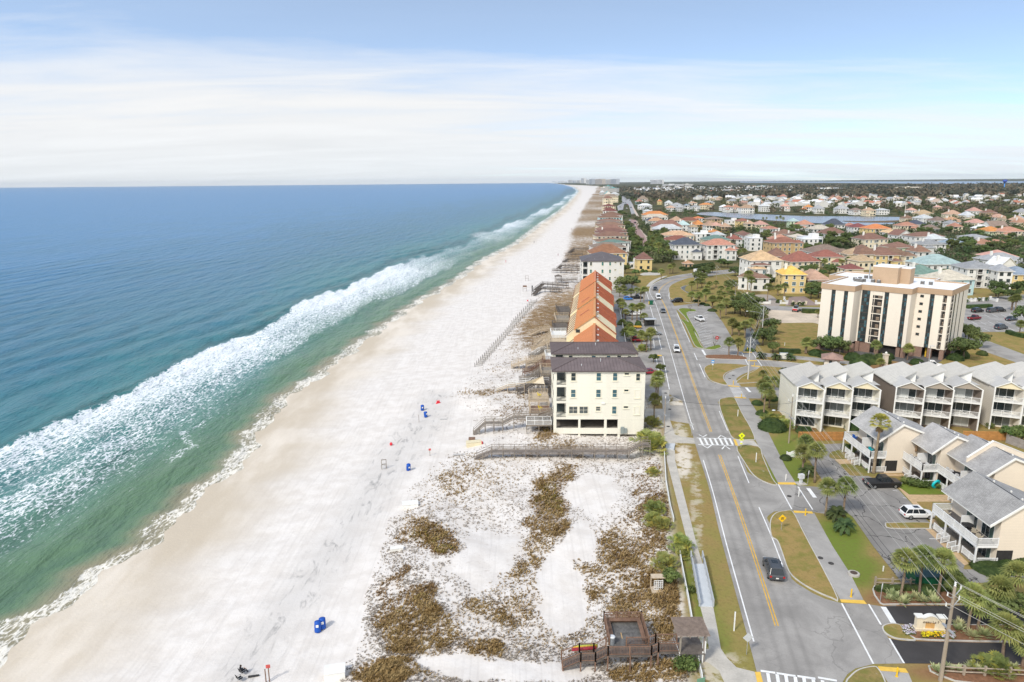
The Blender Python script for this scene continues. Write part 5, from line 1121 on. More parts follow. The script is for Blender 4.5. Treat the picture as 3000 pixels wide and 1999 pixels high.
# ---------------------------------------------------------------- cream tower block
def tower():
	A=Vector((92.1,200.7,0)); rz=math.atan2(-7,6.6)+.02
	t=thing('tower_block','tall cream tower block with dark vertical window bands and white flat roof','apartment tower',A,rz)
	CR=M('cream precast panels',(.80,.735,.64),.055,.2,.85,streak=True); TN=M('tan parapet',(.47,.335,.225),.07,.4,.85); BR=M('brown split block',(.285,.185,.145),.15,2.5,.9,lines=2.5); WR=M('white roof membrane',(.84,.85,.86),.08,.2,.7)
	plan=[(0,0),(9.2,0),(9.2,5.3),(22.5,5.3),(22.5,10),(31.1,10),(31.1,28.4),(22.3,28.4),(22.3,33),(-5.5,33),(-5.5,20),(0,20)]
	z0,z1,z2=3.0,18.4,20.0; mb=MB(); mb.prism(plan,z0,z1); mb.build('wall',CR,t)
	ex=inset(plan,-.28); inn=inset(plan,.25)
	mb=MB(); n=len(ex)
	if True:
		vs=[(p[0],p[1],z1) for p in ex]+[(p[0],p[1],z2) for p in ex]+[(p[0],p[1],z2) for p in inn]+[(p[0],p[1],z2-.45) for p in inn]
		fs=[]
		for i in range(n):
			j=(i+1)%n; fs+=[(i,j,n+j,n+i),(n+i,n+j,2*n+j,2*n+i),(2*n+i,2*n+j,3*n+j,3*n+i),(j,i,3*n+i,3*n+j)]
		mb.add(vs,fs); mb.build('parapet',TN,t)
	mb=MB(); mb.prism(inset(plan,.24),z2-.6,z2-.42); n2=len(plan)
	for i in range(n):
		j=(i+1)%n; a,b,c,d=ex[i],ex[j],inn[j],inn[i]; mb.quad((a[0],a[1],z2+.012),(b[0],b[1],z2+.012),(c[0],c[1],z2+.012),(d[0],d[1],z2+.012))
	mb.build('roof',WR,t)
	mb=MB()
	for x,y in((-.1,0),(8,0),(9.4,.2),(9.4,4.6),(21.5,5.4),(22.7,8.9),(30,10.1),(30,18),(30,27.4),(14.5,5.5),(20.2,5.5),(27,10.1)): mb.bb(x-.05,x+1.0,y+.05,y+1.1,0,z0-.003)
	mb.bb(9.5,13.2,5.5,6.2,0,z0-.003); mb.bb(.1,1.2,.1,19,0,z0-.003); mb.bb(22.7,25.6,10.1,10.6,0,z0-.003); mb.bb(2,29,20,32.8,0,z0-.003)
	mb.build('brick_base',BR,t)
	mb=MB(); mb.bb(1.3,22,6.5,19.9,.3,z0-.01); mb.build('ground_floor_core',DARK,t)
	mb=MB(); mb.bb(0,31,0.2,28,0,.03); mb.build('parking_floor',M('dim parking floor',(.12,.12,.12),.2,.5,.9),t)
	for x,y in((16.2,6.6),(26.2,11.3)): mb=MB(); mb.bb(x,x+.35,y,y+.35,0,3); mb.build('yellow_column',M('yellow column paint',(.75,.48,.04),.1,1,.7),t)
	# window bands: front x range on the three fronts; each storey's window is a part
	FH=(z1-z0)/7
	BZ=M('bronze mullion',(.055,.042,.038),.15,2,.5)
	def band(x0,x1,y,rz2=0,cols=2,ox=None):
		for s in range(7):
			zc=z0+FH*(s+.5); wd=abs(x1-x0)
			f=MB(); w2=wd/2; f.bb(-w2,w2,-.03,.06,-FH/2,FH/2,0)
			cl=MB()
			for c in range(cols):
				a=-w2+.06+c*(wd-.12)/cols; b=a+(wd-.12)/cols-.06
				cl.bb(a,b,-.05,-.02,-FH*.02,FH*.44,0 if (s*3+c)%4 else 1); cl.bb(a,b,-.05,-.02,-FH*.42,-FH*.08,1 if (s+c)%3==1 else 0)
			loc=(x0+wd/2,y,zc) if rz2==0 else (ox,x0+wd/2,zc)
			o=obj('window_bay',f.mesh('window_bay',BZ),t,loc,rz2); obj('pane',cl.mesh('pane',[GLASS,GLASSB]),o)
	band(2.95,4.05,0); band(6.45,7.55,0)
	band(9.2+.4,9.2+2.6,5.3,0,3); band(9.2+6.5,9.2+7.65,5.3); band(9.2+11.2,9.2+12.35,5.3)
	band(22.5+3.5,22.5+4.6,10)
	band(10+4.2,10+5.4,0,math.pi/2,2,31.1); band(10+8.2,10+8.9,0,math.pi/2,1,31.1); band(10+12.6,10+13.3,0,math.pi/2,1,31.1)
	# balconies: flat dark panels stand for the shaded recesses
	for (xa,xb,y,side) in((12.65,15.2,5.3,0),(29.2,30.15,10,0),(10.9,12.7,0,1)):
		for s in range(7):
			za=z0+FH*s; b=MB(); rz2=0 if side==0 else math.pi/2; loc=(xa,y,za) if side==0 else (31.1,xa,za); w_=xb-xa
			b.bb(0,w_,-.02,.05,.16,FH-.02,0); b.bb(-.02,w_+.02,-.10,.06,-.09,.14,1)
			b.bb(w_*.14,w_*.2,-.05,-.02,.2,FH-.1,1); b.bb(w_*.55,w_*.9,-.03,-.01,.3,FH*.6,2)
			for i in range(int(w_/.12)): b.bb(.03+i*.12,.045+i*.12,-.075,-.06,.14,.98,3)
			b.bb(0,w_,-.085,-.055,.95,1.0,3)
			if s==6 and side==0 and xa<20: b.bb(0.02,w_-.02,-.045,-.015,.95,FH-.05,1)
			o=obj('balcony',b.mesh('balcony',[DARK,CR,M('balcony furniture tan',(.30,.23,.17),.2,2,.9),RAILD]),t,loc,rz2)
	for s in range(6):
		window(t,22.5+1.5,10,z0+FH*(s+1.62),.75,.62,0,GLASS,M('brown window trim',(.14,.09,.07),.2,2,.7),1,1,False,.07)
	# roof house
	def loc2(a,b,z):
		p=c8(a,b,z); d=Vector((p.x-A.x,p.y-A.y)); return (d.x*math.cos(-rz)-d.y*math.sin(-rz),d.x*math.sin(-rz)+d.y*math.cos(-rz))
	p,q,r=loc2(850,295,20),loc2(1158,338,20),loc2(1395,312,20)
	x0,x1=min(p[0],q[0]),max(p[0],q[0]); y0=(p[1]+q[1])/2; x2=r[0]
	mb=MB(); mb.bb(x0,x1,y0,y0+7,19.4,24.4); mb.bb(x1,x1+2.6,y0+2.6,y0+6.5,19.4,24.1); mb.build('roof_house',TN,t)
	mb=MB(); mb.bb(x0-.05,x1+.05,y0-.05,y0+7.05,24.4,24.62); mb.bb(x1+.06,x1+2.65,y0+2.55,y0+6.55,24.1,24.32); mb.build('roof_house_cap',WR,t)
	g=random.Random(4)
	for a,b in((600,305),(640,310),(680,315),(715,312),(745,262),(840,320),(920,330),(820,270),(1530,345),(1645,355),(590,290),(660,285)):
		x,y=loc2(a,b+10,19.5); mb=MB(); mb.bb(x-.45,x+.45,y-.4,y+.4,19.7,20.55,0); mb.lathe([(.32,20.55),(.32,20.68)],(x,y,0),10,1); mb.bb(x-.5,x+.5,y-.45,y+.45,19.55,19.7,1)
		mb.build('air_conditioner',[M('condenser casing',(.16,.155,.15),.3,3,.6),ALU],t)
	x,y=loc2(1070,315,19.5); mb=MB(); mb.tube((x-.9,y,20.3),(x+.9,y,20.3),.42,.42,12,0); mb.bb(x-2.1,x-1.2,y-.4,y+.4,19.6,20.9,1); mb.build('roof_plant',[ALU,M('orange plant paint',(.62,.36,.10),.2,2,.6)],t)
	x,y=loc2(790,260,19.5); mb=MB(); mb.tube((x,y,19.6),(x,y,23.6),.17,.17,10,0); mb.build('flue',STEEL,t)
tower()
# ---------------------------------------------------------------- gabled townhouse blocks
GRM=roofm('grey ribbed metal roof',(.50,.485,.45),'metal',.08); GRS=roofm('grey dormer roof',(.46,.45,.43),'metal',.06); RIB=M('pale roof ribs',(.56,.545,.51),.1,1,.6)
WH=M('white siding trim',(.80,.80,.78),.07,1,.7)
def gabled_block(label,xs,wall,gable,seed,side_win=False):
	ug=math.atan2(-2.05,4.2); P0=zE(xs[0],830,9.0)
	t=thing('townhouse_block',label,'townhouses',(P0.x,P0.y,0),ug); g=random.Random(seed)
	R=Matrix.Rotation(-ug,2)
	for k,xx in enumerate(xs):
		p=zE(xx,830,9.0); d=R@Vector((p.x-P0.x,p.y-P0.y)); ox,oy=d.x,d.y; w=5.0; dp=12.5
		def B(m,nm,mats):
			m.v=[(x-.34*max(y-oy,0),oy+.91*(y-oy) if y>oy else y,z) for x,y,z in m.v]; return m.build(nm,mats,t)
		mb=MB()
		mb.bb(ox,ox+.22,oy+.0,oy+dp,0,8.95); mb.bb(ox+w-.22,ox+w,oy+0,oy+dp,0,8.95)
		mb.bb(ox+.22,ox+w-.22,oy+2.1,oy+dp-.01,0,8.9)
		mb.add([(ox,oy-.02,8.75),(ox+w,oy-.02,8.75),(ox+w,oy-.02,8.95),(ox+w/2,oy-.02,10.15),(ox,oy-.02,8.95),(ox,oy+.18,8.75),(ox+w,oy+.18,8.75),(ox+w,oy+.18,8.95),(ox+w/2,oy+.18,10.15),(ox,oy+.18,8.95)],[(0,1,2,3,4),(9,8,7,6,5),(0,5,6,1)],1)
		mb.add([(ox,oy+5.5,8.9),(ox+w+.5,oy+5.5,8.9),(ox+w+.5,oy+5.5,11.45),(ox,oy+5.5,9.0)],[(0,1,2,3)],2)
		mb.add([(ox+w+.5,oy+5.5,8.9),(ox+w+.5,oy+dp,8.9),(ox+w+.5,oy+dp,11.45),(ox+w+.5,oy+5.5,11.45)],[(0,1,2,3)],2)
		B(mb,'wall',[wall,gable,WH])
		# roof: front gable dormer, flat valley, and saw-tooth slope behind
		mb=MB(); cx=ox+w/2
		a,b,c=(ox-.15,oy-.3,8.92),(cx,oy-.3,10.3),(ox+w+.15,oy-.3,8.92); a2,b2,c2_=(ox-.15,oy+4.6,8.92),(cx,oy+4.6,10.3),(ox+w+.15,oy+4.6,8.92)
		mb.add([a,b,b2,a2],[(0,1,2,3)],1); mb.add([b,c,c2_,b2],[(0,1,2,3)],1)
		for s,e in((a,b),(b,c)): mb.add([s,e,(e[0],e[1],e[2]-.2),(s[0],s[1],s[2]-.2)],[(0,1,2,3)],3)
		mb.add([(ox-.1,oy+3.2,9.02),(ox+w+1.1,oy+3.2,9.02),(ox+w+1.1,oy+7.5,9.02),(ox-.1,oy+7.5,9.02)],[(0,1,2,3)],1)
		q=[(ox-.35,oy+4.2,8.98),(ox+w+.75,oy+5.3,11.6),(ox+w+.75,oy+dp+.2,11.6),(ox-.35,oy+dp+.2,8.98)]
		if k==0: q[0]=(ox-.35,oy+1.6,8.98)
		mb.add(q+[(v[0],v[1],v[2]-.18) for v in q],[(0,1,2,3),(0,4,5,1),(1,5,6,2),(2,6,7,3),(3,7,4,0)],0)
		for j in range(1,13):
			f=j/13; e0=Vector(q[0]).lerp(Vector(q[3]),f); e1=Vector(q[1]).lerp(Vector(q[2]),f)
			mb.add([e0+Vector((0,-.04,.015)),e0+Vector((0,.04,.015)),e1+Vector((0,.04,.015)),e1+Vector((0,-.04,.015)),e0+Vector((0,0,.07)),e1+Vector((0,0,.07))],[(0,3,5,4),(4,5,2,1)],2)
		B(mb,'roof',[GRM,GRS,RIB,WH])
		for f,z in enumerate((0.0,2.95,5.9)):
			# sliding doors with curtains
			dm=MB(); dm.bb(ox+.55,ox+w-.55,oy+2.04,oy+2.09,z+.35,z+2.45,0)
			for j in range(3):
				a_=ox+.6+j*(w-1.2)/3; b_=a_+(w-1.2)/3-.09; kind=(k*5+f*3+j+seed)%5
				dm.bb(a_,b_,oy+2.0,oy+2.035,z+.4,z+2.4,1 if kind<3 else 2)
			B(dm,'sliding_door',[WH,GLASS if (k+f+seed)%3 else M('curtained glass',(.19,.21,.21),.3,1.2,.3,.5),M('drawn blinds',(.55,.57,.55),.1,1,.6) if seed==2 else GLASSM])
			if f:
				bb=MB(); bb.bb(ox+.1,ox+w-.1,oy-.35,oy+2.05,z-.05,z+.25); B(bb,'balcony_floor',WH)
				rm=MB(); zz=z+.25; y=oy-.25
				rail(rm,[(ox+.15,y,zz),(ox+w*.34,y,zz)],1.0,pick=.13); rail(rm,[(ox+w*.66,y,zz),(ox+w-.15,y,zz)],1.0,pick=.13)
				rm.bb(ox+w*.34,ox+w*.66,y-.05,y+.05,zz+.95,zz+1.03); rm.bb(ox+w*.34,ox+w*.66,y-.03,y+.03,zz+.05,zz+.12)
				xl,xr=ox+w*.34,ox+w*.66; L=math.hypot(xr-xl,.85); aa=math.atan2(.85,xr-xl)
				for sg in(1,-1): rm.box((ox+w*.5,y,zz+.53),(L,.05,.07),0,0,Matrix.Rotation(-aa*sg,3,'Y'))
				B(rm,'balcony_railing',WPAINT)
		pm=MB()
		for px_ in(ox+.02,ox+w-.02):
			pm=MB(); pm.bb(px_-.12,px_+.12,oy-.42,oy-.18,0,8.8); B(pm,'post',WH)
	if side_win:
		for z,y in((5.2,5.0),(2.3,6.5)): window(t,-.0,y,z,.35,1.0,-math.pi/2,GLASS,WH,1,1,False,.08)
	return t
YWALL=M('pale yellow siding',(.80,.765,.65),.05,.4,.8,lines=3.0,lw=.12); CREW=M('cream siding',(.78,.725,.63),.05,.4,.8,lines=3.0,lw=.12); TAUP=M('taupe siding',(.215,.175,.145),.08,.4,.85,lines=3.0,lw=.12)
YG=M('yellow gable siding',(.80,.71,.50),.04,.4,.8,lines=3.0,lw=.12); TG=M('taupe gable siding',(.40,.345,.285),.05,.4,.85,lines=3.0,lw=.12)
gabled_block('pale yellow townhouse block with three grey gables, nearest the road',[405,645,880],YWALL,YG,1,True)
gabled_block('taupe townhouse block with three grey gables between the two cream blocks',[1255,1500,1745],TAUP,TG,2,True)
gabled_block('cream townhouse block with grey gables cut off at the photo edge',[2105,2345,2590],CREW,YG,3,False)
# ---------------------------------------------------------------- grey shingled villas
SHG=roofm('grey asphalt shingles',(.385,.375,.365),'shingle',.16); SID=M('cream clapboard',(.80,.70,.575),.045,.35,.8,lines=4.5,lw=.10)
def villa(label,x0,y0,L,ridge_x=5.3,backx=11.5,ez=6.0,rz_=9.0,dz=3.0,wallx=2.7,eavex=1.05,rot=0.0,stairs=2,blockend=False,near_low=True,fire=False):
	t=thing('shingled_villa',label,'villa',(x0,y0,0),rot)
	zr,rx=rz_,ridge_x; ze=ez; zb=ze-.3
	mb=MB(); prof=[(wallx,0),(backx,0),(backx,zb),(rx,zr-.2),(wallx,ze+(wallx-eavex)/(rx-eavex)*(zr-ze)-.2)]
	n=len(prof); vs=[(p[0],.0,p[1]) for p in prof]+[(p[0],L,p[1]) for p in prof]
	mb.add(vs,[tuple(range(n)),tuple(range(2*n-1,n-1,-1))]+[(j,j+n,(j+1)%n+n,(j+1)%n) for j in range(n)])
	mb.build('wall',SID,t)
	sl=(zr-ze)/(rx-eavex); mb=MB(); th=.16
	A=[(eavex,-.35,ze),(rx,-.35,zr),(backx+.5,-.35,zb-.2),(backx+.5,L+.3,zb-.2),(rx,L+.3,zr),(eavex,L+.3,ze)]
	B=[(p[0],p[1],p[2]-th) for p in A]
	mb.add(A,[(0,1,4,5),(1,2,3,4)],0); mb.add(B,[(5,4,1,0),(4,3,2,1)],1)
	mb.add(A+B,[(i,(i+1)%6,(i+1)%6+6,i+6) for i in range(6)],1)
	for p,q in((A[0],A[1]),(A[1],A[2])):
		p=Vector(p);q=Vector(q); up=Vector((0,0,.06)); mb.add([p+Vector((0,-.06,-.26)),q+Vector((0,-.06,-.26)),q+Vector((0,-.06,.06)),p+Vector((0,-.06,.06)),p+Vector((0,.1,.06)),q+Vector((0,.1,.06))],[(0,1,2,3),(3,2,5,4)],1)
	mb.build('roof',[SHG,TRIM],t)
	mb=MB(); mb.bb(rx+.35,rx+.5,L*.15,L*.82,zr-.28,zr-.13); mb.build('ridge_vent',RAILD,t)
	g=random.Random(int(L*10))
	for i in range(3):
		y=L*(.2+.28*i); x=rx+1.2+.5*(i%2); z=zr-(x-rx)*(zr-zb)/(backx-rx); mb=MB(); mb.tube((x,y,z-.1),(x,y,z+.22),.12,.12,8); mb.build('roof_vent',TRIM,t)
	# upper deck
	mb=MB(); mb.bb(0,wallx,0,L,dz-.28,dz-.02); mb.bb(-.05,wallx,-.05,0,dz-.32,dz+.02); mb.bb(-.06,0.0,-.05,L,dz-.32,dz+.02); mb.build('deck',[WPAINT],t)
	mb=MB(); mb.bb(.05,wallx,.05,L-.05,dz-.02,dz+.01); mb.build('deck_floor',M('dark deck boards',(.12,.11,.105),.25,1,.9),t)
	mb=MB(); rail(mb,[(wallx,0,dz),(0,0,dz),(0,L,dz),(wallx,L,dz)],1.05,pick=.13,pw=.05,rw=.09,post=2.4); mb.build('deck_railing',WPAINT,t)
	k=max(2,round(L/3.1))
	for i in range(k+1):
		y=.02+(L-.04)*i/k; mb=MB(); mb.bb(-.08,.1,y-.09,y+.09,0,dz-.3); mb.build('post',WPAINT,t)
	# sliding doors on both floors
	for z in(dz,.1):
		for i in range(max(1,int(L/3.4))):
			y=1.0+i*3.3; wd=min(2.4,L-y-.4)
			if wd<1: continue
			mb=MB(); mb.bb(wallx-.04,wallx,y,y+wd,z+.05,z+2.2,0)
			for j in range(3): a=y+.06+j*(wd-.1)/3; mb.bb(wallx-.07,wallx-.04,a,a+(wd-.1)/3-.08,z+.12,z+2.12,1 if (i+j)%3 else 2)
			mb.build('sliding_door',[TRIM,GLASS,M('green curtain glass',(.07,.12,.10),.3,1,.3,.5)],t)
	mb=MB(); mb.bb(.9,wallx-.01,L*.5-.06,L*.5+.06,dz+.0,dz+1.75); mb.build('privacy_screen',WPAINT,t)
	# ground level patio fence and short steps
	mb=MB(); rail(mb,[(wallx+.2,-.02,.25),(.25,-.02,.25),(.25,L*.30,.25)],.95,pick=.14,pw=.05,rw=.09); mb.build('patio_fence',WPAINT,t); mb=MB(); rail(mb,[(.25,L*.62,.25),(.25,L*.95,.25)],.95,pick=.14,pw=.05,rw=.09); mb.build('patio_fence',WPAINT,t)
	mb=MB(); mb.bb(.2,wallx,0,L,0,.24); mb.build('patio',WOODG,t)
	for i in range(stairs):
		y=L*(.34+.24*i); mb=MB()
		for s in range(3): mb.bb(-.25-.3*s,.2-.3*s,y,y+1.0,0,.24-.075*s)
		mb.build('steps',WOODG,t)
		for yy in(y,y+1.0): mb=MB(); rail(mb,[(.2,yy,.3),(-.9,yy,.02)],.9,pick=.15,pw=.05,rw=.08,post=1.5); mb.build('step_railing',WPAINT,t)
	if near_low:
		mb=MB(); mb.bb(wallx+.02,wallx+2.1,-.02,.06,.35,2.3); mb.build('corner_opening_shade',DARK,t)  # flat dark panel painted as the shade inside an opening
	if fire:
		mb=MB(); y=L*.48
		for (p,q) in(((eavex+.4,ze+.25),(rx,zr)),((rx,zr),(backx+.3,zb))):
			mb.add([(p[0],y,p[1]-.3),(q[0],y,q[1]-.3),(q[0],y,q[1]+.75),(p[0],y,p[1]+.75),(p[0],y+.25,p[1]-.3),(q[0],y+.25,q[1]-.3),(q[0],y+.25,q[1]+.75),(p[0],y+.25,p[1]+.75)],[(0,1,2,3),(5,4,7,6),(3,2,6,7),(0,4,5,1),(0,3,7,4),(1,5,6,2)],0)
			mb.add([(p[0],y-.06,p[1]+.76),(q[0],y-.06,q[1]+.76),(q[0],y-.06,q[1]+.86),(p[0],y-.06,p[1]+.86),(p[0],y+.31,p[1]+.76),(q[0],y+.31,q[1]+.76),(q[0],y+.31,q[1]+.86),(p[0],y+.31,p[1]+.86)],[(0,1,2,3),(5,4,7,6),(3,2,6,7),(0,3,7,4),(1,5,6,2)],1)
		mb.build('fire_wall',[SID,TRIM],t)
	return t
VILLAS=[villa('grey shingled villa nearest the camera with long white picket decks',60.75,81.0,10.0,5.2,13,rot=-.02),
 villa('grey shingled villa with white fire wall, set back behind the others',70.15,95.8,9.6,5.2,13,stairs=1,fire=True),
 villa('grey shingled villa with folded tan umbrella on its deck',67.6,104.9,6.2,4.8,13,stairs=1),
 villa('grey shingled villa beside the tall fan palm and timber fence',61.95,110.6,9.6,5.0,13,rot=.0)]
# ---------------------------------------------------------------- houses
RC={'terra':(.32,.15,.095),'coral':(.46,.245,.165),'brown':(.235,.135,.10),'tan':(.46,.32,.215),'grey':(.36,.37,.385),'slate':(.075,.085,.115),'orange':(.56,.22,.085),'aqua':(.40,.52,.515),'green':(.165,.26,.225),'white':(.78,.79,.80),'rust':(.28,.125,.085),'maroon':(.21,.08,.068),'beige':(.56,.50,.42),'board':(.60,.42,.245),'yellow':(.72,.47,.11),'ltgrey':(.52,.54,.55),'bluegrey':(.26,.32,.39),'taupe':(.27,.205,.165),'teal':(.17,.38,.38),'pink':(.55,.34,.26)}
WC={'white':(.74,.735,.71),'cream':(.76,.67,.50),'yellow':(.72,.56,.27),'tan':(.52,.38,.24),'aqua':(.50,.70,.72),'palegreen':(.55,.66,.46),'grey':(.55,.56,.56),'mustard':(.55,.40,.21),'pink':(.68,.50,.40),'paleblue':(.62,.70,.76)}
RNAME={'terra':'terracotta','board':'bare plywood','ltgrey':'light grey','bluegrey':'blue grey','palegreen':'pale green','paleblue':'pale blue','taupe':'dull brown'}
def rmat(k): return roofm('%s roof'%RNAME.get(k,k),RC[k],'metal' if k in('white','ltgrey','aqua','board','teal') else 'tile')
def wmat(k): return M('%s render'%RNAME.get(k,k),WC[k],.07,.35,.85)
WING=MB
def house_mesh(W,D,ez,rh,roof,wall,rt,g,parts,t,floors,near):
	wm,rm=wmat(wall),rmat(roof); mb=MB(); mb.bb(0,W,0,D,0,ez-.05)
	feat=g.random(); wing=None
	if W>9 and feat<.62 and rt!='flat' :
		ww=W*g.uniform(.32,.5); wx=g.choice([0.0,W-ww]); wd=g.uniform(2.5,4.5); we=ez*g.choice([.55,.66,1.0]); wing=(wx,ww,wd,we); mb.bb(wx+.03,wx+ww-.03,-wd,.02,0,we-.05)
	if rt=='gable':
		pass
	roofs=MB()
	if rt=='hip': hip_roof(roofs,0,W,0,D,ez,rh,.6)
	elif rt=='flat':
		roofs.bb(-.15,W+.15,-.15,D+.15,ez-.05,ez+.25,0); roofs.bb(W*.55,W*.9,D*.3,D*.8,ez+.25,ez+2.4,1)
	else: gable_roof(roofs,0,W,0,D,ez-.05,rh,.5,'y' if W<D*1.15 else 'x',0,1)
	if wing:
		wx,ww,wd,we=wing; h2=min(rh,.26*min(ww,wd*2))
		if rt=='hip': hip_roof(roofs,wx,wx+ww,-wd,wd*.7,we,h2*1.1 if we<ez else rh*.55,.45)
		else: gable_roof(roofs,wx,wx+ww,-wd,wd*.6,we,h2,.35,'y',0,1)
	# windows and porches (shaded recess put in as a dark panel) as faces of this facade (far houses) or as parts (near ones)
	nw=max(2,int(W/3.2)); cands=[]
	for f in range(floors):
		z=ez*(f+.55)/floors; hh=min(1.7,ez/floors*.55)
		for i in range(nw):
			x=W*(i+.5)/nw; y=0
			if wing and wing[0]-.4<x<wing[0]+wing[1]+.4:
				if z+hh/2<wing[3]-.2: y=-wing[2]
				elif z-hh/2<wing[3]+.9: continue
			cands.append((x,y,z,hh,f))
	pm=MB(); por=g.random()<.55 and floors>1; pc=g.randint(0,nw-1)
	for (x,y,z,hh,f) in cands:
		col=min(nw-1,int(x/W*nw))
		wide=por and col==pc
		wd_=W/nw*.72 if wide else g.choice([.9,1.1,1.5])
		h2=hh*1.35 if wide else hh
		if near and not wide: window(parts,x,y,z,wd_,h2,0,g.choice([GLASS,GLASS,GLASSM,GLASSB]),TRIM,2 if wd_>1.2 else 1,2)
		elif near:
			b=MB(); b.bb(-wd_/2,wd_/2,-.02,.05,-h2/2,h2/2,0); b.bb(-wd_/2-.15,wd_/2+.15,-1.0,.0,-h2/2-.25,-h2/2-.03,1)
			for s in(-1,1): b.bb(s*wd_/2-.12,s*wd_/2+.12,-.98,-.74,-h2/2,h2/2+.1,1)
			b.bb(-wd_/2,wd_/2,-.95,-.9,-h2/2+.75,-h2/2+.85,1)
			for i in range(int(wd_/.2)): b.bb(-wd_/2+.1+i*.2,-wd_/2+.13+i*.2,-.94,-.91,-h2/2,-h2/2+.8,1)
			obj('balcony',b.mesh('balcony',[DARK,TRIM]),parts,(x,y,z))
		else:
			mb.bb(x-wd_/2,x+wd_/2,y-.06,y+.0,z-h2/2,z+h2/2,1)
	for f in range(floors):
		z=ez*(f+.55)/floors
		for i in range(max(1,int(D/4.5))):
			y=D*(i+.5)/max(1,int(D/4.5))
			for sx in(0,1): mb.bb(-.06 if sx==0 else W,0 if sx==0 else W+.06,y-.5,y+.5,z-.65,z+.65,1)
	if g.random()<.3 and rt!='flat': roofs.bb(W*.2,W*.2+1.0,D*.45,D*.45+1.0,ez+.2,ez+rh+.9,1)
	mb.build('wall',[wm,GLASS],parts); roofs.build('roof',[rm,TRIM if rt!='flat' else wm],parts)
HOUSES=[]
FOOT=[]                      # occupied ground: keeps trees out of buildings
def house(zm,xl,xr,ye,ez,ya,D,roof,wall,rt='hip',rz=None,label=None,seed=None,name='house'):
	px0,py=zm.px(xl,ye); px1,_=zm.px(xr,ye); P0=GP(px0,py,ez); P1=GP(px1,py,ez)
	g=random.Random(seed if seed is not None else int(px0*7+py*13))
	rz=g.uniform(-.10,.10) if rz is None else rz
	W=(P1-P0).length*.97; W=max(5,W)
	mid=(P0+P1)/2; far=mid.y
	rh=max(1.0,min(zat((0,mid.y+D/2),zm.px(0,ya)[0],zm.px(0,ya)[1])-ez,.45*min(W,D))) if rt!='flat' else .3
	loc=Vector((mid.x-W/2*math.cos(rz),mid.y-W/2*math.sin(rz),0))
	fl=3 if ez>=8.5 else 2 if ez>=5.2 else 1
	q='%s house, %s %s roof,'%({'palegreen':'pale green','paleblue':'pale blue'}.get(wall,wall),RNAME.get(roof,roof),{'hip':'hipped','gable':'gabled','flat':'flat'}[rt])
	t=thing(name,label or q,'house',loc,rz,'houses of the resort town',None if label else 'house')
	near=W*FPX/(mid.y)*1024/3000>21 and mid.y<620
	house_mesh(W,D,ez,rh,roof,wall,rt,g,t,t,fl,near)
	c=loc+Vector((W/2,D/2,0)); FOOT.append((c.x,c.y,math.hypot(W,D)/2*.95)); return t
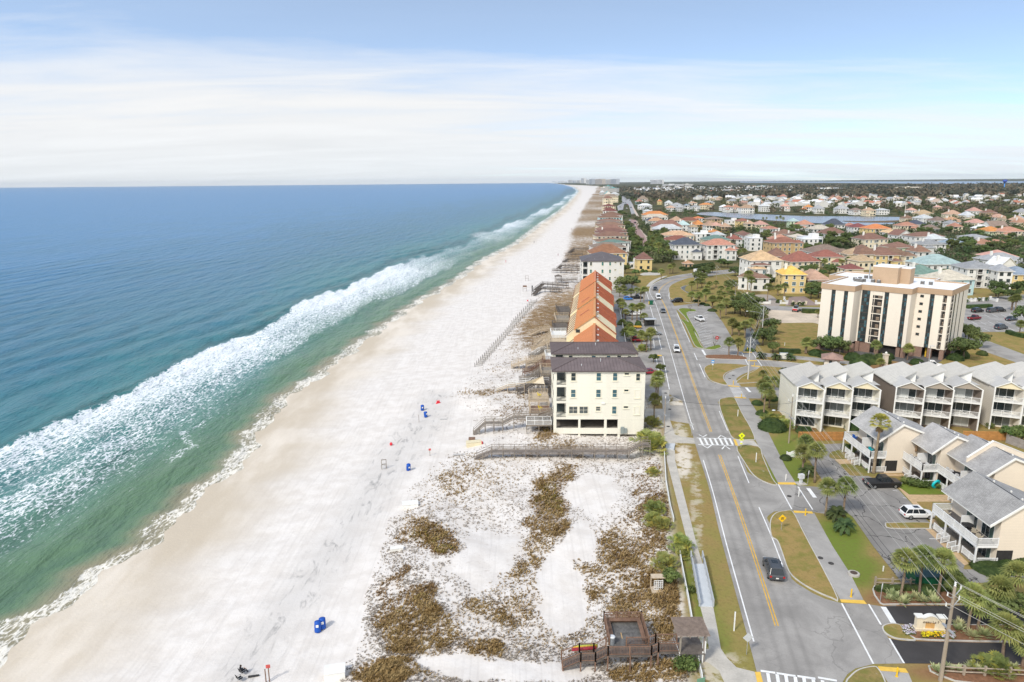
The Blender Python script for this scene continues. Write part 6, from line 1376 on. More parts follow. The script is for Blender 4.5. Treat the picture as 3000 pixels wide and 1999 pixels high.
for q in [
 # coast row
 (w7,380,1250,805,9,595,16,'terra','yellow','hip',.0,'yellow beach house with terracotta hipped roof just beyond the pale grey condo'),
 (w7,430,1250,668,9.5,550,16,'taupe','white'),(w7,550,1300,560,10,488,17,'green','white','hip',0,'white beach house with grey green roof in the coast row'),
 (w7,550,1345,530,10.5,455,18,'brown','white'),(w7,530,1280,412,9,300,18,'brown','cream'),(w7,515,1255,330,9,232,18,'brown','tan'),(w7,545,1235,268,9.5,150,18,'brown','tan','hip',0,'tan beach house with brown roofs and a square attic storey'),
 (w7,555,1200,172,9,90,18,'brown','cream'),(w7,560,1150,112,9,45,18,'taupe','tan'),(w7,570,1150,62,9.5,12,18,'brown','cream'),
 (w1,1220,1755,925,9,850,20,'brown','aqua','hip',0,'pale aqua beach house with brown roof in the coast row'),(w1,1270,1760,870,9,800,20,'brown','white'),(w1,1310,1640,775,8,690,20,'maroon','white'),(w1,1310,1600,662,9,620,22,'maroon','cream','hip',0,'beach house with wide dark red roof by the street parking'),
 (w1,1320,1540,482,16,430,18,'brown','cream','hip',0,'tall cream beach house with stacked balconies and brown roof'),(w1,1330,1660,440,14,395,22,'taupe','cream'),(w1,1350,1500,385,10,318,24,'teal','pink','gable',0,'peach beach building with teal gabled roof'),(w1,1500,1685,382,9,350,24,'ltgrey','white'),(w1,1245,1350,345,9,310,24,'ltgrey','grey'),
 (z6,1440,1615,235,6.5,160,9,'brown','yellow','hip',0,'small yellow house with brown hipped roof at the bend lawn'),(z6,1370,1440,285,3,280,7,'white','white','flat',0,'low white terrace wing beside the small yellow house'),(z6,1985,2070,285,3,265,4,'coral','tan','hip',0,'tiny coral roofed garden pavilion under the black roofed house'),
 # east side, front rows
 (z6,1860,2180,70,9.5,0,14,'slate','white','hip',.02,'white house with black hipped roof above the road bend'),
 (z7,270,615,72,9.5,0,13,'coral','white','hip',.05,'white villa with tall coral roof beside the black roofed house'),(z7,285,455,135,6,95,6,'coral','white','hip',.05,'coral roofed white porch wing under the taller coral roof'),(z7,530,640,115,5.5,70,9,'coral','white'),
 (z7,770,1150,248,11,135,15,'board','white','hip',.03,'tall white house with unfinished plywood roof'),(z7,640,870,440,6,360,9,'brown','white','hip',-.5,'white mansion wing with brown roof and corner loggia facing the sandy lot'),(z7,800,1010,302,9,268,9,'brown','white','hip',-.1,'white mansion tower with railed roof terrace and brown cap'),(z7,790,1000,452,6,408,6,'brown','white','hip',-.1,'white two storey loggia pavilion with small brown roof'),
 (z7,1150,1425,412,8.5,318,12,'yellow','yellow','hip',-.12,'yellow house with bright yellow roof and white garage door'),
 (z7,1440,1700,470,6,362,14,'pink','pink','hip',0,'salmon pink tiled house half hidden by the tower block'),
 (z7,1030,1385,45,9,-12,16,'rust','mustard','hip',.06,'mustard house with rust red roof and a row of small windows'),(z7,1390,1620,5,8.5,-25,14,'white','white','flat',0,'white flat roofed modern house beside the mustard one'),
 (z7,1230,1600,262,5.5,150,15,'rust','cream','hip',.1),(z7,1000,1225,205,6.5,110,13,'brown','cream'),(z7,1480,1920,155,6.5,78,17,'taupe','white'),(z7,1520,1860,208,6,138,14,'rust','cream'),(z7,1890,2150,180,6.5,115,13,'tan','cream'),(z7,2010,2220,255,5,196,11,'tan','cream'),(z7,2010,2260,180,7,85,16,'brown','cream'),(z7,2200,2500,190,6.5,108,16,'brown','yellow'),(z7,1870,2090,348,5.5,300,9,'maroon','cream','hip',0,'small cream pavilion house with maroon roof behind the tower'),
 (z8,830,1120,100,8,40,14,'brown','palegreen','hip',.08,'pale green house with brown roof'),(z8,1125,1290,150,6.5,76,12,'brown','white'),(z8,640,1090,190,6.2,105,14,'brown','cream'),
 (z8,1200,1690,292,7.5,185,16,'aqua','white','hip',.1,'white house with big pale aqua roof behind the tower'),(z8,1080,1420,408,5,300,13,'green','paleblue','hip',.05,'house with dark green roof peeking behind the tower roof'),
 (z8,1710,2080,345,9,265,16,'grey','white','hip',-.15,'white villa with weathered grey roof and aqua shutters'),(z8,2060,2230,372,9,310,9,'grey','white','hip',-.15,'white corner wing with turquoise shutters and grey roof'),
 (z8,1390,1820,470,7,362,14,'beige','aqua','hip',.1,'pale aqua house with sand coloured roof next to the tower'),(z8,2215,2520,412,6,335,14,'bluegrey','yellow','hip',-.1),(z8,1990,2300,208,5,142,15,'pink','cream'),(z8,1970,2400,248,5,175,15,'grey','white'),(z8,2060,2290,302,4.5,225,9,'white','white','gable',.2,'white gabled cottage with dark skylight panel'),
 (z8,1190,1480,65,6,15,14,'grey','white'),(z8,1480,1700,50,5,5,13,'bluegrey','grey'),
 (y3,835,1290,908,8,850,17,'brown','white','hip',.05,'long white house with brown roof and stacked porches'),(y3,1025,1315,945,6.5,880,12,'ltgrey','white'),(y3,610,830,890,7,820,13,'brown','white','gable',.1,'white house with tall portico columns and brown roof'),(y3,110,500,945,6.5,860,16,'brown','cream'),(y3,1580,1900,922,5,888,15,'grey','white'),(y3,1315,1590,1002,5,950,14,'bluegrey','grey'),(y3,1740,1980,1012,4.5,955,13,'coral','cream'),(y3,1980,2120,1000,4,968,12,'coral','cream'),(y3,1810,2100,835,5.5,785,14,'orange','palegreen','hip',0,'lime trimmed house with vivid orange roof'),(y3,2040,2400,842,5.5,790,15,'coral','cream'),
 (y3,215,545,802,7.5,735,16,'orange','yellow','hip',.1,'yellow house with bright orange roof near the lake spit'),(y3,475,650,858,5.5,810,13,'board','white'),(y3,0,235,782,6.5,725,16,'maroon','white'),(y3,645,920,762,6.5,712,14,'coral','cream'),(y3,790,1030,742,5,682,15,'slate','white'),(y3,1035,1200,802,5,752,13,'taupe','grey'),(y3,1375,1520,775,5.5,730,11,'coral','cream'),(y3,1725,1900,800,4.5,757,13,'white','white'),(y3,1880,2150,772,5,712,14,'taupe','white','gable',0,'white house with grey brown roof and three white dormers'),(y3,925,1140,658,6,608,16,'ltgrey','white'),(y3,1110,1310,692,5.5,640,15,'taupe','white'),(y3,1320,1450,728,5,692,12,'grey','white'),(y3,1540,1680,620,5,562,14,'ltgrey','cream'),(y3,1610,1790,558,5,520,14,'pink','white'),(y3,1300,1520,605,5,555,15,'tan','cream'),(y3,890,1120,592,5,548,16,'tan','cream'),(y3,1140,1230,505,8,487,9,'pink','tan'),(y3,775,890,548,5.5,518,12,'pink','white'),(y3,710,840,660,5,620,14,'brown','cream'),(y3,2060,2140,665,5,640,10,'tan','cream'),(y3,2240,2400,690,5,640,14,'tan','cream'),(y3,2260,2420,720,5,680,13,'coral','cream'),
 # lake front, far shore
 (y2,590,705,505,8,478,13,'coral','white'),(y2,690,800,510,7,468,13,'coral','white'),(y2,800,1000,518,8,478,13,'tan','white','hip',0,'white lakeside villa with arched terrace and corner tower'),(y2,1085,1215,490,9,455,13,'ltgrey','white'),(y2,1375,1480,492,8,450,12,'pink','white'),(y2,1645,1720,538,4.5,512,9,'orange','white'),(y2,1700,1805,505,7.5,482,12,'orange','white','hip',0,'white lakeside house with two orange roofs'),(y2,1835,1965,525,7.5,475,13,'grey','white'),(y2,2135,2285,528,7,478,14,'grey','white'),(y3,-5,130,545,7,512,14,'taupe','white'),(y3,170,320,552,7.5,508,14,'tan','cream','hip',0,'cream lakeside house with warm tan roof on the far shore'),(y3,350,510,545,7,522,14,'paleblue' if 0 else 'ltgrey','white','hip',0,'white lakeside house with pale metal roof and cupola'),(y2,535,640,500,7,472,12,'white','white'),(y2,245,425,472,9,448,14,'orange','cream','hip',0,'three storey cream lakeside house with orange roof'),(y2,130,245,500,7,478,12,'grey','white'),(y2,100,200,445,6,430,12,'tan','white'),
 # near lake, town side
 (y2,140,310,660,6,630,14,'orange','white'),(y2,350,570,668,6,637,16,'taupe','tan'),(y2,615,780,690,7,655,12,'white','white','flat',0,'white cubic modern house before the lake'),(y2,765,940,697,7,662,14,'terra','yellow','hip',0,'amber house with terracotta roof near the lake'),(y2,885,1010,735,6,700,12,'tan','cream'),(y2,1000,1190,745,5.5,695,13,'pink','cream'),(y2,1130,1345,802,7,767,13,'coral','white','hip',0,'white house with coral roof before the palm grove by the lake'),(y2,1300,1590,875,5.5,817,16,'brown','cream'),(y2,1430,1700,892,5,852,15,'taupe','cream'),(y2,1245,1520,950,6.5,885,14,'coral','cream'),(y2,1620,1830,745,6,690,14,'coral','white'),(y2,1480,1610,700,7,667,11,'aqua','palegreen'),(y2,1990,2250,750,6.5,668,13,'slate','white','hip',0,'white house with dark slate roof and raised clerestory by the lake'),(y2,1790,2085,808,6,762,14,'beige','white'),(y2,1940,2290,868,5.5,800,16,'brown','white'),(y2,850,1010,900,6.5,866,13,'brown','white','gable',0),(y2,925,1110,935,9,890,12,'white','white','flat',0,'white house with railed flat roof and pink shutters'),(y2,310,675,955,8,890,15,'green','cream','hip',0,'cream house with sage green roof'),(y2,405,600,890,6,838,13,'ltgrey','white'),(y2,180,395,875,9,815,12,'white','white','flat',.05,'white stepped modern house with blank side wall'),(y2,660,830,950,5.5,888,13,'rust','white'),(y2,760,940,880,5.5,835,13,'brown','cream'),(y2,1670,1950,920,8,898,13,'white','white','flat'),(y2,1520,1740,920,5,883,14,'beige','cream'),(y2,320,430,760,6,722,12,'tan','white'),(y2,400,560,760,6,712,13,'pink','cream'),(y2,530,680,775,5.5,725,13,'tan','tan'),(y2,115,210,780,6,745,11,'tan','white'),(y2,150,290,745,5.5,692,13,'orange','yellow'),(y2,2280,2420,770,5,740,12,'coral','white'),
 (y1,1465,1890,772,7,695,16,'brown','cream'),(y1,1500,1890,805,6,752,14,'ltgrey','white'),(y1,1625,2040,892,8,842,15,'board','cream','hip',0,'cream house under bare plywood roof behind the black roofed one'),(y1,1655,2040,958,7,908,14,'rust','white'),(y1,1340,1690,612,6,570,18,'orange','beige' if 0 else 'cream','hip',0,'cream house with long orange ridge roof'),(y1,1345,1680,645,6,610,14,'beige','white'),(y1,1380,1640,690,5.5,650,15,'slate','white'),(y1,1420,1640,695,5.5,660,13,'coral','white'),(y1,1840,2140,692,5,660,16,'rust','cream'),(y1,1715,1900,692,6,642,15,'tan','white'),(y1,1825,1990,752,6,700,14,'aqua','white','hip',0,'white house with mint green roof'),(y1,2045,2180,745,5.5,692,13,'orange','yellow'),(y1,2200,2353,755,5.5,705,14,'tan','cream'),(y1,1990,2095,782,5.5,747,10,'taupe','white'),(y1,2270,2420,850,5,830,12,'orange','cream'),
 (w2,50,230,405,8,348,14,'maroon','white'),(w2,165,390,500,7,425,18,'taupe','white'),(w2,115,265,555,6,498,14,'coral','aqua'),(w2,155,480,645,8,600,15,'white','white'),(w2,270,475,705,5,655,13,'grey','white'),(w2,615,710,550,7,512,10,'orange','yellow'),(w2,785,950,585,7,530,15,'ltgrey','white'),(w2,925,1190,640,9,590,15,'grey','white','hip',0,'grey roofed lakeside house with a row of white dormers'),(w2,1235,1340,645,8,618,12,'paleblue' if 0 else 'bluegrey','white'),(w2,1350,1505,592,7,560,13,'tan','white'),(w2,810,1020,700,6,655,12,'pink','white'),(w2,1060,1220,690,7,640,13,'grey','grey'),(w2,300,480,772,4,735,12,'ltgrey','white')]:
	house(*q)
# white metal roofed cottages beyond the lake, nearest ones as houses of their own
g=random.Random(33); n=0
def clear(x,y,r):
	return all((x-a)**2+(y-b)**2>(r+c)**2*.55 for a,b,c in FOOT)
tries=0
while n<112 and tries<3000:
	tries+=1
	x=g.uniform(40,1130); y=g.uniform(255,455)
	if x<900 and y>400 and g.random()<.6: continue
	p=w2(x,y)
	if not clear(p.x,p.y,9): continue
	ez=g.choice([5.5,6,7,8]); wpx=g.uniform(9,17)*FPX/p.y/.1275
	house(w2,x,x+wpx,y-ez*FPX/p.y/.1275,ez,y-(ez+3.2)*FPX/p.y/.1275,g.uniform(8,13),g.choice(['white','white','ltgrey','white','grey','bluegrey']),g.choice(['white','white','white','paleblue','cream','grey']),g.choice(['gable','gable','hip']),g.choice([0,.7,-.6,1.2,.3]),seed=n); n+=1
tries=0;m=0
while m<44 and tries<3000:
	tries+=1; x=g.uniform(300,2350); y=g.uniform(355,470)
	p=y2(x,y)
	if not clear(p.x,p.y,14): continue
	ez=g.choice([4,5,6]); wpx=g.uniform(12,20)*FPX/p.y/.2125
	house(y2,x,x+wpx,y-ez*FPX/p.y/.2125,ez,y-(ez+3.2)*FPX/p.y/.2125,g.uniform(10,15),g.choice(['grey','pink','tan','ltgrey','white','brown','coral','grey']),g.choice(['white','cream','white','pink']),'hip',g.uniform(-.5,.5),seed=500+m); m+=1
for i in range(16):
	x=g.uniform(1200,2353); y=g.uniform(420,830); p=y3(x,y)
	if not clear(p.x,p.y,12): continue
	ez=g.choice([4,5]); wpx=g.uniform(12,18)*FPX/p.y/.2125
	house(y3,x,x+wpx,y-ez*FPX/p.y/.2125,ez,y-(ez+3)*FPX/p.y/.2125,12,g.choice(['pink','tan','grey','brown','coral','ltgrey']),g.choice(['white','cream','tan']),'hip',None,seed=800+i)
print('houses',sum(1 for o,a in THINGS if o.get('category')=='house'))
# the crowd of town roofs farther out: nobody could count it
def far_town():
	g=random.Random(5); mb=MB(); mats=[M('far white roofs',(.72,.73,.75),.1,.02,.8),M('far grey roofs',(.38,.40,.42),.1,.02,.8),M('far tan roofs',(.50,.38,.30),.1,.02,.8),M('far walls',(.72,.70,.66),.1,.02,.8),M('far red roofs',(.42,.18,.12),.1,.02,.8)]
	def one(p,w_,d_,h,r,mi,rz):
		o=MB(); o.bb(-w_/2,w_/2,-d_/2,d_/2,0,h,3); gable_roof(o,-w_/2,w_/2,-d_/2,d_/2,h,r,.3,'x' if g.random()<.5 else 'y',mi,3)
		c,s=math.cos(rz),math.sin(rz); mb.add([(p.x+x*c-y*s,p.y+x*s+y*c,z) for x,y,z in o.v],o.f,0); mb.m[-len(o.f):]=o.m
	for i in range(520):
		X=g.uniform(2020,3050); Y=562+24*g.random()**1.0
		if X>2200:
			Y=560+g.random()*48
			if g.random()<.62: continue
		p=GP(X,Y);
		if Y>585 and not clear(p.x,p.y,10): continue
		one(p,g.uniform(9,20),g.uniform(8,14),g.uniform(4,8),g.uniform(2,4),g.choice([0,0,0,1,2,1,4]) if X<2500 else g.choice([0,1,2,2,4]),g.uniform(0,3))
	for i in range(240):
		p=GP(g.uniform(1880,2320),g.uniform(549,566)); one(p,g.uniform(10,22),g.uniform(9,15),g.uniform(5,9),3,g.choice([0,0,1]),g.uniform(0,3))
	o=mb.build('distant_town',mats); o['kind']='stuff'
far_town()
# ---------------------------------------------------------------- large far buildings and skyline
def slab(label,zm,x0,x1,yt,yb,dep,wall,strip_=8,name='apartment_tower',cat='tower block',off=0,roofcol=None):
	b0,b1=zm(x0,yb),zm(x1,yb); h=zat(b0,*zm.px(x0,yt)); W=(b1-b0).length
	t=thing(name,label,cat,(b0.x,b0.y,0),ang(b0,b1)); mb=MB(); mb.bb(0,W,0,dep,0,h); mb.build('wall',wall,t)
	fm=MB(); n=max(2,strip_)
	for i in range(n): fm.bb(W*(i+.25)/n,W*(i+.75)/n,-.3,.0,h*.04,h*.97)
	fm.build('window_bay',M('far glazing',(.10,.12,.15),.2,.05,.4),t)
	rf=MB(); rf.bb(-.5,W+.5,-.8,dep,h,h+1.5); rf.bb(W*.3,W*.55,dep*.3,dep*.7,h+1.5,h+5); rf.build('roof',roofcol or wall,t)
	return t
FW_=[M('far tower cream',(.74,.71,.66),.06,.01,.8),M('far tower grey',(.52,.55,.60),.06,.01,.8),M('far tower white',(.80,.80,.80),.06,.01,.8),M('far tower tan',(.60,.53,.46),.06,.01,.8)]
SK=[(800,870,20,135,2,5),(880,910,60,130,1,3),(915,985,50,160,2,6),(990,1045,42,160,1,5),(505,560,60,125,0,4),(565,605,65,125,2,3),(615,640,75,125,1,2),(650,690,70,122,2,3),(705,770,68,122,0,4),(325,420,82,112,0,6),(235,262,80,112,2,2),(140,180,88,108,1,3),(190,225,90,108,0,3),(275,310,85,112,1,3),(430,490,84,118,2,5),(1125,1285,42,160,3,10),(1290,1350,60,155,0,4),(1355,1480,48,155,0,8),(1480,1610,42,155,1,9),(1060,1110,70,140,1,3)]
DES=['tallest pair in the skyline','slim grey tower right of the tallest','white stepped tower in the main cluster','bluish tower closing the main cluster','wide pale tower left of the gap','bright white tower','thin grey tower','white tower beside the thin grey one','broad cream tower with four bays','long low cream block','lone bright tower','small grey block at the far headland','small cream block at the headland','grey block past the lone bright tower','white five bay block','brown banded slab with dark windows','cream infill tower between two long slabs','long cream slab with eight bays','long grey slab ending the beach skyline','low grey tower between the clusters']
for q,d in zip(SK,DES): slab(d+' on the hazy beach horizon',w1,q[0],q[1],q[2],q[3],60,FW_[q[4]],q[5])
slab('faint white tower standing alone inland on the horizon',w1,1900,2020,10,75,60,FW_[2],6)
slab('white slab hotel with vertical dark bands beyond the white cottages',w2,430,705,58,150,30,FW_[2],10)
slab('long white resort block beside the slab hotel',w2,710,1150,165,205,30,FW_[2],16,'resort_block','apartments'); slab('pale resort block with teal hall next to it',w2,1165,1365,160,210,30,FW_[0],8,'resort_block','apartments')
slab('cream beach hotel with teal roof at the end of the coast row',w1,1430,1620,250,345,30,FW_[0],9,'beach_hotel','hotel',roofcol=rmat('teal')); slab('tall cream hotel wing with balconies beside the dunes',w1,1350,1450,205,345,40,FW_[0],5,'beach_hotel','hotel',roofcol=rmat('teal')); slab('low cream hotel wing nearest the sand',w1,1255,1350,235,325,40,FW_[0],4,'beach_hotel','hotel')
HB=[('white market hall with domed towers',y2,1800,2210,230,285,'white','white'),('long pale shopping hall roof',y2,690,1200,265,300,'white','beige'),('cream shop block with red gable',y2,820,1000,205,232,'cream','pink'),('white plaza building',y2,1000,1180,205,235,'white','aqua'),('wide grey shed roof',y2,1150,1480,275,300,'white','ltgrey'),('aqua fun hall with two spires',y3,0,200,250,295,'aqua','aqua'),('red fronted shop row',y3,290,390,255,290,'pink','coral'),('white shop with red eaves',y3,395,545,262,300,'white','coral'),('big cream hotel complex',y3,560,945,215,275,'cream','beige'),('yellow banked store',y3,600,840,305,335,'yellow','white'),('white mall front with pointed gable',y3,945,1295,285,318,'white','white'),('tan office block',y3,1300,1445,300,345,'tan','beige'),('mauve shop group at the photo edge',y3,2260,2420,410,470,'pink','pink'),('long pink roofed inn',y3,410,620,365,412,'white','pink'),('teal roofed strip mall',y3,840,1000,415,445,'aqua','teal'),('grey green roofed school',y3,640,840,395,425,'white','ltgrey')]
for d,zm,a,b,yt,yb,wl,rf in HB:
	b0,b1=zm(a,yb),zm(b,yb); h=max(5,zat(b0,*zm.px(a,yt))); W=(b1-b0).length; t=thing('commercial_building',d+' in the wooded town behind the lake','building',(b0.x,b0.y,0),ang(b0,b1),'large buildings in the woods')
	mb=MB(); mb.bb(0,W,0,26,0,h*.62); mb.bb(W*.4,W*.6,-2,10,0,h*.8)
	for i in range(int(W/7)): mb.bb(i*7+1.5,i*7+5,-.15,0,h*.12,h*.4,1)
	mb.build('wall',[wmat(wl),GLASSM],t); mb=MB(); hip_roof(mb,0,W,0,26,h*.62,h*.22,1.0); gable_roof(mb,W*.4,W*.6,-2,10,h*.8,h*.2,.5,'y'); mb.build('roof',[rmat(rf),TRIM],t)
# blue water tower
b=y3(2075,262); hh=zat(b,*y3.px(2090,125)); t=thing('water_tower','bright blue mushroom shaped water tower rising from the far woods','water tower',(b.x,b.y,0))
MBLUE=M('water tower blue',(.05,.10,.42),.08,.05,.5); mb=MB(); R_=hh*.21; mb.lathe([(R_*.18,hh*.60),(R_*.45,hh*.70),(R_,hh*.83),(R_*1.02,hh*.88),(R_*.85,hh*.95),(R_*.4,hh*.99),(.1,hh)],n=24); mb.build('tank',MBLUE,t,True)
mb=MB(); mb.lathe([(R_*.32,0),(R_*.24,hh*.1),(R_*.18,hh*.62)],n=18); mb.build('stem',M('water tower light blue',(.05,.27,.72),.06,.05,.5),t,True)
# power pylons among the trees
for i,(zm,x,yb,yt) in enumerate([(y3,235,395,340),(y3,285,480,375),(y3,712,580,445),(y3,572,370,330),(y3,965,350,300),(y3,1357,400,345),(y3,1525,420,360),(y3,1703,410,370),(y3,1980,440,385),(y3,2205,450,400),(y3,2235,620,565),(y3,1393,545,492),(y2,1612,375,305),(y2,1655,385,300),(y2,1685,380,305),(y2,1778,390,315),(y2,1935,390,300),(y2,2035,375,320),(y2,2140,400,330),(y2,2210,420,370)]):
	p=zm(x,yb); h=zat(p,*zm.px(x,yt)); t=thing('transmission_pole','tall pale transmission pole','pole',(p.x,p.y,0),0,'transmission poles behind the lake','pylon'); mb=MB(); mb.tube((0,0,0),(0,0,h),.75,.4,8); mb.build('shaft',FW_[3],t)
	mb=MB()
	for k in (.82,.9,.97): mb.bb(-2.4,2.4,-.2,.2,h*k-.2,h*k+.2)
	mb.build('crossarm',FW_[3],t)
# ---------------------------------------------------------------- trees between the houses, and the far woods
g=random.Random(77); nt_=0
def poly_in(x,y,P):
	r=False;j=len(P)-1
	for i in range(len(P)):
		if (P[i][1]>y)!=(P[j][1]>y) and x<(P[j][0]-P[i][0])*(y-P[i][1])/(P[j][1]-P[i][1])+P[i][0]: r=not r
		j=i
	return r
ROADP=[[(p.x,p.y) for p in w7.L([(1290,10),(1450,40),(1500,200),(1590,300),(1680,420),(1770,640),(1720,780),(1500,720),(1455,480),(1350,300),(1300,150)])],[(p.x,p.y) for p in w1.L([(1690,290),(1790,300),(1840,380),(1930,470),(2140,800),(2160,920),(2050,900),(1900,860),(1640,800),(1620,660),(1720,600)])],[(p.x,p.y) for p in z7.L([(520,680),(700,720),(1000,600),(1500,640),(1800,780),(1800,1000),(940,1010),(860,900),(640,780)])],[(p.x,p.y) for p in F.L([(1600,486),(1690,488),(1850,495),(2095,499),(2110,510),(2060,521),(1990,527),(1880,523),(1700,508),(1600,496)])]]
LAKEP=ROADP[3]
def free(x,y,r): return all(not poly_in(x,y,P) for P in ROADP) and all((x-a)**2+(y-b)**2>(c*.72+r)**2 for a,b,c in FOOT)
def fill(zm,x0,x1,ya,yb,n,kind):
	k=0;t=0
	while k<n and t<n*25:
		t+=1; a=g.uniform(x0,x1); b=g.uniform(ya,yb); p=zm(a,b)
		if not free(p.x,p.y,1.5): continue
		if kind=='palm':
			i=g.randint(0,5); PALMK.put(i,(p.x,p.y,0),g.uniform(0,6.28),g.uniform(1.1,1.5),'cabbage palm with grey trunk','cabbage palms','palm')
		else:
			i=g.choice([0,0,1,1,2,3]); OAKK.put(i,(p.x,p.y,0),g.uniform(0,6.28),g.uniform(1.0,1.55),'rounded broadleaf tree','broadleaf trees','oak')
		k+=1
fill(w7,1140,1500,150,900,34,'oak'); fill(w7,1650,2300,300,900,40,'oak'); fill(w7,1750,2300,500,1000,14,'palm')
fill(z6,1560,1900,60,250,10,'oak'); fill(y2,600,2353,800,1150,36,'oak'); fill(y3,500,2353,650,1150,40,'oak'); fill(w1,1660,2100,420,900,20,'oak'); fill(w1,1830,2050,300,560,10,'oak')
print('palms',sum(PALMK.used),sum(1 for o,a in THINGS if o.get('category')=='palm tree'),'trees',sum(1 for o,a in THINGS if o.get('category')=='tree'))
for K in (PALMK,OAKK,SHRUBK,DOMEK,PMTK,SAGOK,AGK,BAREK): K.drop_unused()
def clumps(name,n,sample,sz,per,mats,sd,flat=.8,quad=1.0):
	r=np.random.RandomState(sd); V=[];Fc=[];Mi=[]; k=0
	for _ in range(n):
		q=sample(r)
		if q is None: continue
		x,y,s=q; h=s*flat; mi=r.randint(0,len(mats))
		# irregular crown: leaf-sized facets spread over several lobes
		m=per if y<1400 else max(12,per//2)
		lob=r.normal(0,1,(5,3))*[.45,.45,.18]; li=r.randint(0,5,m)
		v=r.normal(0,1,(m,3)); v/=np.linalg.norm(v,axis=1)[:,None]
		c=np.stack([x+s*(lob[li,0]+v[:,0]*.55),y+s*(lob[li,1]+v[:,1]*.55),np.maximum(h*(.62+lob[li,2]*.8+v[:,2]*.42),.2)],-1)
		a=r.normal(0,1,(m,3)); a/=np.linalg.norm(a,axis=1)[:,None]; b=np.cross(a,v+r.normal(0,.5,(m,3))); b/=np.linalg.norm(b,axis=1)[:,None]
		e=s*.20*quad
		P=np.stack([c-a*e,c-b*e*.7,c+a*e,c+b*e*.7],1).reshape(-1,3); P[:,2]=np.maximum(P[:,2],.05)
		V.append(P); Fc.append(np.arange(m*4).reshape(-1,4)+k); Mi.append(np.full(m,mi)); k+=m*4
	V=np.concatenate(V);Fc=np.concatenate(Fc);Mi=np.concatenate(Mi)
	me=bpy.data.meshes.new(name); me.vertices.add(len(V)); me.vertices.foreach_set('co',V.ravel().astype('f')); me.loops.add(Fc.size); me.loops.foreach_set('vertex_index',Fc.ravel().astype('i')); me.polygons.add(len(Fc)); me.polygons.foreach_set('loop_start',np.arange(0,Fc.size,4,dtype='i'))
	try: me.polygons.foreach_set('loop_total',np.full(len(Fc),4,dtype='i'))
	except Exception: pass
	for m in mats: me.materials.append(m)
	me.polygons.foreach_set('material_index',Mi.astype('i')); me.update(calc_edges=True)
	o=obj(name,me); o['kind']='stuff'; return o
WM=[leaf_mat('wood crowns %s'%k,a,b,.0,.8,.03) for k,a,b in (('dark',(.058,.078,.036),(.10,.122,.055)),('olive',(.10,.115,.046),(.175,.18,.075)),('brown',(.14,.118,.076),(.21,.175,.12)),('green',(.072,.11,.04),(.13,.175,.062)))]
def s_mid(r):
	# gardens of the town, this side of the lake and around it
	X=r.uniform(1830,3060); Y=r.uniform(618,800); p=GP(X,Y)
	if p.x<Rx(np.array([p.y]))[0]+14 or not free(p.x,p.y,.5): return None
	if Y>728 and X<2750 and not(X<1960 and Y<775): return None
	return p.x,p.y,r.uniform(2.2,4.2)
def s_far(r):
	X=r.uniform(1790,3200); Y=566+62*r.rand()**.9; p=GP(X,Y)
	if p.x<Rx(np.array([p.y]))[0]+40 or not free(p.x,p.y,1): return None
	if 1840<X<2740 and Y>603 and r.rand()<.85: return None
	if X<2420 and r.rand()<.45: return None
	return p.x,p.y,r.uniform(4,7.5)
def s_xf(r):
	X=r.uniform(1740,3300); yh=533-.0087*(X-1500); d=50/r.uniform(50/5200,50/1800)
	k=50/d*FPX; Y=yh+k
	p=GP(X,Y)
	if p.x<Rx(np.array([p.y]))[0]+60: return None
	if X<2250 and 548<Y<568 and r.rand()<.55: return None
	return p.x,p.y,r.uniform(9,17)
clumps('garden_trees',2300,s_mid,0,70,WM,1,1.15)
clumps('town_woods',2600,s_far,0,46,WM[:3],2,1.0,1.25)
clumps('far_woods',4200,s_xf,0,26,[leaf_mat('far wood crowns',(.062,.074,.052),(.105,.112,.078),.0,.8,.01),WM[2]],3,.8,1.9)
# ---------------------------------------------------------------- vehicles (front towards -y)
TYRE=M('tyre rubber',(.02,.02,.02),.2,4,.9); RIM=M('alloy rim',(.40,.41,.42),.1,4,.4,.5,.7); CGL=M('car glass',(.02,.026,.032),.2,1,.08,.6); TAIL=M('tail lamp red',(.45,.02,.02),.1,2,.3); HEADL=M('head lamp',(.70,.72,.74),.1,2,.2); PLATE=M('number plate',(.75,.74,.70),.1,4,.6); BLK=M('black plastic',(.03,.03,.032),.2,3,.7)
def paint(n,c): return M('%s car paint'%n,c,.06,.8,.28,.5)
def wheel_mesh(r,wd):
	t=MB(); n=18
	prof=[(r*.62,-wd/2),(r*.95,-wd/2),(r,-wd/2+.03),(r,wd/2-.03),(r*.95,wd/2),(r*.62,wd/2)]
	for i in range(n):
		a,b=2*math.pi*i/n,2*math.pi*(i+1)/n
		for (p,q) in zip(prof[:-1],prof[1:]): t.add([(p[1],p[0]*math.cos(a),p[0]*math.sin(a)),(p[1],p[0]*math.cos(b),p[0]*math.sin(b)),(q[1],q[0]*math.cos(b),q[0]*math.sin(b)),(q[1],q[0]*math.cos(a),q[0]*math.sin(a))],[(0,1,2,3)])
	c=MB()
	for sx in(-1,1):
		c.add([(sx*wd*.40,r*.64*math.cos(2*math.pi*i/n),r*.64*math.sin(2*math.pi*i/n)) for i in range(n)],[tuple(range(n)) if sx>0 else tuple(range(n-1,-1,-1))])
		for k in range(5):
			a=2*math.pi*k/5; c.box((sx*wd*.44,r*.34*math.cos(a),r*.34*math.sin(a)),(.03,r*.62,.07),0,0,Matrix.Rotation(a,3,'X'))
	return t.mesh('tyre',TYRE,True),c.mesh('rim',RIM)
WM_={}
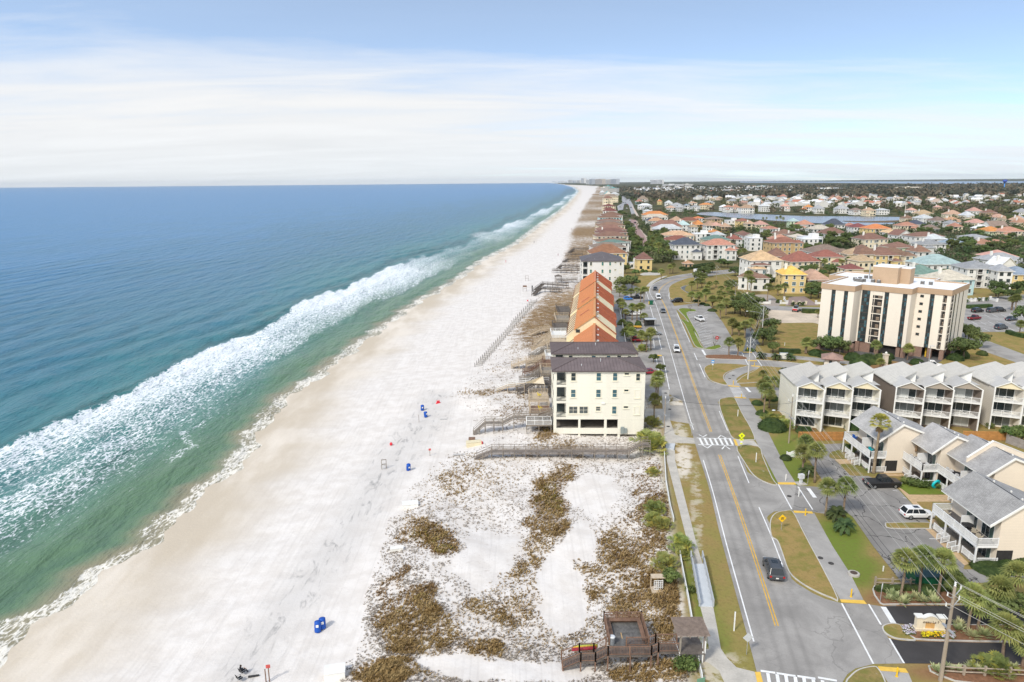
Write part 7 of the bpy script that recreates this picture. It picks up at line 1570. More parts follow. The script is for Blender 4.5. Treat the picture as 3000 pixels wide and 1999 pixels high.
def car(label,cat,loc,rz,kind='suv',col=('grey',(.10,.11,.12)),L=4.7,W=1.88,Hh=1.68,name=None,group=None,sc=1.0,parts=True):
	t=thing(name or {'suv':'parked_suv','pickup':'pickup_truck','van':'van','sedan':'car'}[kind],label,cat,loc,rz,group)
	P=paint(*col); hw=W/2; r=.36 if kind!='sedan' else .33; zb=.30; zbelt=Hh*.58 if kind!='van' else Hh*.52
	if kind=='pickup': zbelt=Hh*.60
	hood=zbelt-.06; f,b=-L/2,L/2
	# lower body: lofted ring sections
	if kind in('suv','sedan'): st=[(f,.78,.48,hood-.28),(f+.12,.93,.34,hood-.12),(f+.55,.99,zb,hood-.03),(f+L*.27,1,zb,hood+.03),(f+L*.5,1,zb,zbelt+.02),(b-.7,1,zb,zbelt+.04),(b-.12,.95,.36,zbelt+(.02 if kind=='suv' else -.03)),(b,.84,.46,zbelt-.14)]
	elif kind=='van': st=[(f,.82,.42,hood-.25),(f+.15,.95,.34,hood-.05),(f+.7,1,zb,hood+.08),(f+L*.25,1,zb,zbelt+.04),(b-.1,1,zb,zbelt+.04),(b,.97,.40,zbelt)]
	else: st=[(f,.84,.50,hood-.22),(f+.1,.95,.38,hood-.05),(f+.5,1,zb+.06,hood),(f+L*.26,1,zb+.06,hood+.05),(f+L*.6,1,zb+.06,zbelt),(f+L*.62,1,zb+.06,zbelt-.02),(b-.06,1,.46,zbelt-.02),(b,.97,.52,zbelt-.06)]
	mb=MB(); ring=8; vs=[]
	for (y,k,z0,z1) in st:
		w_=hw*k; vs+=[(-w_*.92,y,z0),(w_*.92,y,z0),(w_,y,z0+.18),(w_,y,z1-.16),(w_*.90,y,z1),(-w_*.90,y,z1),(-w_,y,z1-.16),(-w_,y,z0+.18)]
	fs=[(i*ring+k,i*ring+(k+1)%ring,(i+1)*ring+(k+1)%ring,(i+1)*ring+k) for i in range(len(st)-1) for k in range(ring)]
	fs+=[tuple(range(ring-1,-1,-1)),tuple(range((len(st)-1)*ring,len(st)*ring))]; mb.add(vs,fs)
	cab={'suv':(f+L*.24,b-.10,f+L*.40,b-.55),'sedan':(f+L*.26,b-L*.14,f+L*.43,b-L*.28),'van':(f+L*.12,b-.02,f+L*.27,b-.10),'pickup':(f+L*.25,f+L*.615,f+L*.37,f+L*.58)}[kind]
	y0,y1,t0,t1=cab; zt=Hh; wb,wt=hw*.90,hw*.72;
	base=[(-wb,y0,zbelt),(wb,y0,zbelt),(wb,y1,zbelt+.02),(-wb,y1,zbelt+.02)]; top=[(-wt,t0,zt-.05),(wt,t0,zt-.05),(wt,t1,zt-.05),(-wt,t1,zt-.05)]
	tm=(t0+t1)/2
	mb.add([*top,(-wt*.9,t0+.1,zt),(wt*.9,t0+.1,zt),(wt*.9,t1-.12,zt),(-wt*.9,t1-.12,zt)],[(0,1,5,4),(1,2,6,5),(2,3,7,6),(3,0,4,7),(4,5,6,7)])
	for i in range(4): mb.path([base[i],top[i]],.055,6)
	for i in range(4): mb.path([top[i],top[(i+1)%4]],.05,6)
	for fr in((.36,.66) if kind!='pickup' else (.52,)):
		for s in(-1,1): mb.path([(s*wb,y0+(y1-y0)*fr+.1,zbelt),(s*wt,t0+(t1-t0)*fr,zt-.06)],.045,6)
	if kind=='van': mb.bb(-hw*.86,hw*.86,y0+L*.42,y1-.05,zbelt,zt-.06)
	for s in(-1,1): mb.bb(s*(hw+.01)-.09,s*(hw+.01)+.09,y0+.32,y0+.46,zbelt+.02,zbelt+.18)
	if kind=='suv':
		for s in(-1,1): mb.path([(s*wt*.86,t0+.25,zt+.05),(s*wt*.86,t1-.2,zt+.05)],.02,5)
	mb.build('body',P,t,False)
	if kind=='pickup':
		m2=MB(); m2.bb(-hw*.84,hw*.84,f+L*.635,b-.08,zbelt-.02,zbelt+.015); m2.build('bed_cover',BLK,t)
	e=.985
	def glass(nm,a,b_,c,d):
		cc=(Vector(a)+Vector(b_)+Vector(c)+Vector(d))/4; q=[cc+(Vector(p)-cc)*.97 for p in(a,b_,c,d)]
		m2=MB(); m2.add(q,[(0,1,2,3)]); m2.build(nm,CGL,t)
	glass('windscreen',base[0],base[1],top[1],top[0]); glass('rear_window',base[2],base[3],top[3],top[2])
	if kind!='van' or True:
		glass('side_window',base[1],base[2],top[2],top[1]); glass('side_window',base[3],base[0],top[0],top[3])
	if parts:
		if kind in('suv','sedan'):
			m2=MB(); m2.bb(-wt*.55,wt*.55,t0+.35,t0+1.15,zt-.01,zt+.012); m2.build('sunroof',CGL,t)
		for s in(-1,1):
			m2=MB(); m2.box((s*hw*.68,f+.05,hood-.24),(.36,.10,.17)); m2.build('headlight',HEADL,t)
			m2=MB(); m2.box((s*hw*.80,b-.03,zbelt-.18),(.26,.10,.2)); m2.build('tail_light',TAIL,t)
		m2=MB(); m2.box((0,b+.005,zbelt-.36),(.34,.02,.16)); m2.build('licence_plate',PLATE,t)
		m2=MB(); m2.box((0,f+.02,hood-.36),(hw*1.0,.06,.2)); m2.box((0,f+.03,.42),(hw*1.5,.08,.14)); m2.build('grille',BLK,t)
		m2=MB(); m2.bb(-hw*.9,hw*.9,f+.3,b-.3,.22,.34); m2.build('underbody',BLK,t)
	key=(r,);
	if key not in WM_: WM_[key]=wheel_mesh(r,.24)
	tm_,rm_=WM_[key]
	for s in(-1,1):
		for y in(f+L*.19,b-L*.20):
			o=obj('wheel',tm_,t,(s*(hw-.10),y,r)); obj('rim',rm_,o)
	return t
def heading(zm,rear,front): a,b=zm(*rear),zm(*front); return math.atan2(b.y-a.y,b.x-a.x)+math.pi/2
GREYC=('dark grey',(.065,.07,.078)); WHC=('white',(.80,.80,.80)); BKC=('black',(.012,.012,.014)); SIL=('silver grey',(.20,.21,.22))
rd=lambda y: math.atan2(*(lambda i:(RL[i+1].y-RL[i].y,RL[i+1].x-RL[i].x))(min(range(len(RL)-1),key=lambda i:abs(RL[i].y-y))))+0
def road_rz(p,toward):
	i=min(range(len(RL)-1),key=lambda i:abs((RL[i].y+RR[min(i,len(RR)-1)].y)/2-p.y)); d=RL[i+1]-RL[i]
	if d.y<0: d=-d
	a=math.atan2(d.y,d.x); return a+math.pi/2+(math.pi if toward else 0)
p=zB(190,235); car('dark grey sport utility driving away past the lower grass verge','SUV',(p.x,p.y,.05),road_rz(p,False),'suv',GREYC,4.9,2.0,1.76,'driving_suv')
p=zA(1140,675); car('black pickup truck parked with covered bed by the villa lawn','pickup',(p.x,p.y+.5,.05),math.pi/2+.03,'pickup',BKC,5.7,2.0,1.92)
p=zA(1440,940); car('white crossover parked beside the nearest villa deck','SUV',(p.x,p.y+.4,.05),math.pi/2-.02,'suv',WHC,4.6,1.86,1.68)
p=zD(1122,235); car('white sport utility driving towards the crossing with roof rails','SUV',(p.x,p.y,.05),road_rz(p,True),'suv',WHC,4.7,1.9,1.75,'driving_suv')
p=z6(1645,588); car('dark grey car with yellow taxi board on its roof coming round the bend','car',(p.x,p.y,.05),road_rz(p,True),'sedan',GREYC,4.7,1.85,1.5,'driving_car')
p=z6(1680,690); car('white van driving behind the silver car on the main road','van',(p.x,p.y,.05),road_rz(p,True),'van',WHC,5.2,2.0,2.0,'driving_van')
p=z6(1735,845); car('silver grey car driving on the main road after the white van','car',(p.x,p.y,.05),road_rz(p,True),'sedan',SIL,4.8,1.85,1.5,'driving_car')
p=z6(1893,730); car('black sport utility turning out of the side street','SUV',(p.x,p.y,.05),-math.pi/2+.15,'suv',BKC,5.0,2.0,1.8,'driving_suv')
p=z6(2155,940); car('white pickup standing in the small marked car park','pickup',(p.x,p.y,.05),road_rz(p,True)+.3,'pickup',WHC,5.2,1.95,1.85)
p=z6(1330,705); car('bright blue hatchback under the palms of the orange row','car',(p.x,p.y,.04),math.pi/2,'suv',('bright blue',(.03,.20,.62)),4.0,1.8,1.6,'parked_car')
p=z6(1430,690); car('black pickup parked next to the blue hatchback','pickup',(p.x,p.y,.04),math.pi/2,'pickup',BKC,5.4,1.95,1.85)
p=z6(1400,880); car('white passenger van parked among the palms of the orange row','van',(p.x,p.y,.04),-math.pi/2,'van',WHC,5.4,2.0,2.1,'parked_van')
p=zD(800,150); car('red sport utility half hidden by palms beside the condo','SUV',(p.x,p.y,.04),math.pi/2,'suv',('red',(.42,.02,.03)),4.6,1.85,1.65)
p=z6(1640,1105); car('grey car parked behind the last palm by the road','car',(p.x,p.y,.04),math.pi/2,'sedan',SIL,4.5,1.8,1.5,'parked_car')
p=zD(875,430); car('dark red car peeking past the right corner of the cream condo','car',(p.x+.6,p.y,.04),math.pi/2,'sedan',('dark red',(.28,.015,.03)),4.6,1.8,1.5,'parked_car')
for (a,b,lab,kind,c,rz) in((1815,845,'black sport utility parked first along the hedge behind the tower','suv',BKC,1.9),(1985,845,'dark grey sport utility in the middle of the hedge side row','suv',GREYC,1.9),(2068,838,'black sport utility last in the hedge side row','suv',BKC,1.9),(1780,930,'dark red pickup in the tower car park','pickup',('wine red',(.20,.012,.02)),1.95),(2205,938,'dark blue grey sedan alone in the tower car park','sedan',('blue grey',(.05,.065,.085)),1.95),(2085,1038,'grey sport utility nearest the lawn in the tower car park','suv',('slate',(.075,.085,.095)),1.95)):
	p=z8(a,b); car(lab,'pickup' if kind=='pickup' else 'car',(p.x,p.y,.04),rz,kind,c,5.2 if kind=='pickup' else 4.8,1.92,1.85 if kind!='sedan' else 1.5,{'suv':'parked_suv','pickup':'pickup_truck','sedan':'parked_car'}[kind])
p=zE(1550,668); car('white pickup parked in front of the tower beside the lamp post','pickup',(p.x,p.y,.04),1.2,'pickup',WHC,5.4,2.0,1.9)
p=w6(1480,395); car('black car parked behind the white entry pavilion','car',(p.x,p.y,.04),1.5,'suv',BKC,4.6,1.85,1.6,'parked_car')
for (zm,a,b,lab,c,rz) in((w7,1680,600,'black sport utility on the pink paved street','suv',.25),(w7,1400,185,'white sport utility coming down the pink paved street','w',.2),(w7,1415,115,'dark car behind the white one on the pink paved street','suv',.2),(w7,1300,60,'white car parked along the pink street nearest the houses','w',.2),(w7,1300,110,'grey car parked along the pink street between two others','g',.2),(w7,1300,165,'pale car parked at the lower end of the row along the pink street','w',.2)):
	p=zm(a,b); car(lab,'car',(p.x,p.y,.04),rz+math.pi,'suv',{'suv':BKC,'w':WHC,'g':SIL}[c],4.7,1.9,1.7,'car_on_street',None)
for i,(a,b,c) in enumerate([(1835,525,BKC),(1830,640,GREYC),(1870,630,('red',(.42,.02,.03))),(1770,590,BKC),(1815,590,SIL),(1890,530,WHC),(1920,535,BKC),(1850,720,WHC),(1700,690,SIL),(1740,690,WHC),(1700,775,BKC),(1750,765,GREYC),(1720,640,WHC),(1800,480,SIL),(1775,370,BKC),(1860,490,WHC),(1950,700,BKC),(1770,345,SIL)]):
	p=w1(a,b); car('%s car on the distant beach highway'%c[0],'car',(p.x,p.y,.04),.1+(math.pi if i%2 else 0),'suv' if i%3 else 'sedan',c,4.8,1.9,1.7,'distant_car','cars on the distant highway',parts=False); THINGS[-1]=(THINGS[-1][0],'far car')
# mail van
p=z6(2135,398); t=thing('mail_van','white boxy mail van at the top of the bend','mail van',(p.x,p.y,.05),2.0); mb=MB(); mb.bb(-1,1,-1.6,2.3,.5,2.5); mb.bb(-.95,.95,-2.4,-1.6,.5,1.35); mb.build('body',paint(*WHC),t)
mb=MB(); mb.add([(-.85,-1.62,1.45),(.85,-1.62,1.45),(.85,-1.61,2.3),(-.85,-1.61,2.3)],[(0,1,2,3)]); mb.bb(1.0,1.01,-1.3,-.4,1.4,2.2); mb.bb(-1.01,-1.0,-1.3,-.4,1.4,2.2); mb.build('window',CGL,t)
mb=MB(); mb.bb(-1.01,1.01,-1.55,2.31,1.0,1.08); mb.build('stripe',paint('blue stripe',(.03,.08,.35)),t)
for s in(-1,1):
	for y in(-1.6,1.4): o=obj('wheel',WM_[(.36,)][0],t,(s*.9,y,.36)); obj('rim',WM_[(.36,)][1],o)
# yellow trailer and compact loader
p=z6(1400,1035); t=thing('boat_trailer','yellow boat trailer parked by the bus shelter','trailer',(p.x,p.y,.04),1.5); mb=MB(); YP=M('yellow hull paint',(.70,.38,.03),.15,1,.5)
mb.add([(-.9,-2.6,.9),(.9,-2.6,.9),(1.0,1.6,.9),(0,2.8,1.1),(-1.0,1.6,.9),(-.6,-2.5,.45),(.6,-2.5,.45),(.6,1.4,.4),(0,2.2,.6),(-.6,1.4,.4)],[(0,1,2,3,4),(5,9,8,7,6),(0,5,6,1),(1,6,7,2),(2,7,8,3),(3,8,9,4),(4,9,5,0)]); mb.build('hull',YP,t)
mb=MB(); mb.bb(-.8,.8,-2.2,1.5,.32,.42); mb.bb(-.05,.05,1.5,3.6,.36,.46); mb.build('frame',STEEL,t)
for s in(-1,1): o=obj('wheel',WM_[(.36,)][0],t,(s*.95,-.5,.36)); obj('rim',WM_[(.36,)][1],o)
p=z7(1300,838); t=thing('compact_loader','red and white compact loader standing on the graded sandy lot','loader',(p.x,p.y,.04),.9+math.pi/2); mb=MB(); mb.bb(-.85,.85,-1.3,1.4,.6,1.4,0); mb.bb(-.87,.87,1.25,1.5,.7,1.3,1); mb.build('body',[paint(*WHC),paint('loader red',(.5,.03,.03))],t)
mb=MB(); mb.bb(-.7,.7,-.8,.7,1.4,2.3); mb.build('cab',CGL,t); mb=MB(); [mb.path([(s*.95,1.3,1.6),(s*.95,-.2,1.55),(s*.95,-2.2,.6)],.1,6) for s in(-1,1)]; mb.build('lift_arm',paint(*WHC),t); mb=MB(); mb.bb(-1.1,1.1,-3.0,-2.2,.12,.75); mb.build('bucket',BLK,t)
for s in(-1,1):
	for y in(-.8,.9): o=obj('wheel',WM_[(.36,)][0],t,(s*.95,y,.42)); o.scale=(1.3,1.2,1.2); obj('rim',WM_[(.36,)][1],o)
# ---------------------------------------------------------------- boardwalks and decks
def boardwalk(label,pts,wd,mat,name='boardwalk',rmat=None,pick=False,full_posts=True,rh=1.0,span=2.2,mid=(.5,),ground=None):
	"""pts: world points with deck height; rails on both sides, posts down to the sand"""
	rmat=rmat or mat; t=thing(name,label,'boardwalk',(pts[0].x,pts[0].y,0)); O=Vector((pts[0].x,pts[0].y,0)); P=[Vector(p)-O for p in pts]
	dm=MB(); lm=[[],[]]
	for i,(p,q) in enumerate(zip(P[:-1],P[1:])):
		d=(q-p); h=Vector((d.x,d.y,0)); L=h.length; n=Vector((-h.y,h.x,0)).normalized()*wd/2
		steep=abs(d.z)/max(L,.1)>.35; up=Vector((0,0,1))
		if steep:
			k=max(2,int(abs(d.z)/.17))
			for s in range(k):
				c=p.lerp(q,(s+.5)/k); dm.box((c.x,c.y,c.z-.03),(L/k*1.05,wd,.05),math.atan2(d.y,d.x))
		else:
			k=max(1,int(L/.16))
			for s in range(k):
				c=p.lerp(q,(s+.5)/k); dm.box((c.x,c.y,c.z-.03),(L/k*.93,wd,.05),math.atan2(d.y,d.x))
		for sg in(-1,1):
			a,b=p+n*sg*.96-up*.18,q+n*sg*.96-up*.18; s=n.normalized()*.04
			dm.add([a-s,a+s,b+s,b-s,a-s-up*.2,a+s-up*.2,b+s-up*.2,b-s-up*.2],[(0,1,2,3),(4,7,6,5),(0,4,5,1),(1,5,6,2),(2,6,7,3),(3,7,4,0)])
	dm.build('deck',mat,t)
	for sg in(-1,1):
		line=[]
		for i,p in enumerate(P):
			d=(P[min(i+1,len(P)-1)]-P[max(i-1,0)]); n=Vector((-d.y,d.x,0)).normalized()*wd/2*sg; line.append(p+n)
		rm=MB(); rail(rm,line,rh,post=span,full=pick,pick=.14,mid=mid); rm.build('railing',rmat,t)
		for a,b in zip(line[:-1],line[1:]):
			L=(b-a).length; k=max(1,round(L/span))
			for s in range(k+(1 if b is line[-1] else 0)):
				c=a.lerp(b,s/k); gz=hz(c.x+O.x,c.y+O.y)
				if c.z-gz>.35:
					pm=MB(); pm.box((c.x,c.y,(c.z+gz)/2-.1),(.13,.13,c.z-gz+.2)); pm.build('post',mat,t)
	return t
def at(zm,a,b,z): p=zm(a,b,z); return p
def lift(zm,a,b,dz):
	p=on(zm,a,b); return Vector((p.x,p.y,p.z+dz))
a0=on(y4,1150,952); a1=on(y4,1335,950); e1=c1(1250,1500,.9)
dirv=Vector((1,-.02,0))
boardwalk('grey weathered boardwalk running in front of the nearest cream condo',[Vector((a0.x,a0.y,a0.z+.15)),Vector((a1.x,a1.y,.75)),Vector((e1.x-.6,a1.y-.5,.75)),Vector((e1.x+1.8,a1.y-.5,2.1)),Vector((e1.x+3.2,a1.y-.4,2.1))],1.7,WOODG)
q0=on(y4,1125,672)
L2=[(1262,648,.95),(1462,655,.95),(1590,650,2.2),(1880,640,2.2),(1995,610,3.0),(2062,600,3.0)]
boardwalk('grey stepped boardwalk climbing to the sea side of the cream condo',[Vector((q0.x,q0.y,q0.z+.15))]+[Vector((on(y4,a,b).x,q0.y-.1*i,z)) for i,(a,b,z) in enumerate(L2)],1.6,WOODG)
# pale and white boardwalks farther along
r0=on(y4,1390,178)
boardwalk('white railed boardwalk beside the second condo',[Vector((r0.x,r0.y,r0.z+.3)),Vector((on(y4,1520,205).x,r0.y-.3,.9)),Vector((on(y4,1830,215).x,r0.y-.6,1.6)),Vector((9.0,r0.y-.8,1.6))],1.9,WOODT,rmat=WPAINT)
r1=on(w8,515,1350)
boardwalk('pale timber boardwalk with triple rails behind the white railed one',[Vector((r1.x,r1.y,r1.z+.6)),Vector((on(w8,740,1360).x,r1.y+.3,1.4)),Vector((on(w8,905,1390).x,r1.y+.4,1.6)),Vector((9.4,r1.y+.4,1.8))],2.0,WOODT,mid=(.35,.68))
r2=on(w8,830,1250)
boardwalk('short pale boardwalk with solid white sides at the second condo',[Vector((r2.x,r2.y,.2)),Vector((on(w8,955,1195).x,r2.y+2,1.5)),Vector((10.4,r2.y+2.2,1.8))],1.8,WOODT,rmat=WPAINT,pick=True)
r3=on(w8,890,1075)
boardwalk('brown timber stair walk by the shade sail',[Vector((r3.x,r3.y,r3.z+.3)),Vector((on(w8,1000,1000).x,r3.y+3,1.3)),Vector((12.6,r3.y+3.4,1.6))],1.5,WOODT)
r4=on(w8,790,865)
boardwalk('low tan boardwalk crossing brown dune grass',[Vector((r4.x,r4.y,r4.z+.4)),Vector((on(w8,960,830).x,r4.y+3,.8)),Vector((on(w8,1110,830).x,r4.y+3.4,1.1))],1.3,WOODT)
FARW=[([(265,608),(355,562),(640,575)],[.2,1.6,1.7],'long dark boardwalk with stair end by the fence tip'),([(245,660),(322,615),(560,622)],[.2,1.5,1.6],'lower dark boardwalk next to the long one at the fence tip'),([(510,500),(580,505),(745,500)],[1.4,1.4,1.6],'pale boardwalk with small beach shelter'),([(530,350),(565,335),(812,350)],[.3,1.5,1.7],'dark boardwalk in front of the pale grey condo'),([(470,390),(560,392),(812,395)],[1.2,1.4,1.6],'second dark boardwalk in front of the pale grey condo'),([(590,275),(640,258),(812,262)],[.4,1.5,1.7],'dark boardwalk just behind the pale grey condo'),([(620,200),(680,205),(812,205)],[.8,1.5,1.7],'dark boardwalk crossing a bare sand gap'),([(655,165),(712,140),(892,145)],[.3,1.7,1.9],'long dark boardwalk below the terracotta roofed beach house')]
for pts,zs,lab in FARW:
	P=[on(z6,*p) for p in pts]; boardwalk(lab,[Vector((p.x,p.y,max(p.z,-.8)+z)) for p,z in zip(P,zs)],1.8,WOODD if 'dark' in lab else WOODG,span=3.0)
p=on(z6,530,508); t=thing('beach_shelter','small dark roofed beach shelter at the end of the pale boardwalk','shelter',(p.x,p.y,p.z)); mb=MB(); hip_roof(mb,-1.6,1.6,-1.3,1.3,3.6,.8,.3); mb.build('roof',[WOODD,WOODD],t)
for s in(-1,1):
	for q in(-1,1): mb=MB(); mb.bb(s*1.5-.07,s*1.5+.07,q*1.2-.07,q*1.2+.07,0,3.6); mb.build('post',WOODD,t)
# sun decks along the condos and the orange row: (zoom, x0,y0 near-left, x1,y1 far-right, deck z, material)
def deck(label,x0,x1,y0,y1,z,mat,rmat=None,sides='WSN',pick=True):
	t=thing('sun_deck',label,'deck',(x0,y0,0)); W,D=x1-x0,y1-y0; mb=MB(); n=int(W/.16)
	for i in range(n): mb.bb(i*W/n,(i+.93)*W/n,0,D,z-.06,z)
	mb.bb(0,W,0,.06,z-.3,z-.06); mb.bb(0,.06,0,D,z-.3,z-.06); mb.build('deck_boards',mat,t)
	rm=MB()
	if 'S' in sides: rail(rm,[(0,.06,z),(W,.06,z)],1.0,pick=.15,full=pick)
	if 'W' in sides: rail(rm,[(.06,0,z),(.06,D,z)],1.0,pick=.15,full=pick)
	if 'N' in sides: rail(rm,[(0,D-.06,z),(W,D-.06,z)],1.0,pick=.15,full=pick)
	if len(rm.v): rm.build('railing',rmat or mat,t)
	for x in(.08,W/2,W-.08):
		for y in(.08,D-.08):
			gz=hz(x0+x,y0+y)
			mb=MB(); mb.bb(x-.07,x+.07,y-.07,y+.07,gz-.2,z-.06); mb.build('post',mat,t)
	return t
fx=FRONT.location.x
deck('brown sun deck with bright yellow chair beside the nearest condo',fx-4.6,fx-.3,136.5,141.0,2.6,WOODB,WOODT)
deck('lower white railed landing at the corner of the nearest condo',fx-5.5,fx-.4,131.6,134.0,1.7,WOODG,WPAINT)
deck('pale timber deck with yellow stool beside the second condo',fx-4.6,fx-.2,145,150.5,2.6,WOODT)
DK=[(158,164,'dark cluttered sun deck nearest the second condo',WOODD,2.4),(165.5,173,'worn grey sun deck with blue beach chairs',WOODG,2.6),(174,180.5,'red brown stained sun deck with white table',WOODB,2.6),(182,188.5,'white railed sun deck with teal chairs by the shortest boardwalk',WPAINT,2.4),(190,197,'grey sun deck with teal table and chairs',WOODG,2.6),(198.5,206,'pale sun deck with timber bins',WOODT,2.6),(208,217,'white railed sun deck with lounge set',WPAINT,2.6),(219,230,'dark sun deck under the middle orange roof',WOODD,2.6),(232,244,'grey sun deck towards the far orange roofs',WOODG,2.6),(246,262,'dark sun deck at the far end of the orange row',WOODD,2.6)]
for ya_,yb_,lab,m,z in DK:
	xe=19.4+.1225*(ya_-157)-8.0; deck(lab,xe-5.2,xe,ya_,yb_,z,m,m if m is not WOODG else WOODT)
	if yb_<230:
		ym_=(ya_+yb_)/2; boardwalk('timber stair walk from the %s'%lab,[Vector((xe-10.5,ym_-2.0,.55)),Vector((xe-8.2,ym_-1.2,.9)),Vector((xe-5.2,ym_,z))],1.2,m if m is not WPAINT else WOODT,name='deck_stair',pick=True,span=1.8)
# shade sail
p=w8(1060,1050,2); t=thing('shade_sail','cream triangular shade sail beside the second condo','shade sail',(fx-5.5,153.5,1.5)); mb=MB(); mb.add([(0,0,2.6),(4.8,.3,2.2),(4.6,4.6,2.9),(2.2,2.0,1.9)],[(0,1,3),(1,2,3),(2,0,3)]); mb.build('cloth',M('cream canvas',(.72,.62,.46),.1,1,.9),t)
for x,y,z in((0,0,2.6),(4.8,.3,2.2),(4.6,4.6,2.9)): mb=MB(); mb.tube((x,y,-1.5),(x,y,z),.06,.06,8); mb.build('mast',WOODT,t)
# sand fence of short staggered panels
sf=None; A,B=on(w8,5,1335),on(w8,880,325); N=31
for i in range(N):
	f=(i+.2)/N
	fpx=(5+875*f**1.0,1335-1010*f); p=on(w8,*fpx)
	if sf is None:
		sf=thing('sand_fence','','sand fence'); hide(sf)
		for x in(-1.1,1.1): mb=MB(); mb.box((x,0,.55),(.10,.10,1.3)); mb.build('post',WOODD,sf)
		mb=MB()
		for k in range(17): mb.box((-1.02+k*.1275,.0,.47),(.035,.02,.78))
		for z in(.2,.72): mb.box((0,.0,z),(2.1,.018,.02))
		mb.build('slats',M('grey fence slats',(.36,.34,.31),.25,3,.9),sf); SFK=Kind([sf]); sf=1; THINGS[:]=[x for x in THINGS if x[0] is not SFK.p[0]]
	SFK.put(0,p,.45,1.05 if i<20 else 1.3,'short slatted sand fence panel on the dune foot','sand fence panels','sandfence')
# lower picnic deck with bench square, ramp and pergola
def park_deck():
	zf=.9; A=zC(708,1078,-.9); O=Vector((zC(535,1100,-.9).x,A.y+.15,0))
	t=thing('picnic_deck','brown stained picnic deck with perimeter benches and ramp beside the pergola','deck',(O.x,O.y,0))
	X=lambda a,b,z=-.9: zC(a,b,z).x-O.x
	xs=[X(145,1115),X(300,1098),X(428,1105),0,X(893,1040),X(945,1020),X(1125,1010)]
	zs=[-.75,.15,.15,zf,zf,zf+.35,zf+.35]; wd=1.5
	mb=MB()
	for i in range(6):
		n=max(2,int((xs[i+1]-xs[i])/.15))
		for k in range(n):
			f=(k+.5)/n; x=xs[i]+(xs[i+1]-xs[i])*f; z=zs[i]+(zs[i+1]-zs[i])*f; mb.box((x,wd/2,z-.03),((xs[i+1]-xs[i])/n*.93,wd,.05))
		for y in(.05,wd-.05):
			a=Vector((xs[i],y,zs[i]-.06)); b=Vector((xs[i+1],y,zs[i+1]-.06)); mb.add([a,b,b+Vector((0,0,-.25)),a+Vector((0,0,-.25)),a+Vector((0,.06,0)),b+Vector((0,.06,0)),b+Vector((0,.06,-.25)),a+Vector((0,.06,-.25))],[(0,1,2,3),(5,4,7,6),(0,4,5,1),(3,2,6,7)])
	mb.build('ramp',WOODD,t)
	px0,px1=.35,4.6; py0,py1=wd,wd+4.3; mb=MB()
	n=int((py1-py0)/.15)
	for k in range(int((px1-px0)/.15)): mb.bb(px0+k*.15,px0+k*.15+.14,py0,py1,zf-.06,zf)
	mb.build('platform',M('worn grey deck boards',(.15,.145,.14),.45,1.2,.9),t)
	mb=MB(); rail(mb,[(px1,py0,zf),(px1,py1,zf),(px0,py1,zf),(px0,py0+.2,zf)],1.15,pick=.16,rw=.13,post=1.6,mid=(.4,.6,.8)); mb.build('platform_railing',[WOODB],t)
	mb=MB(); mb.bb(px0+.15,px0+.6,py0+.8,py1-.15,zf+.40,zf+.47); mb.bb(px0+.6,px1-.15,py1-.6,py1-.15,zf+.40,zf+.47); mb.bb(px1-.6,px1-.15,py0+.3,py1-.6,zf+.40,zf+.47)
	mb.bb(px0+.2,px0+.26,py0+.8,py1-.15,zf,zf+.4); mb.bb(px0+.6,px1-.15,py1-.26,py1-.2,zf,zf+.4); mb.bb(px1-.26,px1-.2,py0+.3,py1-.6,zf,zf+.4); mb.build('bench',WOODB,t)
	L=[(x,.0,z) for x,z in zip(xs,zs)]; mb=MB(); rail(mb,L,1.05,pick=.15,rw=.11,post=2.0); mb.build('ramp_railing',WOODB,t)
	mb=MB(); rail(mb,[(x,wd,z) for x,z in zip(xs[:4],zs[:4])],1.05,pick=.15,rw=.11,post=2.0); mb.build('ramp_railing',WOODB,t)
	mb=MB(); rail(mb,[(2.2,wd,zf),(xs[4],wd,zs[4]),(xs[5],wd,zs[5]),(xs[6],wd,zs[6])],1.05,pick=.15,rw=.11,post=2.0); mb.build('ramp_railing',WOODB,t)
	for x in [xs[0]+.05]+xs[1:6]+[2.4]:
		z=np.interp(x,xs,zs)
		for y in(.06,wd-.06): gz=hz(O.x+x,O.y+y); mb=MB(); mb.box((x,y,(gz+z)/2-.1),(.14,.14,z-gz+.1)); mb.build('post',WOODB,t)
	mb=MB(); mb.bb(1.9,2.0,wd+1.2,wd+2.2,zf+.003,zf+.02); mb.build('new_board',M('fresh replacement board',(.55,.36,.17),.1,2,.8),t)
	# things resting on it
	b=thing('litter_bin','grey mesh litter bin at the corner of the picnic deck','bin',(O.x+px0+.35,O.y+wd+.35,zf)); mb=MB(); mb.lathe([(.27,0),(.30,.85)],n=16); mb.build('body',M('grey wire bin',(.25,.27,.29),.4,8,.6),b); mb=MB(); mb.lathe([(.33,.85),(.33,.92),(.2,.99)],n=16); mb.build('lid',ALU,b)
	f0=(xs[0]+xs[1])/2
	fl=thing('pool_float','orange yellow and red inflatable float lying behind the ramp rail','inflatable float',(O.x+(xs[1]*.55+xs[2]*.45),O.y+wd+.5,-.35),.1)
	for i,(nm,c) in enumerate((('red',(.62,.03,.08)),('orange',(.80,.28,.02)),('yellow',(.80,.62,.05)),('lime',(.45,.60,.10)))): mb=MB(); mb.tube((-1.5+.12*i,.26*i,.25+.1*(3-i)),(1.2+.12*i,.26*i,.25+.1*(3-i)),.17,.17,10); mb.build('tube',M('float %s vinyl'%nm,c,.05,1,.4),fl,True)
	# pergola
	P=thing('pergola','weathered slatted pergola over the deck entrance','pergola',(O.x+xs[6]-.1,O.y-.1,0)); W,D=2.75,2.5; zt=3.2
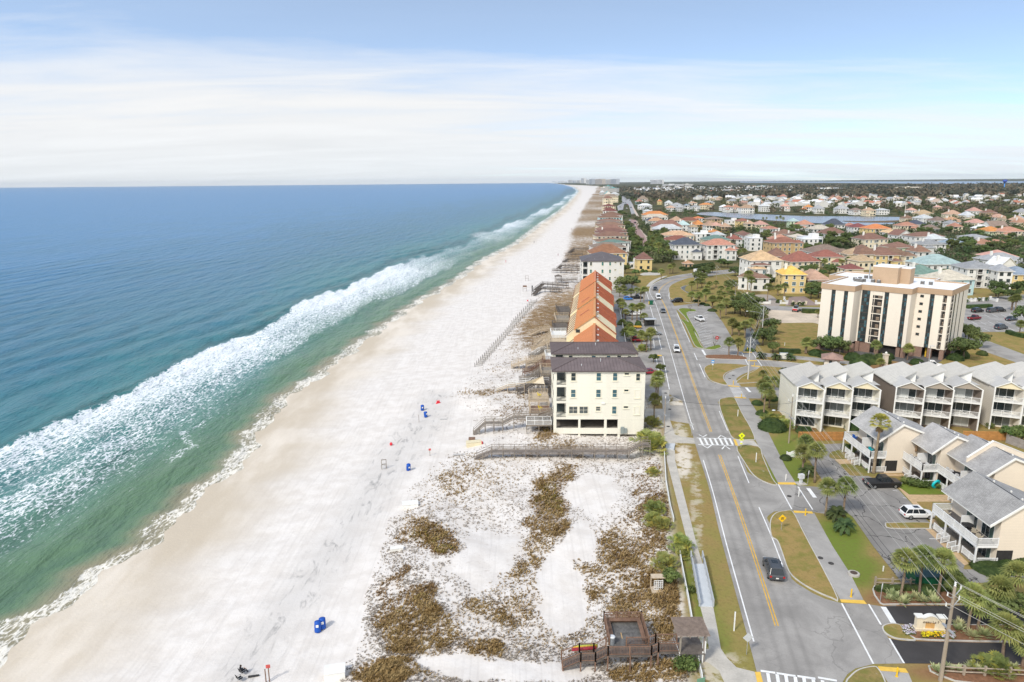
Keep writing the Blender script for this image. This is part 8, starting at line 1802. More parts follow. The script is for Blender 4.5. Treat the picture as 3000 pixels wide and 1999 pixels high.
	for x in(.1,W-.1):
		for y in(.1,D-.1): mb=MB(); mb.bb(x-.09,x+.09,y-.09,y+.09,0,zt); mb.build('post',WOODG,P)
	mb=MB()
	for x in(.1,W*.36,W*.68,W-.1): mb.bb(x-.05,x+.05,-.35,D+.35,zt,zt+.2)
	mb.build('beam',WOODG,P); mb=MB()
	for k in range(17): y=-.3+k*(D+.6)/16; mb.bb(-.35,W+.35,y-.03,y+.03,zt+.2,zt+.33)
	mb.build('slat_roof',M('weathered slats',(.27,.215,.185),.3,2,.9),P)
	mb=MB(); mb.bb(-.1,W,-.2,D,zs[6]-.12,zs[6]-.03); mb.build('floor',WOODD,P); mb=MB(); mb.bb(W-.1,W,-.2,.8,zs[6],2.6); mb.bb(-.02,.05,-.2,D,0,zs[6]); mb.build('side_panel',WPAINT,P)
park_deck()
# small timber shower stand in the scrub
p=on(zC,960,395); t=thing('shower_stand','pale timber shower stand with open grid standing in the scrub','shower stand',p,.0); mb=MB(); mb.bb(-.8,1.6,-.6,.8,.12,.24); mb.build('platform',WOODT,t); mb=MB()
for x in(-.75,.1,.7): mb.bb(x-.06,x+.06,.6,.72,.24,1.9)
mb.bb(-.8,.9,-.1,.8,1.9,2.0); mb.build('roof_frame',WOODT,t); mb=MB()
for k in range(5): mb.bb(-.5+k*.27,-.44+k*.27,-.05,0,.3,1.6)
for k in range(5): mb.bb(-.5,.64,-.06,.01,.3+k*.3,.36+k*.3)
mb.build('grid',WPAINT,t)
# long white edging fence, footbridge ramp
P=[on(zC,*q) for q in((1150,70),(1165,170),(1195,330),(1225,480),(1245,600),(1255,660))]; Q=[on(F,*q) for q in((1526,1040),(1530,1110),(1540,1170),(1548,1200))]
for lab,L in(('low white sheet edging fence between scrub and sidewalk, upper run',Q),('low white sheet edging fence between scrub and sidewalk, beside the metal ramp',P),('short white edging fence below the pergola',[on(zC,*q) for q in((1305,960),(1318,1060),(1340,1150),(1345,1200))])):
	mb=MB()
	for a,b in zip(L[:-1],L[1:]):
		d=(b-a); s=Vector((-d.y,d.x,0)).normalized()*.05; up=Vector((0,0,.75)); mb.add([a-s,a+s,b+s,b-s,a-s+up,a+s+up,b+s+up,b-s+up],[(4,5,6,7),(0,4,7,3),(1,2,6,5),(0,1,5,4),(2,3,7,6)])
	tag(mb.build('edging_fence',M('white plastic sheet',(.80,.81,.80),.08,1,.6)),lab,'low fence')
a,b,c,d=zC(1255,182),zC(1357,182),zC(1440,532),zC(1320,528); t=thing('footbridge_ramp','pale grey metal footbridge ramp on the sidewalk with solid side rails','ramp',((a+d)/2)); O=(a+d)/2
mb=MB(); V=[p-O+Vector((0,0,z)) for p,z in((a,.45),(b,.45),(c,.12),(d,.12))]; V=V+[v-Vector((0,0,.1)) for v in V]; mb.add(V,[(3,2,1,0),(4,5,6,7),(0,1,5,4),(1,2,6,5),(2,3,7,6),(3,0,4,7)]); mb.build('ramp_plate',M('pale ramp coating',(.55,.58,.61),.06,.6,.7),t)
for p,q in((a,d),(b,c)):
	mb=MB(); p2=p-O; q2=q-O; pts=[p2.lerp(q2,k/6) for k in range(7)]; ext=(p2-q2)*.18; rail(mb,[p2+ext+Vector((0,0,.4)),p2+Vector((0,0,.45)),q2+Vector((0,0,.12))],.95,post=1.2,full=False,mid=(.3,.55,.75),rw=.12); mb.build('side_rail',M('grey ramp rail',(.42,.44,.46),.1,1,.7),t)
mb=MB(); a,b,c,d=zD(1030,1040),zD(1112,1042),zD(1100,1090),zD(1028,1085); V=[(p.x-a.x,p.y-a.y,.34) for p in(a,b,c,d)]; V+=[(x,y,.03) for x,y,z in V]; mb.add(V,[(3,2,1,0),(0,1,5,4),(1,2,6,5),(2,3,7,6),(3,0,4,7)]); o=mb.build('ramp_plate',M('pale ramp coating',(.55,.58,.61)),None); o.location=(a.x,a.y,0); tag(o,'small raised pale metal plate on the sidewalk near the crossing','ramp plate')
# ---------------------------------------------------------------- on the sand
BLUEB=M('blue plastic barrel',(.012,.085,.42),.12,2,.45)
def barrel(zm,a,b,lab,rz,tilt=.0,patch=False):
	p=on(zm,a,b); t=thing('barrel',lab,'barrel',p,rz); mb=MB(); mb.lathe([(.22,0),(.29,.05),(.30,.3),(.285,.34),(.30,.38),(.30,.62),(.285,.66),(.30,.7),(.29,.93),(.24,.98),(.0,.95)],n=18); o=mb.build('body',BLUEB,t,True); o.rotation_euler=(tilt,0,0)
	mb=MB(); mb.box((0,-.30,.62),(.22,.02,.22),0,0,None); o2=mb.build('sticker',TRIM,o)
	t.scale=(1.35,1.35,1.35)
barrel(y5,1300,990,'blue barrel with square white sticker, seaward one of the leaning pair',.1,-.25); barrel(y5,1355,950,'blue barrel with square white sticker, landward one of the leaning pair',.3,-.2)
barrel(y4,378,1090,'lone blue barrel below the open timber frame',.5,.2); barrel(y4,580,482,'blue barrel next to the slim wooden stake',.8,-.12); barrel(y4,540,403,'blue barrel farthest up the beach near the fence end',.2,.05)
def frame(zm,a,b,lab,w_=.85,h=1.9):
	p=on(zm,a,b); t=thing('timber_frame',lab,'timber frame',p,.25)
	for s in(-1,1): mb=MB(); mb.box((s*w_/2,0,h/2),(.11,.11,h)); mb.build('post',WOODG,t)
	for z in(h-.06,h*.5): mb=MB(); mb.box((0,0,z),(w_,.09,.12)); mb.build('rail',WOODG,t)
frame(y4,100,1075,'open grey timber frame standing on the beach near the lone barrel')
frame(z6,172,486,'open pale timber frame far up the beach',1.6,3.0); frame(z6,147,606,'timber frame with brown sign board on the far beach',1.8,2.6)
p=on(z6,147,606); tag(MB().box((p.x,p.y-.15,p.z+2.6),(1.9,.06,.8)).build('notice_board',WOODB),'brown notice board fixed across the far beach frame','sign')
p=on(z6,232,606); tag(MB().box((p.x,p.y,p.z+1.3),(.5,.2,2.6)).box((p.x,p.y,p.z+2.7),(.7,.3,.35)).build('rescue_post',BLK),'dark rescue tube post beside the far beach sign frame','post')
def stake(zm,a,b,h,lab,red=False,mat=WOODG):
	p=on(zm,a,b); t=thing('wooden_stake',lab,'stake',p,.2); mb=MB(); mb.box((0,0,h/2),(.10,.10,h)); mb.build('post',mat,t)
	if red: mb=MB(); mb.box((0,-.07,h-.15),(.45,.05,.4)); mb.build('sign_plate',M('faded red sign',(.55,.10,.09),.3,4,.7),t)
stake(y4,500,540,1.8,'slim wooden stake beside a blue barrel'); stake(y4,626,925,1.5,'wooden stake with small red sign above the dune edge',True); stake(y5,745,1560,2.1,'brown wooden stake with red and white sign panel at the photo bottom',True,WOODB); stake(y5,705,1565,1.6,'shorter brown wooden stake at the photo bottom',False,WOODB)
REDP=M('red flag vinyl',(.70,.03,.05),.1,3,.6)
for zm,a,b,lab in((y4,180,805,'red warning flag patch on the wet sand edge'),(y4,1218,790,'red marker ball beside the cream beach box'),(z6,180,718,'pink red flag near the sand fence tip')):
	p=on(zm,a,b); tag(MB().lathe([(.02,0),(.25,.1),(.32,.35),(.2,.6),(.02,.66)],tuple(p),10).build('marker_flag',REDP),lab,'marker')
for k in range(3):
	p=on(y4,708+k*12,322-k*3); tag(MB().lathe([(.35,0),(.35,.05),(.22,.06),(.05,.75),(.04,.78)],tuple(p),12).build('traffic_cone',REDP),'red cone in the small cluster at the end of the sand fence','cone','red cones by the fence end')
# beach boxes
for zm,a,b,lab,w_,d_,h,m in((y4,1130,805,'cream storage box with brown crate at the foot of the dune',3.0,1.4,.8,M('cream box',(.72,.64,.45),.1,1,.8)),(y5,1500,1500,'white plastic storage chest at the photo bottom',2.2,1.6,.9,TRIM),(F,912,1265,'white cloth covered box half buried at the dune edge',1.9,.8,.4,TRIM),(y4,400,1500,'white tarpaulin mound at the dune edge',2.6,1.6,.5,TRIM)):
	p=on(zm,a,b); t=thing('storage_box',lab,'box',p,.2); mb=MB(); mb.add([(-w_/2,-d_/2,-.1),(w_/2,-d_/2,-.1),(w_/2,d_/2,-.1),(-w_/2,d_/2,-.1),(-w_/2*.96,-d_/2*.94,h),(w_/2*.96,-d_/2*.94,h),(w_/2*.96,d_/2*.94,h*1.05),(-w_/2*.96,d_/2*.94,h*1.05)],[(0,1,5,4),(1,2,6,5),(2,3,7,6),(3,0,4,7),(4,5,6,7)]); mb.build('body',m,t); mb=MB(); mb.bb(-w_/2,w_/2,-d_/2,d_/2,h+.03,h+.10); mb.build('lid',m,t)
p=on(y4,1108,757); tag(MB().box((p.x,p.y,p.z+.4),(1.3,.9,.7)).build('crate',WOODB),'brown wooden crate behind the cream storage box','crate')
for zm,a,b,L,lab in((y4,1000,912,3.6,'pale mobi mat strip lying on the sand by the boardwalk foot'),(y4,785,508,1.5,'short pale mat lying on the sand')):
	p=on(zm,a,b); tag(MB().box((p.x,p.y,p.z+.06),(L,.8,.05),.03).build('beach_mat',M('grey mat',(.50,.48,.46),.3,3,.9)),lab,'mat')
p=on(y5,562,1505); tag(MB().tube((p.x-.55,p.y-.1,p.z+.12),(p.x+.55,p.y+.12,p.z+.12),.11,.11,8).build('bag_roll',BLK),'black rolled bag lying beside the seated beachgoer','bag')
p=on(F,383,1367);
# camp chairs and people
def camp_chair(p,rz,lab):
	t=thing('camp_chair',lab,'camp chair',p,rz); mb=MB()
	for s in(-1,1): mb.path([(s*.27,-.25,0),(s*.27,.22,.45)],.016,5); mb.path([(s*.27,.25,0),(s*.27,-.25,.45)],.016,5); mb.path([(s*.27,.22,.42),(s*.27,.36,.95)],.016,5); mb.path([(s*.27,-.25,.62),(s*.27,.28,.62)],.02,5); mb.path([(s*.27,-.25,.42),(s*.27,-.25,.62)],.016,5)
	mb.build('frame',STEEL,t); mb=MB(); mb.box((0,-.02,.42),(.54,.5,.02)); mb.build('seat',BLK,t); mb=MB(); mb.box((0,.30,.70),(.54,.02,.55),0,0,Matrix.Rotation(-.25,3,'X')); mb.build('backrest',BLK,t)
def skin_body(name,pts,edges,mats,lev=2):
	me=bpy.data.meshes.new(name); me.from_pydata([p[:3] for p in pts],edges,[]); o=bpy.data.objects.new(name,me); COL.objects.link(o)
	sm=o.modifiers.new('skin','SKIN'); o.modifiers.new('sub','SUBSURF').levels=lev; o.modifiers['sub'].render_levels=lev
	for v,p in zip(me.skin_vertices[0].data,pts): v.radius=(p[3],p[3]*(p[4] if len(p)>4 else 1))
	me.skin_vertices[0].data[0].use_root=True; me.materials.append(mats);
	for f in me.polygons: f.use_smooth=True
	return o
SKIN=M('skin',(.50,.29,.20),.08,3,.6);
def body(pose,loc,rz,lab,shirt,legs,group=None,auto=None):
	"""one continuous skinned figure: pelvis, spine, head, arms with hands, legs with feet"""
	t=thing('person',lab,'person',loc,rz,group,auto)
	if pose=='sit':
		pts=[(0,.05,.50,.15),(0,.10,.70,.15),(0,.15,.92,.16),(0,.15,1.04,.06),(0,.12,1.16,.10),(0,.11,1.27,.085), (.19,.14,.96,.065),(.25,.02,.74,.048),(.17,-.18,.66,.036),(.14,-.27,.65,.03),(-.19,.14,.96,.065),(-.25,.02,.74,.048),(-.17,-.18,.66,.036),(-.14,-.27,.65,.03), (.10,.0,.48,.10),(.13,-.42,.50,.075),(.12,-.60,.08,.05),(.12,-.78,.05,.04),(-.10,.0,.48,.10),(-.13,-.40,.52,.075),(-.12,-.52,.08,.05),(-.12,-.70,.05,.04)]
	else:
		pts=[(0,0,.95,.145),(0,0,1.15,.135),(0,.01,1.38,.16),(0,.01,1.50,.06),(0,0,1.62,.095),(0,0,1.74,.085), (.20,.01,1.42,.06),(.26,.03,1.15,.045),(.27,-.05,.90,.034),(.27,-.07,.80,.03),(-.20,.01,1.42,.06),(-.26,.0,1.15,.045),(-.27,-.1,.92,.034),(-.27,-.13,.83,.03), (.10,0,.88,.10),(.11,-.14,.50,.07),(.11,-.08,.09,.048),(.11,-.25,.05,.04),(-.10,0,.88,.10),(-.11,.12,.50,.07),(-.11,.28,.10,.048),(-.11,.14,.05,.04)]
	ed=[(0,1),(1,2),(2,3),(3,4),(4,5),(2,6),(6,7),(7,8),(8,9),(2,10),(10,11),(11,12),(12,13),(0,14),(14,15),(15,16),(16,17),(0,18),(18,19),(19,20),(20,21)]
	o=skin_body('body',pts,ed,shirt,1); o.parent=t
	hx,hy,hz_=pts[4][:3]; hb=MB(); hb.lathe([(.02,-.12),(.075,-.08),(.095,0),(.095,.07),(.06,.12),(.01,.135)],(hx,hy-.01,hz_+.03),12); hb.box((hx,hy-.105,hz_+.0),(.025,.04,.04))
	for s in(-1,1): hb.box((hx+s*.095,hy,hz_+.02),(.02,.04,.06));
	hb.build('head',SKIN,t,True)
	hr=MB(); hr.lathe([(.108,.0),(.108,.07),(.07,.14),(.01,.155)],(hx,hy+.015,hz_+.04),12); hr.build('hair',M('dark hair',(.035,.025,.02),.2,4,.8),t,True)
	for i in(9,13):
		hd=MB(); x,y,z=pts[i][:3]; hd.box((x,y-.04,z),(.075,.09,.03)); [hd.box((x-.03+.02*k,y-.11-.008*(k%2),z),(.015,.07,.018)) for k in range(4)]; hd.box((x-(.05 if x>0 else -.05),y-.05,z),(.02,.06,.02),.5); hd.build('hand',SKIN,t)
	return t
NAVY=M('dark navy clothing',(.02,.022,.03),.2,3,.9)
pc=on(y5,436,1478); camp_chair(pc,2.55,'black camp chair under the seated beachgoer'); body('sit',(pc.x,pc.y,pc.z-.04),2.55-math.pi+math.pi,'beachgoer in dark clothes sitting in a camp chair at the photo bottom',NAVY,NAVY)
pc=on(y5,405,1555); camp_chair(pc,2.5,'second black camp chair below the seated beachgoer')
p=on(y8,1783,705); body('stand',p,2.2,'walker in red at the water edge up the beach',M('red clothing',(.55,.02,.03),.1,3,.9),NAVY)
for i,(zm,a,b,c,lab) in enumerate([(y8,2163,362,NAVY,'walker in dark clothes, seaward one of a pair by the wet sand'),(y8,2173,362,NAVY,'walker in dark clothes, landward one of a pair by the wet sand'),(y8,1999,557,NAVY,'lone dark figure standing at the water edge'),(y8,2183,654,NAVY,'figure at the dune foot by dark boardwalks'),(y1,320,518,NAVY,'figure on the far beach by the white surf tip'),(y1,445,528,NAVY,'figure walking on the far white sand'),(y1,470,522,NAVY,'figure close behind the one walking on far sand'),(y1,425,425,NAVY,'figure very far up the beach'),(y1,430,602,NAVY,'figure alone in mid beach far away'),(y1,350,818,NAVY,'figure at the near end of the far beach crowd'),(y1,470,685,NAVY,'figure near the brown dune tongue'),(y1,495,640,NAVY,'figure beside the dune edge far away'),(y1,292,510,NAVY,'figure stepping into far surf'),(y1,510,655,NAVY,'figure farthest landward on the far beach')]):
	p=on(zm,a,b); body('stand',p,1.0+i,lab,c if i%3 else M('dark red clothing',(.25,.03,.04),.2,3,.9),NAVY,'people on the far beach')
# ---------------------------------------------------------------- poles, wires
POLE=M('weathered pole wood',(.36,.30,.235),.25,1.5,.9,streak=True); CPOLE=M('pale concrete pole',(.60,.59,.57),.1,1.5,.8); INS=M('pale insulator',(.74,.74,.72),.05,2,.4)
def pole(label,zm,bx,by,tx,ty,mat,r=.19,arms=1,lamp=None,along=None):
	b=on(zm,bx,by); h=zat(b,*zm.px(tx,ty))-b.z; t=thing('utility_pole',label,'utility pole',b); mb=MB(); mb.tube((0,0,-.2),(0,0,h),r,r*.62,12); mb.build('shaft',mat,t)
	tops=[]
	for k in range(arms):
		z=h-.9-1.15*k; mb=MB();
		for s in(-1,1): mb.path([(0,0,z-.35),(s*.55,s*.35,z-.1),(s*1.0,s*.55,z+.25)],.045,6); mb.tube((s*1.0,s*.55,z+.25),(s*1.0,s*.55,z+.62),.07,.05,8,1); tops.append(Vector((s*1.0,s*.55,z+.6))+b)
		mb.build('crossarm',[STEEL,INS],t)
	mb=MB(); [mb.lathe([(.05,h+.02+.18*i),(.12,h+.06+.18*i),(.05,h+.14+.18*i)],n=10) for i in range(3)]; mb.build('insulator',INS,t); tops.append(Vector((0,0,h+.5))+b)
	mb=MB(); mb.bb(-.12,.12,-.9,.9,h*.55,h*.55+.14); mb.build('bracket',STEEL,t)
	low=[Vector((.1,.1,h*.62))+b,Vector((-.1,.1,h*.56))+b]
	if lamp:
		mb=MB(); lx,ly,lz=lamp; mb.path([(0,0,lz-.5),(lx*.4,ly*.4,lz+.1),(lx*.8,ly*.8,lz+.35)],.05,6); mb.build('lamp_arm',STEEL,t); mb=MB(); mb.lathe([(.02,-.1),(.22,-.05),(.2,.06),(.05,.12)],(lx,ly,lz+.36),12,0,1.6,1); mb.build('lamp_head',M('lamp head',(.62,.66,.70),.05,1,.4),t)
	return t,tops,low,h
Pa,ta,la,_=pole('leaning weathered utility pole with curved insulator arms in front of the rail fence',zB,1632,1165,1848,350,POLE,.21,2)
Pb,tb,lb,_=pole('pale concrete utility pole with curved arms at the tower driveway',zD,1738,480,1770,125,CPOLE,.17,2)
Pc,tc_,lc,_=pole('bare brown utility pole before the pale yellow townhouse block',zA,325,290,370,-110,POLE,.14,1,(-3.2,.6,6.2))
Pd,td,ld,_=pole('white street light pole with long arm by the bushes near the sandy lot',w6,1425,990,1445,330,CPOLE,.16,1,(-5.2,.5,8.0))
Pe,te,le,_=pole('slim pole rising from the palm grove behind the entry pavilion',z7,595,780,597,515,POLE,.15,1)
Pf,tf,lf,_=pole('wooden pole with cross beam among the tall grove trees',z7,385,470,393,318,POLE,.15,1)
Pg,_,_,_=pole('short plain pole beside the sidewalk at the condo corner',zD,1015,950,1020,640,POLE,.12,1)
def wire(label,p,q,sag,r=.020,mat=None):
	n=14; mb=MB(); pts=[]
	for i in range(n+1): t=i/n; v=p.lerp(q,t); v.z-=sag*4*t*(1-t); pts.append(v)
	mb.path(pts,r,4); return tag(mb.build('overhead_wire',mat or M('bright wire',(.46,.45,.41),.1,1,.5)),label,'power line',None)
for i in range(min(len(ta),len(tb))): wire('pale overhead wire number %s from the leaning pole to the concrete pole'%('one','two','three','four','five')[i],ta[i],tb[i],1.2); THINGS[-1]=(THINGS[-1][0],'wireA')
far=Vector((62,32,9.5))
for i,pz in enumerate(ta): wire('pale overhead wire running off the photo from the leaning pole',pz,pz+Vector((16,-26,-.5)),.4); THINGS[-1]=(THINGS[-1][0],'wireB')
for i in range(len(tb)): wire('thin overhead wire from the concrete pole to the white street light pole',tb[i],td[min(i,len(td)-1)],.8,.02); THINGS[-1]=(THINGS[-1][0],'wireC')
for i in range(len(td)): wire('thin overhead wire over the palm grove',td[i],te[i],.7,.022); wire('thin overhead wire from the grove pole to the cross beam pole',te[i],tf[i],.7,.022); THINGS[-2]=(THINGS[-2][0],'wireD'); THINGS[-1]=(THINGS[-1][0],'wireE')
for i in range(2): wire('dark communication cable from the leaning pole past the townhouses',la[i],lc[i],1.4,.028,BLK); THINGS[-1]=(THINGS[-1][0],'wireF')
wire('dark service cable crossing the main road by the condo',Vector((Pg.location.x,Pg.location.y,7.5)),Vector((Pc.location.x,Pc.location.y,8.2)),.9,.024,BLK)
# ---------------------------------------------------------------- bollards, signs and small street things
YB=M('yellow bollard',(.80,.50,.02),.06,2,.5); WB=M('white marker post',(.80,.80,.78),.06,2,.6)
for zm,a,b,lab in((zA,468,912,'yellow bollard at the villa entrance crossing'),(zB,862,442,'yellow bollard on the path north of the black driveways'),(zB,1255,1128,'yellow bollard on the path south of the black driveways'),(zD,1612,522,'yellow bollard at the S bend of the path'),(zD,1682,640,'yellow bollard south of the striped path crossing'),(zD,1733,232,'yellow bollard at the dark asphalt path'),(zD,1793,365,'yellow bollard at the tower driveway crossing')):
	p=on(zm,a,b); mb=MB(); mb.lathe([(.15,0),(.15,.05),(.085,.06),(.085,1.05),(.06,1.1),(.01,1.11)],tuple(p),12); tag(mb.build('bollard',YB),lab,'bollard')
for zm,a,b,h,lab in((zA,298,615,1.2,'white marker post at the end of the path by the villa entrance'),(zA,42,460,1.9,'slim grey sign post on the verge opposite the small park lawn'),(zA,545,630,1.0,'short white marker post under the palm at the villa entrance'),(zB,1138,220,.7,'short pale ground marker on the green lawn'),(zC,1345,1010,1.3,'white post at the pergola path'),(zD,1650,800,1.6,'slim post on the grass verge before the crossing'),(zB,410,-420,1.6,'slim pale post on the long lower verge'),(zC,1618,735,2.4,'slim grey pole on the sandy verge by the road'),(zE,215,480,1.3,'white lawn lamp beside the hedge'),(zE,290,480,1.0,'white lawn box beside the hedge')):
	p=on(zm,a,b); mb=MB(); mb.box((p.x,p.y,p.z+h/2),(.13,.10,h)); mb.box((p.x,p.y,p.z+h+.02),(.15,.12,.04)); tag(mb.build('marker_post',WB),lab,'post')
YG=M('fluorescent sign yellow',(.80,.85,.02),.03,2,.4); YW=M('warning sign yellow',(.90,.55,.02),.05,2,.5); SBK=M('sign back aluminium',(.52,.54,.55),.08,2,.5); BLU=M('blue sign',(.05,.32,.75),.05,2,.5); RSG=M('red sign',(.62,.02,.04),.05,2,.5); GSG=M('green sign',(.16,.32,.22),.1,2,.5)
def sign(label,zm,a,b,h,shape,mat,size,facing,extra=None,cat='road sign'):
	p=on(zm,a,b); t=thing('road_sign',label,cat,p,facing); mb=MB(); mb.tube((0,.04,0),(0,.04,h),.035,.035,8); mb.build('post',STEEL,t); mb=MB()
	z=h-size*.5
	if shape=='diamond': mb.prism([(0,-size/2),(size/2,0),(0,size/2),(-size/2,0)],-.015,.015); mb.v=[(x,zz,y+z) for x,y,zz in mb.v]
	elif shape=='oct': mb.prism([(size/2*math.cos(math.pi/8+k*math.pi/4),size/2*math.sin(math.pi/8+k*math.pi/4)) for k in range(8)],-.015,.015); mb.v=[(x,zz,y+z) for x,y,zz in mb.v]
	else: mb.bb(-size*.42,size*.42,-.015,.015,z-size*.5,z+size*.5)
	mb.build('panel',mat,t)
	if extra: extra(t,z)
	return t
def ped(t,z):
	mb=MB(); mb.lathe([(.01,-.05),(.055,0),(.01,.06)],(.0,-.03,z+.2),8); mb.box((0,-.03,z+.05),(.09,.02,.2)); mb.box((-.06,-.03,z-.14),(.06,.02,.22),0,0,Matrix.Rotation(.35,3,'Y')); mb.box((.07,-.03,z-.14),(.06,.02,.22),0,0,Matrix.Rotation(-.4,3,'Y')); mb.box((.10,-.03,z+.06),(.16,.02,.05),0,0,Matrix.Rotation(.5,3,'Y')); mb.box((-.09,-.03,z+.03),(.16,.02,.05),0,0,Matrix.Rotation(-.7,3,'Y')); mb.build('walking_figure',BLK,t)
	mb=MB(); mb.bb(-.36,.36,-.02,.02,z-.98,z-.62); mb.build('arrow_plaque',YG,t); mb=MB(); mb.box((0,-.035,z-.8),(.4,.02,.06),0,0,Matrix.Rotation(.6,3,'Y')); mb.build('arrow',BLK,t)
	mb=MB(); mb.bb(-.18,.18,-.02,.02,z-1.5,z-1.05); mb.build('push_plate',WB,t); mb=MB(); mb.bb(-.2,.2,-.03,.03,z-1.72,z-1.52); mb.build('beacon_box',YG,t)
sign('bright yellow green pedestrian crossing sign with arrow plaque at the crossing',zD,1678,1075,3.3,'diamond',YG,1.25,-.1,ped)
def amark(t,z):
	mb=MB();
	for k in(-.1,.1): mb.box((0,-.03,z+k),(.42,.02,.10))
	mb.build('sign_mark',BLK,t)
sign('yellow diamond warning sign on the lower verge facing up the road',zA,262,1045,2.6,'diamond',YW,1.25,.15,amark)
sign('grey back of a diamond road sign beside the sidewalk near the pergola',zC,1728,940,2.7,'diamond',SBK,1.15,.1)
sign('white backed stop sign in the bark bed at the black driveway',zB,1115,490,2.6,'oct',WB,.8,.9); sign('white backed stop sign at the villa entrance',zA,490,645,2.5,'oct',WB,.8,.9)
def dne(t,z): mb=MB(); mb.bb(-.27,.27,-.03,-.016,z-.06,z+.06); mb.build('white_bar',WB,t); mb=MB(); text('lettering','DO NOT',.15,(0,-.03,z+.2),(math.pi/2,0,0),WB,t); text('lettering','ENTER',.15,(0,-.03,z-.2),(math.pi/2,0,0),WB,t)
sign('red and white do not enter sign at the car park exit by the leafless tree',zD,1470,172,2.6,'oct',RSG,1.15,-.1,dne)
def wf(t,z): mb=MB(); mb.bb(-.28,.28,-.03,-.016,z-.16,z+.12); mb.build('symbol',WB,t); mb=MB(); mb.bb(-.2,.2,-.02,.02,z-.95,z-.55); mb.build('lower_plate',WB,t)
sign('blue service sign with white plate on the verge at the tower junction',zD,1432,400,2.9,'sq',BLU,.85,-.1,wf)
sign('grey backed sign post on the small verge before the crossing',zD,1250,965,2.8,'diamond',SBK,.8,.2)
sign('green street sign cut off at the photo bottom',zC,1330,1230,1.2,'sq',GSG,1.1,.3)
sign('white notice board standing on the grass by the condo car park',zD,970,850,1.6,'sq',WB,.7,-.3)
# pedestal box, lawn sign, manhole riser
p=on(zA,428,640); t=thing('utility_pedestal','pale grey utility pedestal box on a concrete pad by the villa entrance','utility box',p,.2); mb=MB(); mb.bb(-.8,.8,-.7,.7,0,.12); mb.build('pad',CONC,t); mb=MB(); mb.bb(-.2,.2,-.18,.18,.12,1.0); mb.bb(-.42,.42,-.32,.32,1.0,1.75); mb.build('cabinet',ALU,t)
p=on(zA,372,420); t=thing('lawn_sign','small white shaped lawn sign with green planting before the villa parking','sign',p,-.2); mb=MB(); prof=[(-1.2,.25),(1.2,.25),(1.2,1.05),(.75,1.1),(.4,1.35),(0,1.45),(-.4,1.35),(-.75,1.1),(-1.2,1.05)]; mb.prism(prof,-.08,.08); mb.v=[(x,zz,y) for x,y,zz in mb.v]; mb.build('panel',WB,t)
for s in(-1,1): mb=MB(); mb.bb(s*1.3-.1,s*1.3+.1,-.1,.1,0,1.2); mb.build('post',WB,t)
mb=MB(); mb.bb(-.8,.8,-.1,-.085,.45,.55); mb.bb(-.6,.6,-.1,-.085,.7,.85); mb.build('lettering_band',M('pale green lettering',(.40,.55,.33),.1,3,.8),t)
p=on(zB,885,248); t=thing('manhole_riser','round concrete manhole riser with dark lid on the lawn edge','manhole',p); mb=MB(); mb.lathe([(.75,0),(.72,.22),(.5,.26)],n=20); mb.build('ring',CONC,t); mb=MB(); mb.lathe([(.45,.2),(.45,.275),(.02,.28)],n=18); mb.build('lid',M('rusty iron lid',(.10,.07,.055),.3,4,.8),t)
for zm,a,b in((zD,1030,596),(zD,1052,884),(zD,1065,735),(zD,1612,443),(zD,1582,470),(zA,330,750),(zB,690,155),(zB,598,108)): p=on(zm,a,b); o=MB().lathe([(.36,.0),(.36,.075),(.0,.078)],(p.x,p.y,0),16).build('manhole_cover',M('dark iron cover',(.07,.065,.06),.3,5,.7)); o['kind']='structure'
# ---------------------------------------------------------------- dumpster, sign wall, rail fences, timber fences
p=on(zB,1500,318); t=thing('dumpster','dark green steel dumpster with sloped lid behind the three palms','dumpster',p,-.05); DG=M('dumpster green',(.012,.12,.06),.2,1.5,.5); mb=MB(); mb.add([(-1.9,-1.1,.2),(1.9,-1.1,.2),(1.9,1.1,.2),(-1.9,1.1,.2),(-1.9,-1.3,1.5),(1.9,-1.3,1.5),(1.9,1.2,2.1),(-1.9,1.2,2.1)],[(0,1,5,4),(1,2,6,5),(2,3,7,6),(3,0,4,7),(0,3,2,1)]); [mb.bb(x-.05,x+.05,-1.36,-1.2,.3,1.45) for x in(-1.2,0,1.2)]; mb.build('bin',DG,t); mb=MB(); mb.add([(-1.95,-1.35,1.52),(1.95,-1.35,1.52),(1.95,1.25,2.14),(-1.95,1.25,2.14),(-1.95,-1.35,1.6),(1.95,-1.35,1.6),(1.95,1.25,2.22),(-1.95,1.25,2.22)],[(4,5,6,7),(0,1,5,4),(1,2,6,5),(2,3,7,6),(3,0,4,7)]); mb.build('lid',M('dark blue green lid',(.03,.075,.085),.2,1.5,.6),t)
a,b=on(zB,1418,742),on(zB,1662,752); L=(b-a).length; t=thing('entrance_sign','cream masonry entrance sign with arched white cap in the flower bed between black driveways','entrance sign',(a.x,a.y,.13),ang(a,b)); SG=M('cream sign stucco',(.76,.66,.49),.12,1,.85,col2=(.80,.70,.54)); h=zat(a,*zB.px(1418,618));
h=max(1.7,h*.92)
mb=MB(); mb.bb(-.1,L+.1,-.1,.6,0,.32); mb.bb(0,.65,-.02,.52,.32,h); mb.bb(L-.65,L,-.02,.52,.32,h); n=12
pts=[(.65,.32),(L-.65,.32)]+[(L-.65-(L-1.3)*k/n,h-.25+.42*math.sin(math.pi*k/n)) for k in range(n+1)]; q=MB(); q.prism(pts,.06,.42); q.v=[(x,y,z) for x,z,y in q.v]; mb.add(q.v,[f[::-1] for f in q.f]); mb.build('masonry',SG,t)
mb=MB(); mb.bb(-.12,.75,-.14,.64,h,h+.14); mb.bb(L-.75,L+.12,-.14,.64,h,h+.14)
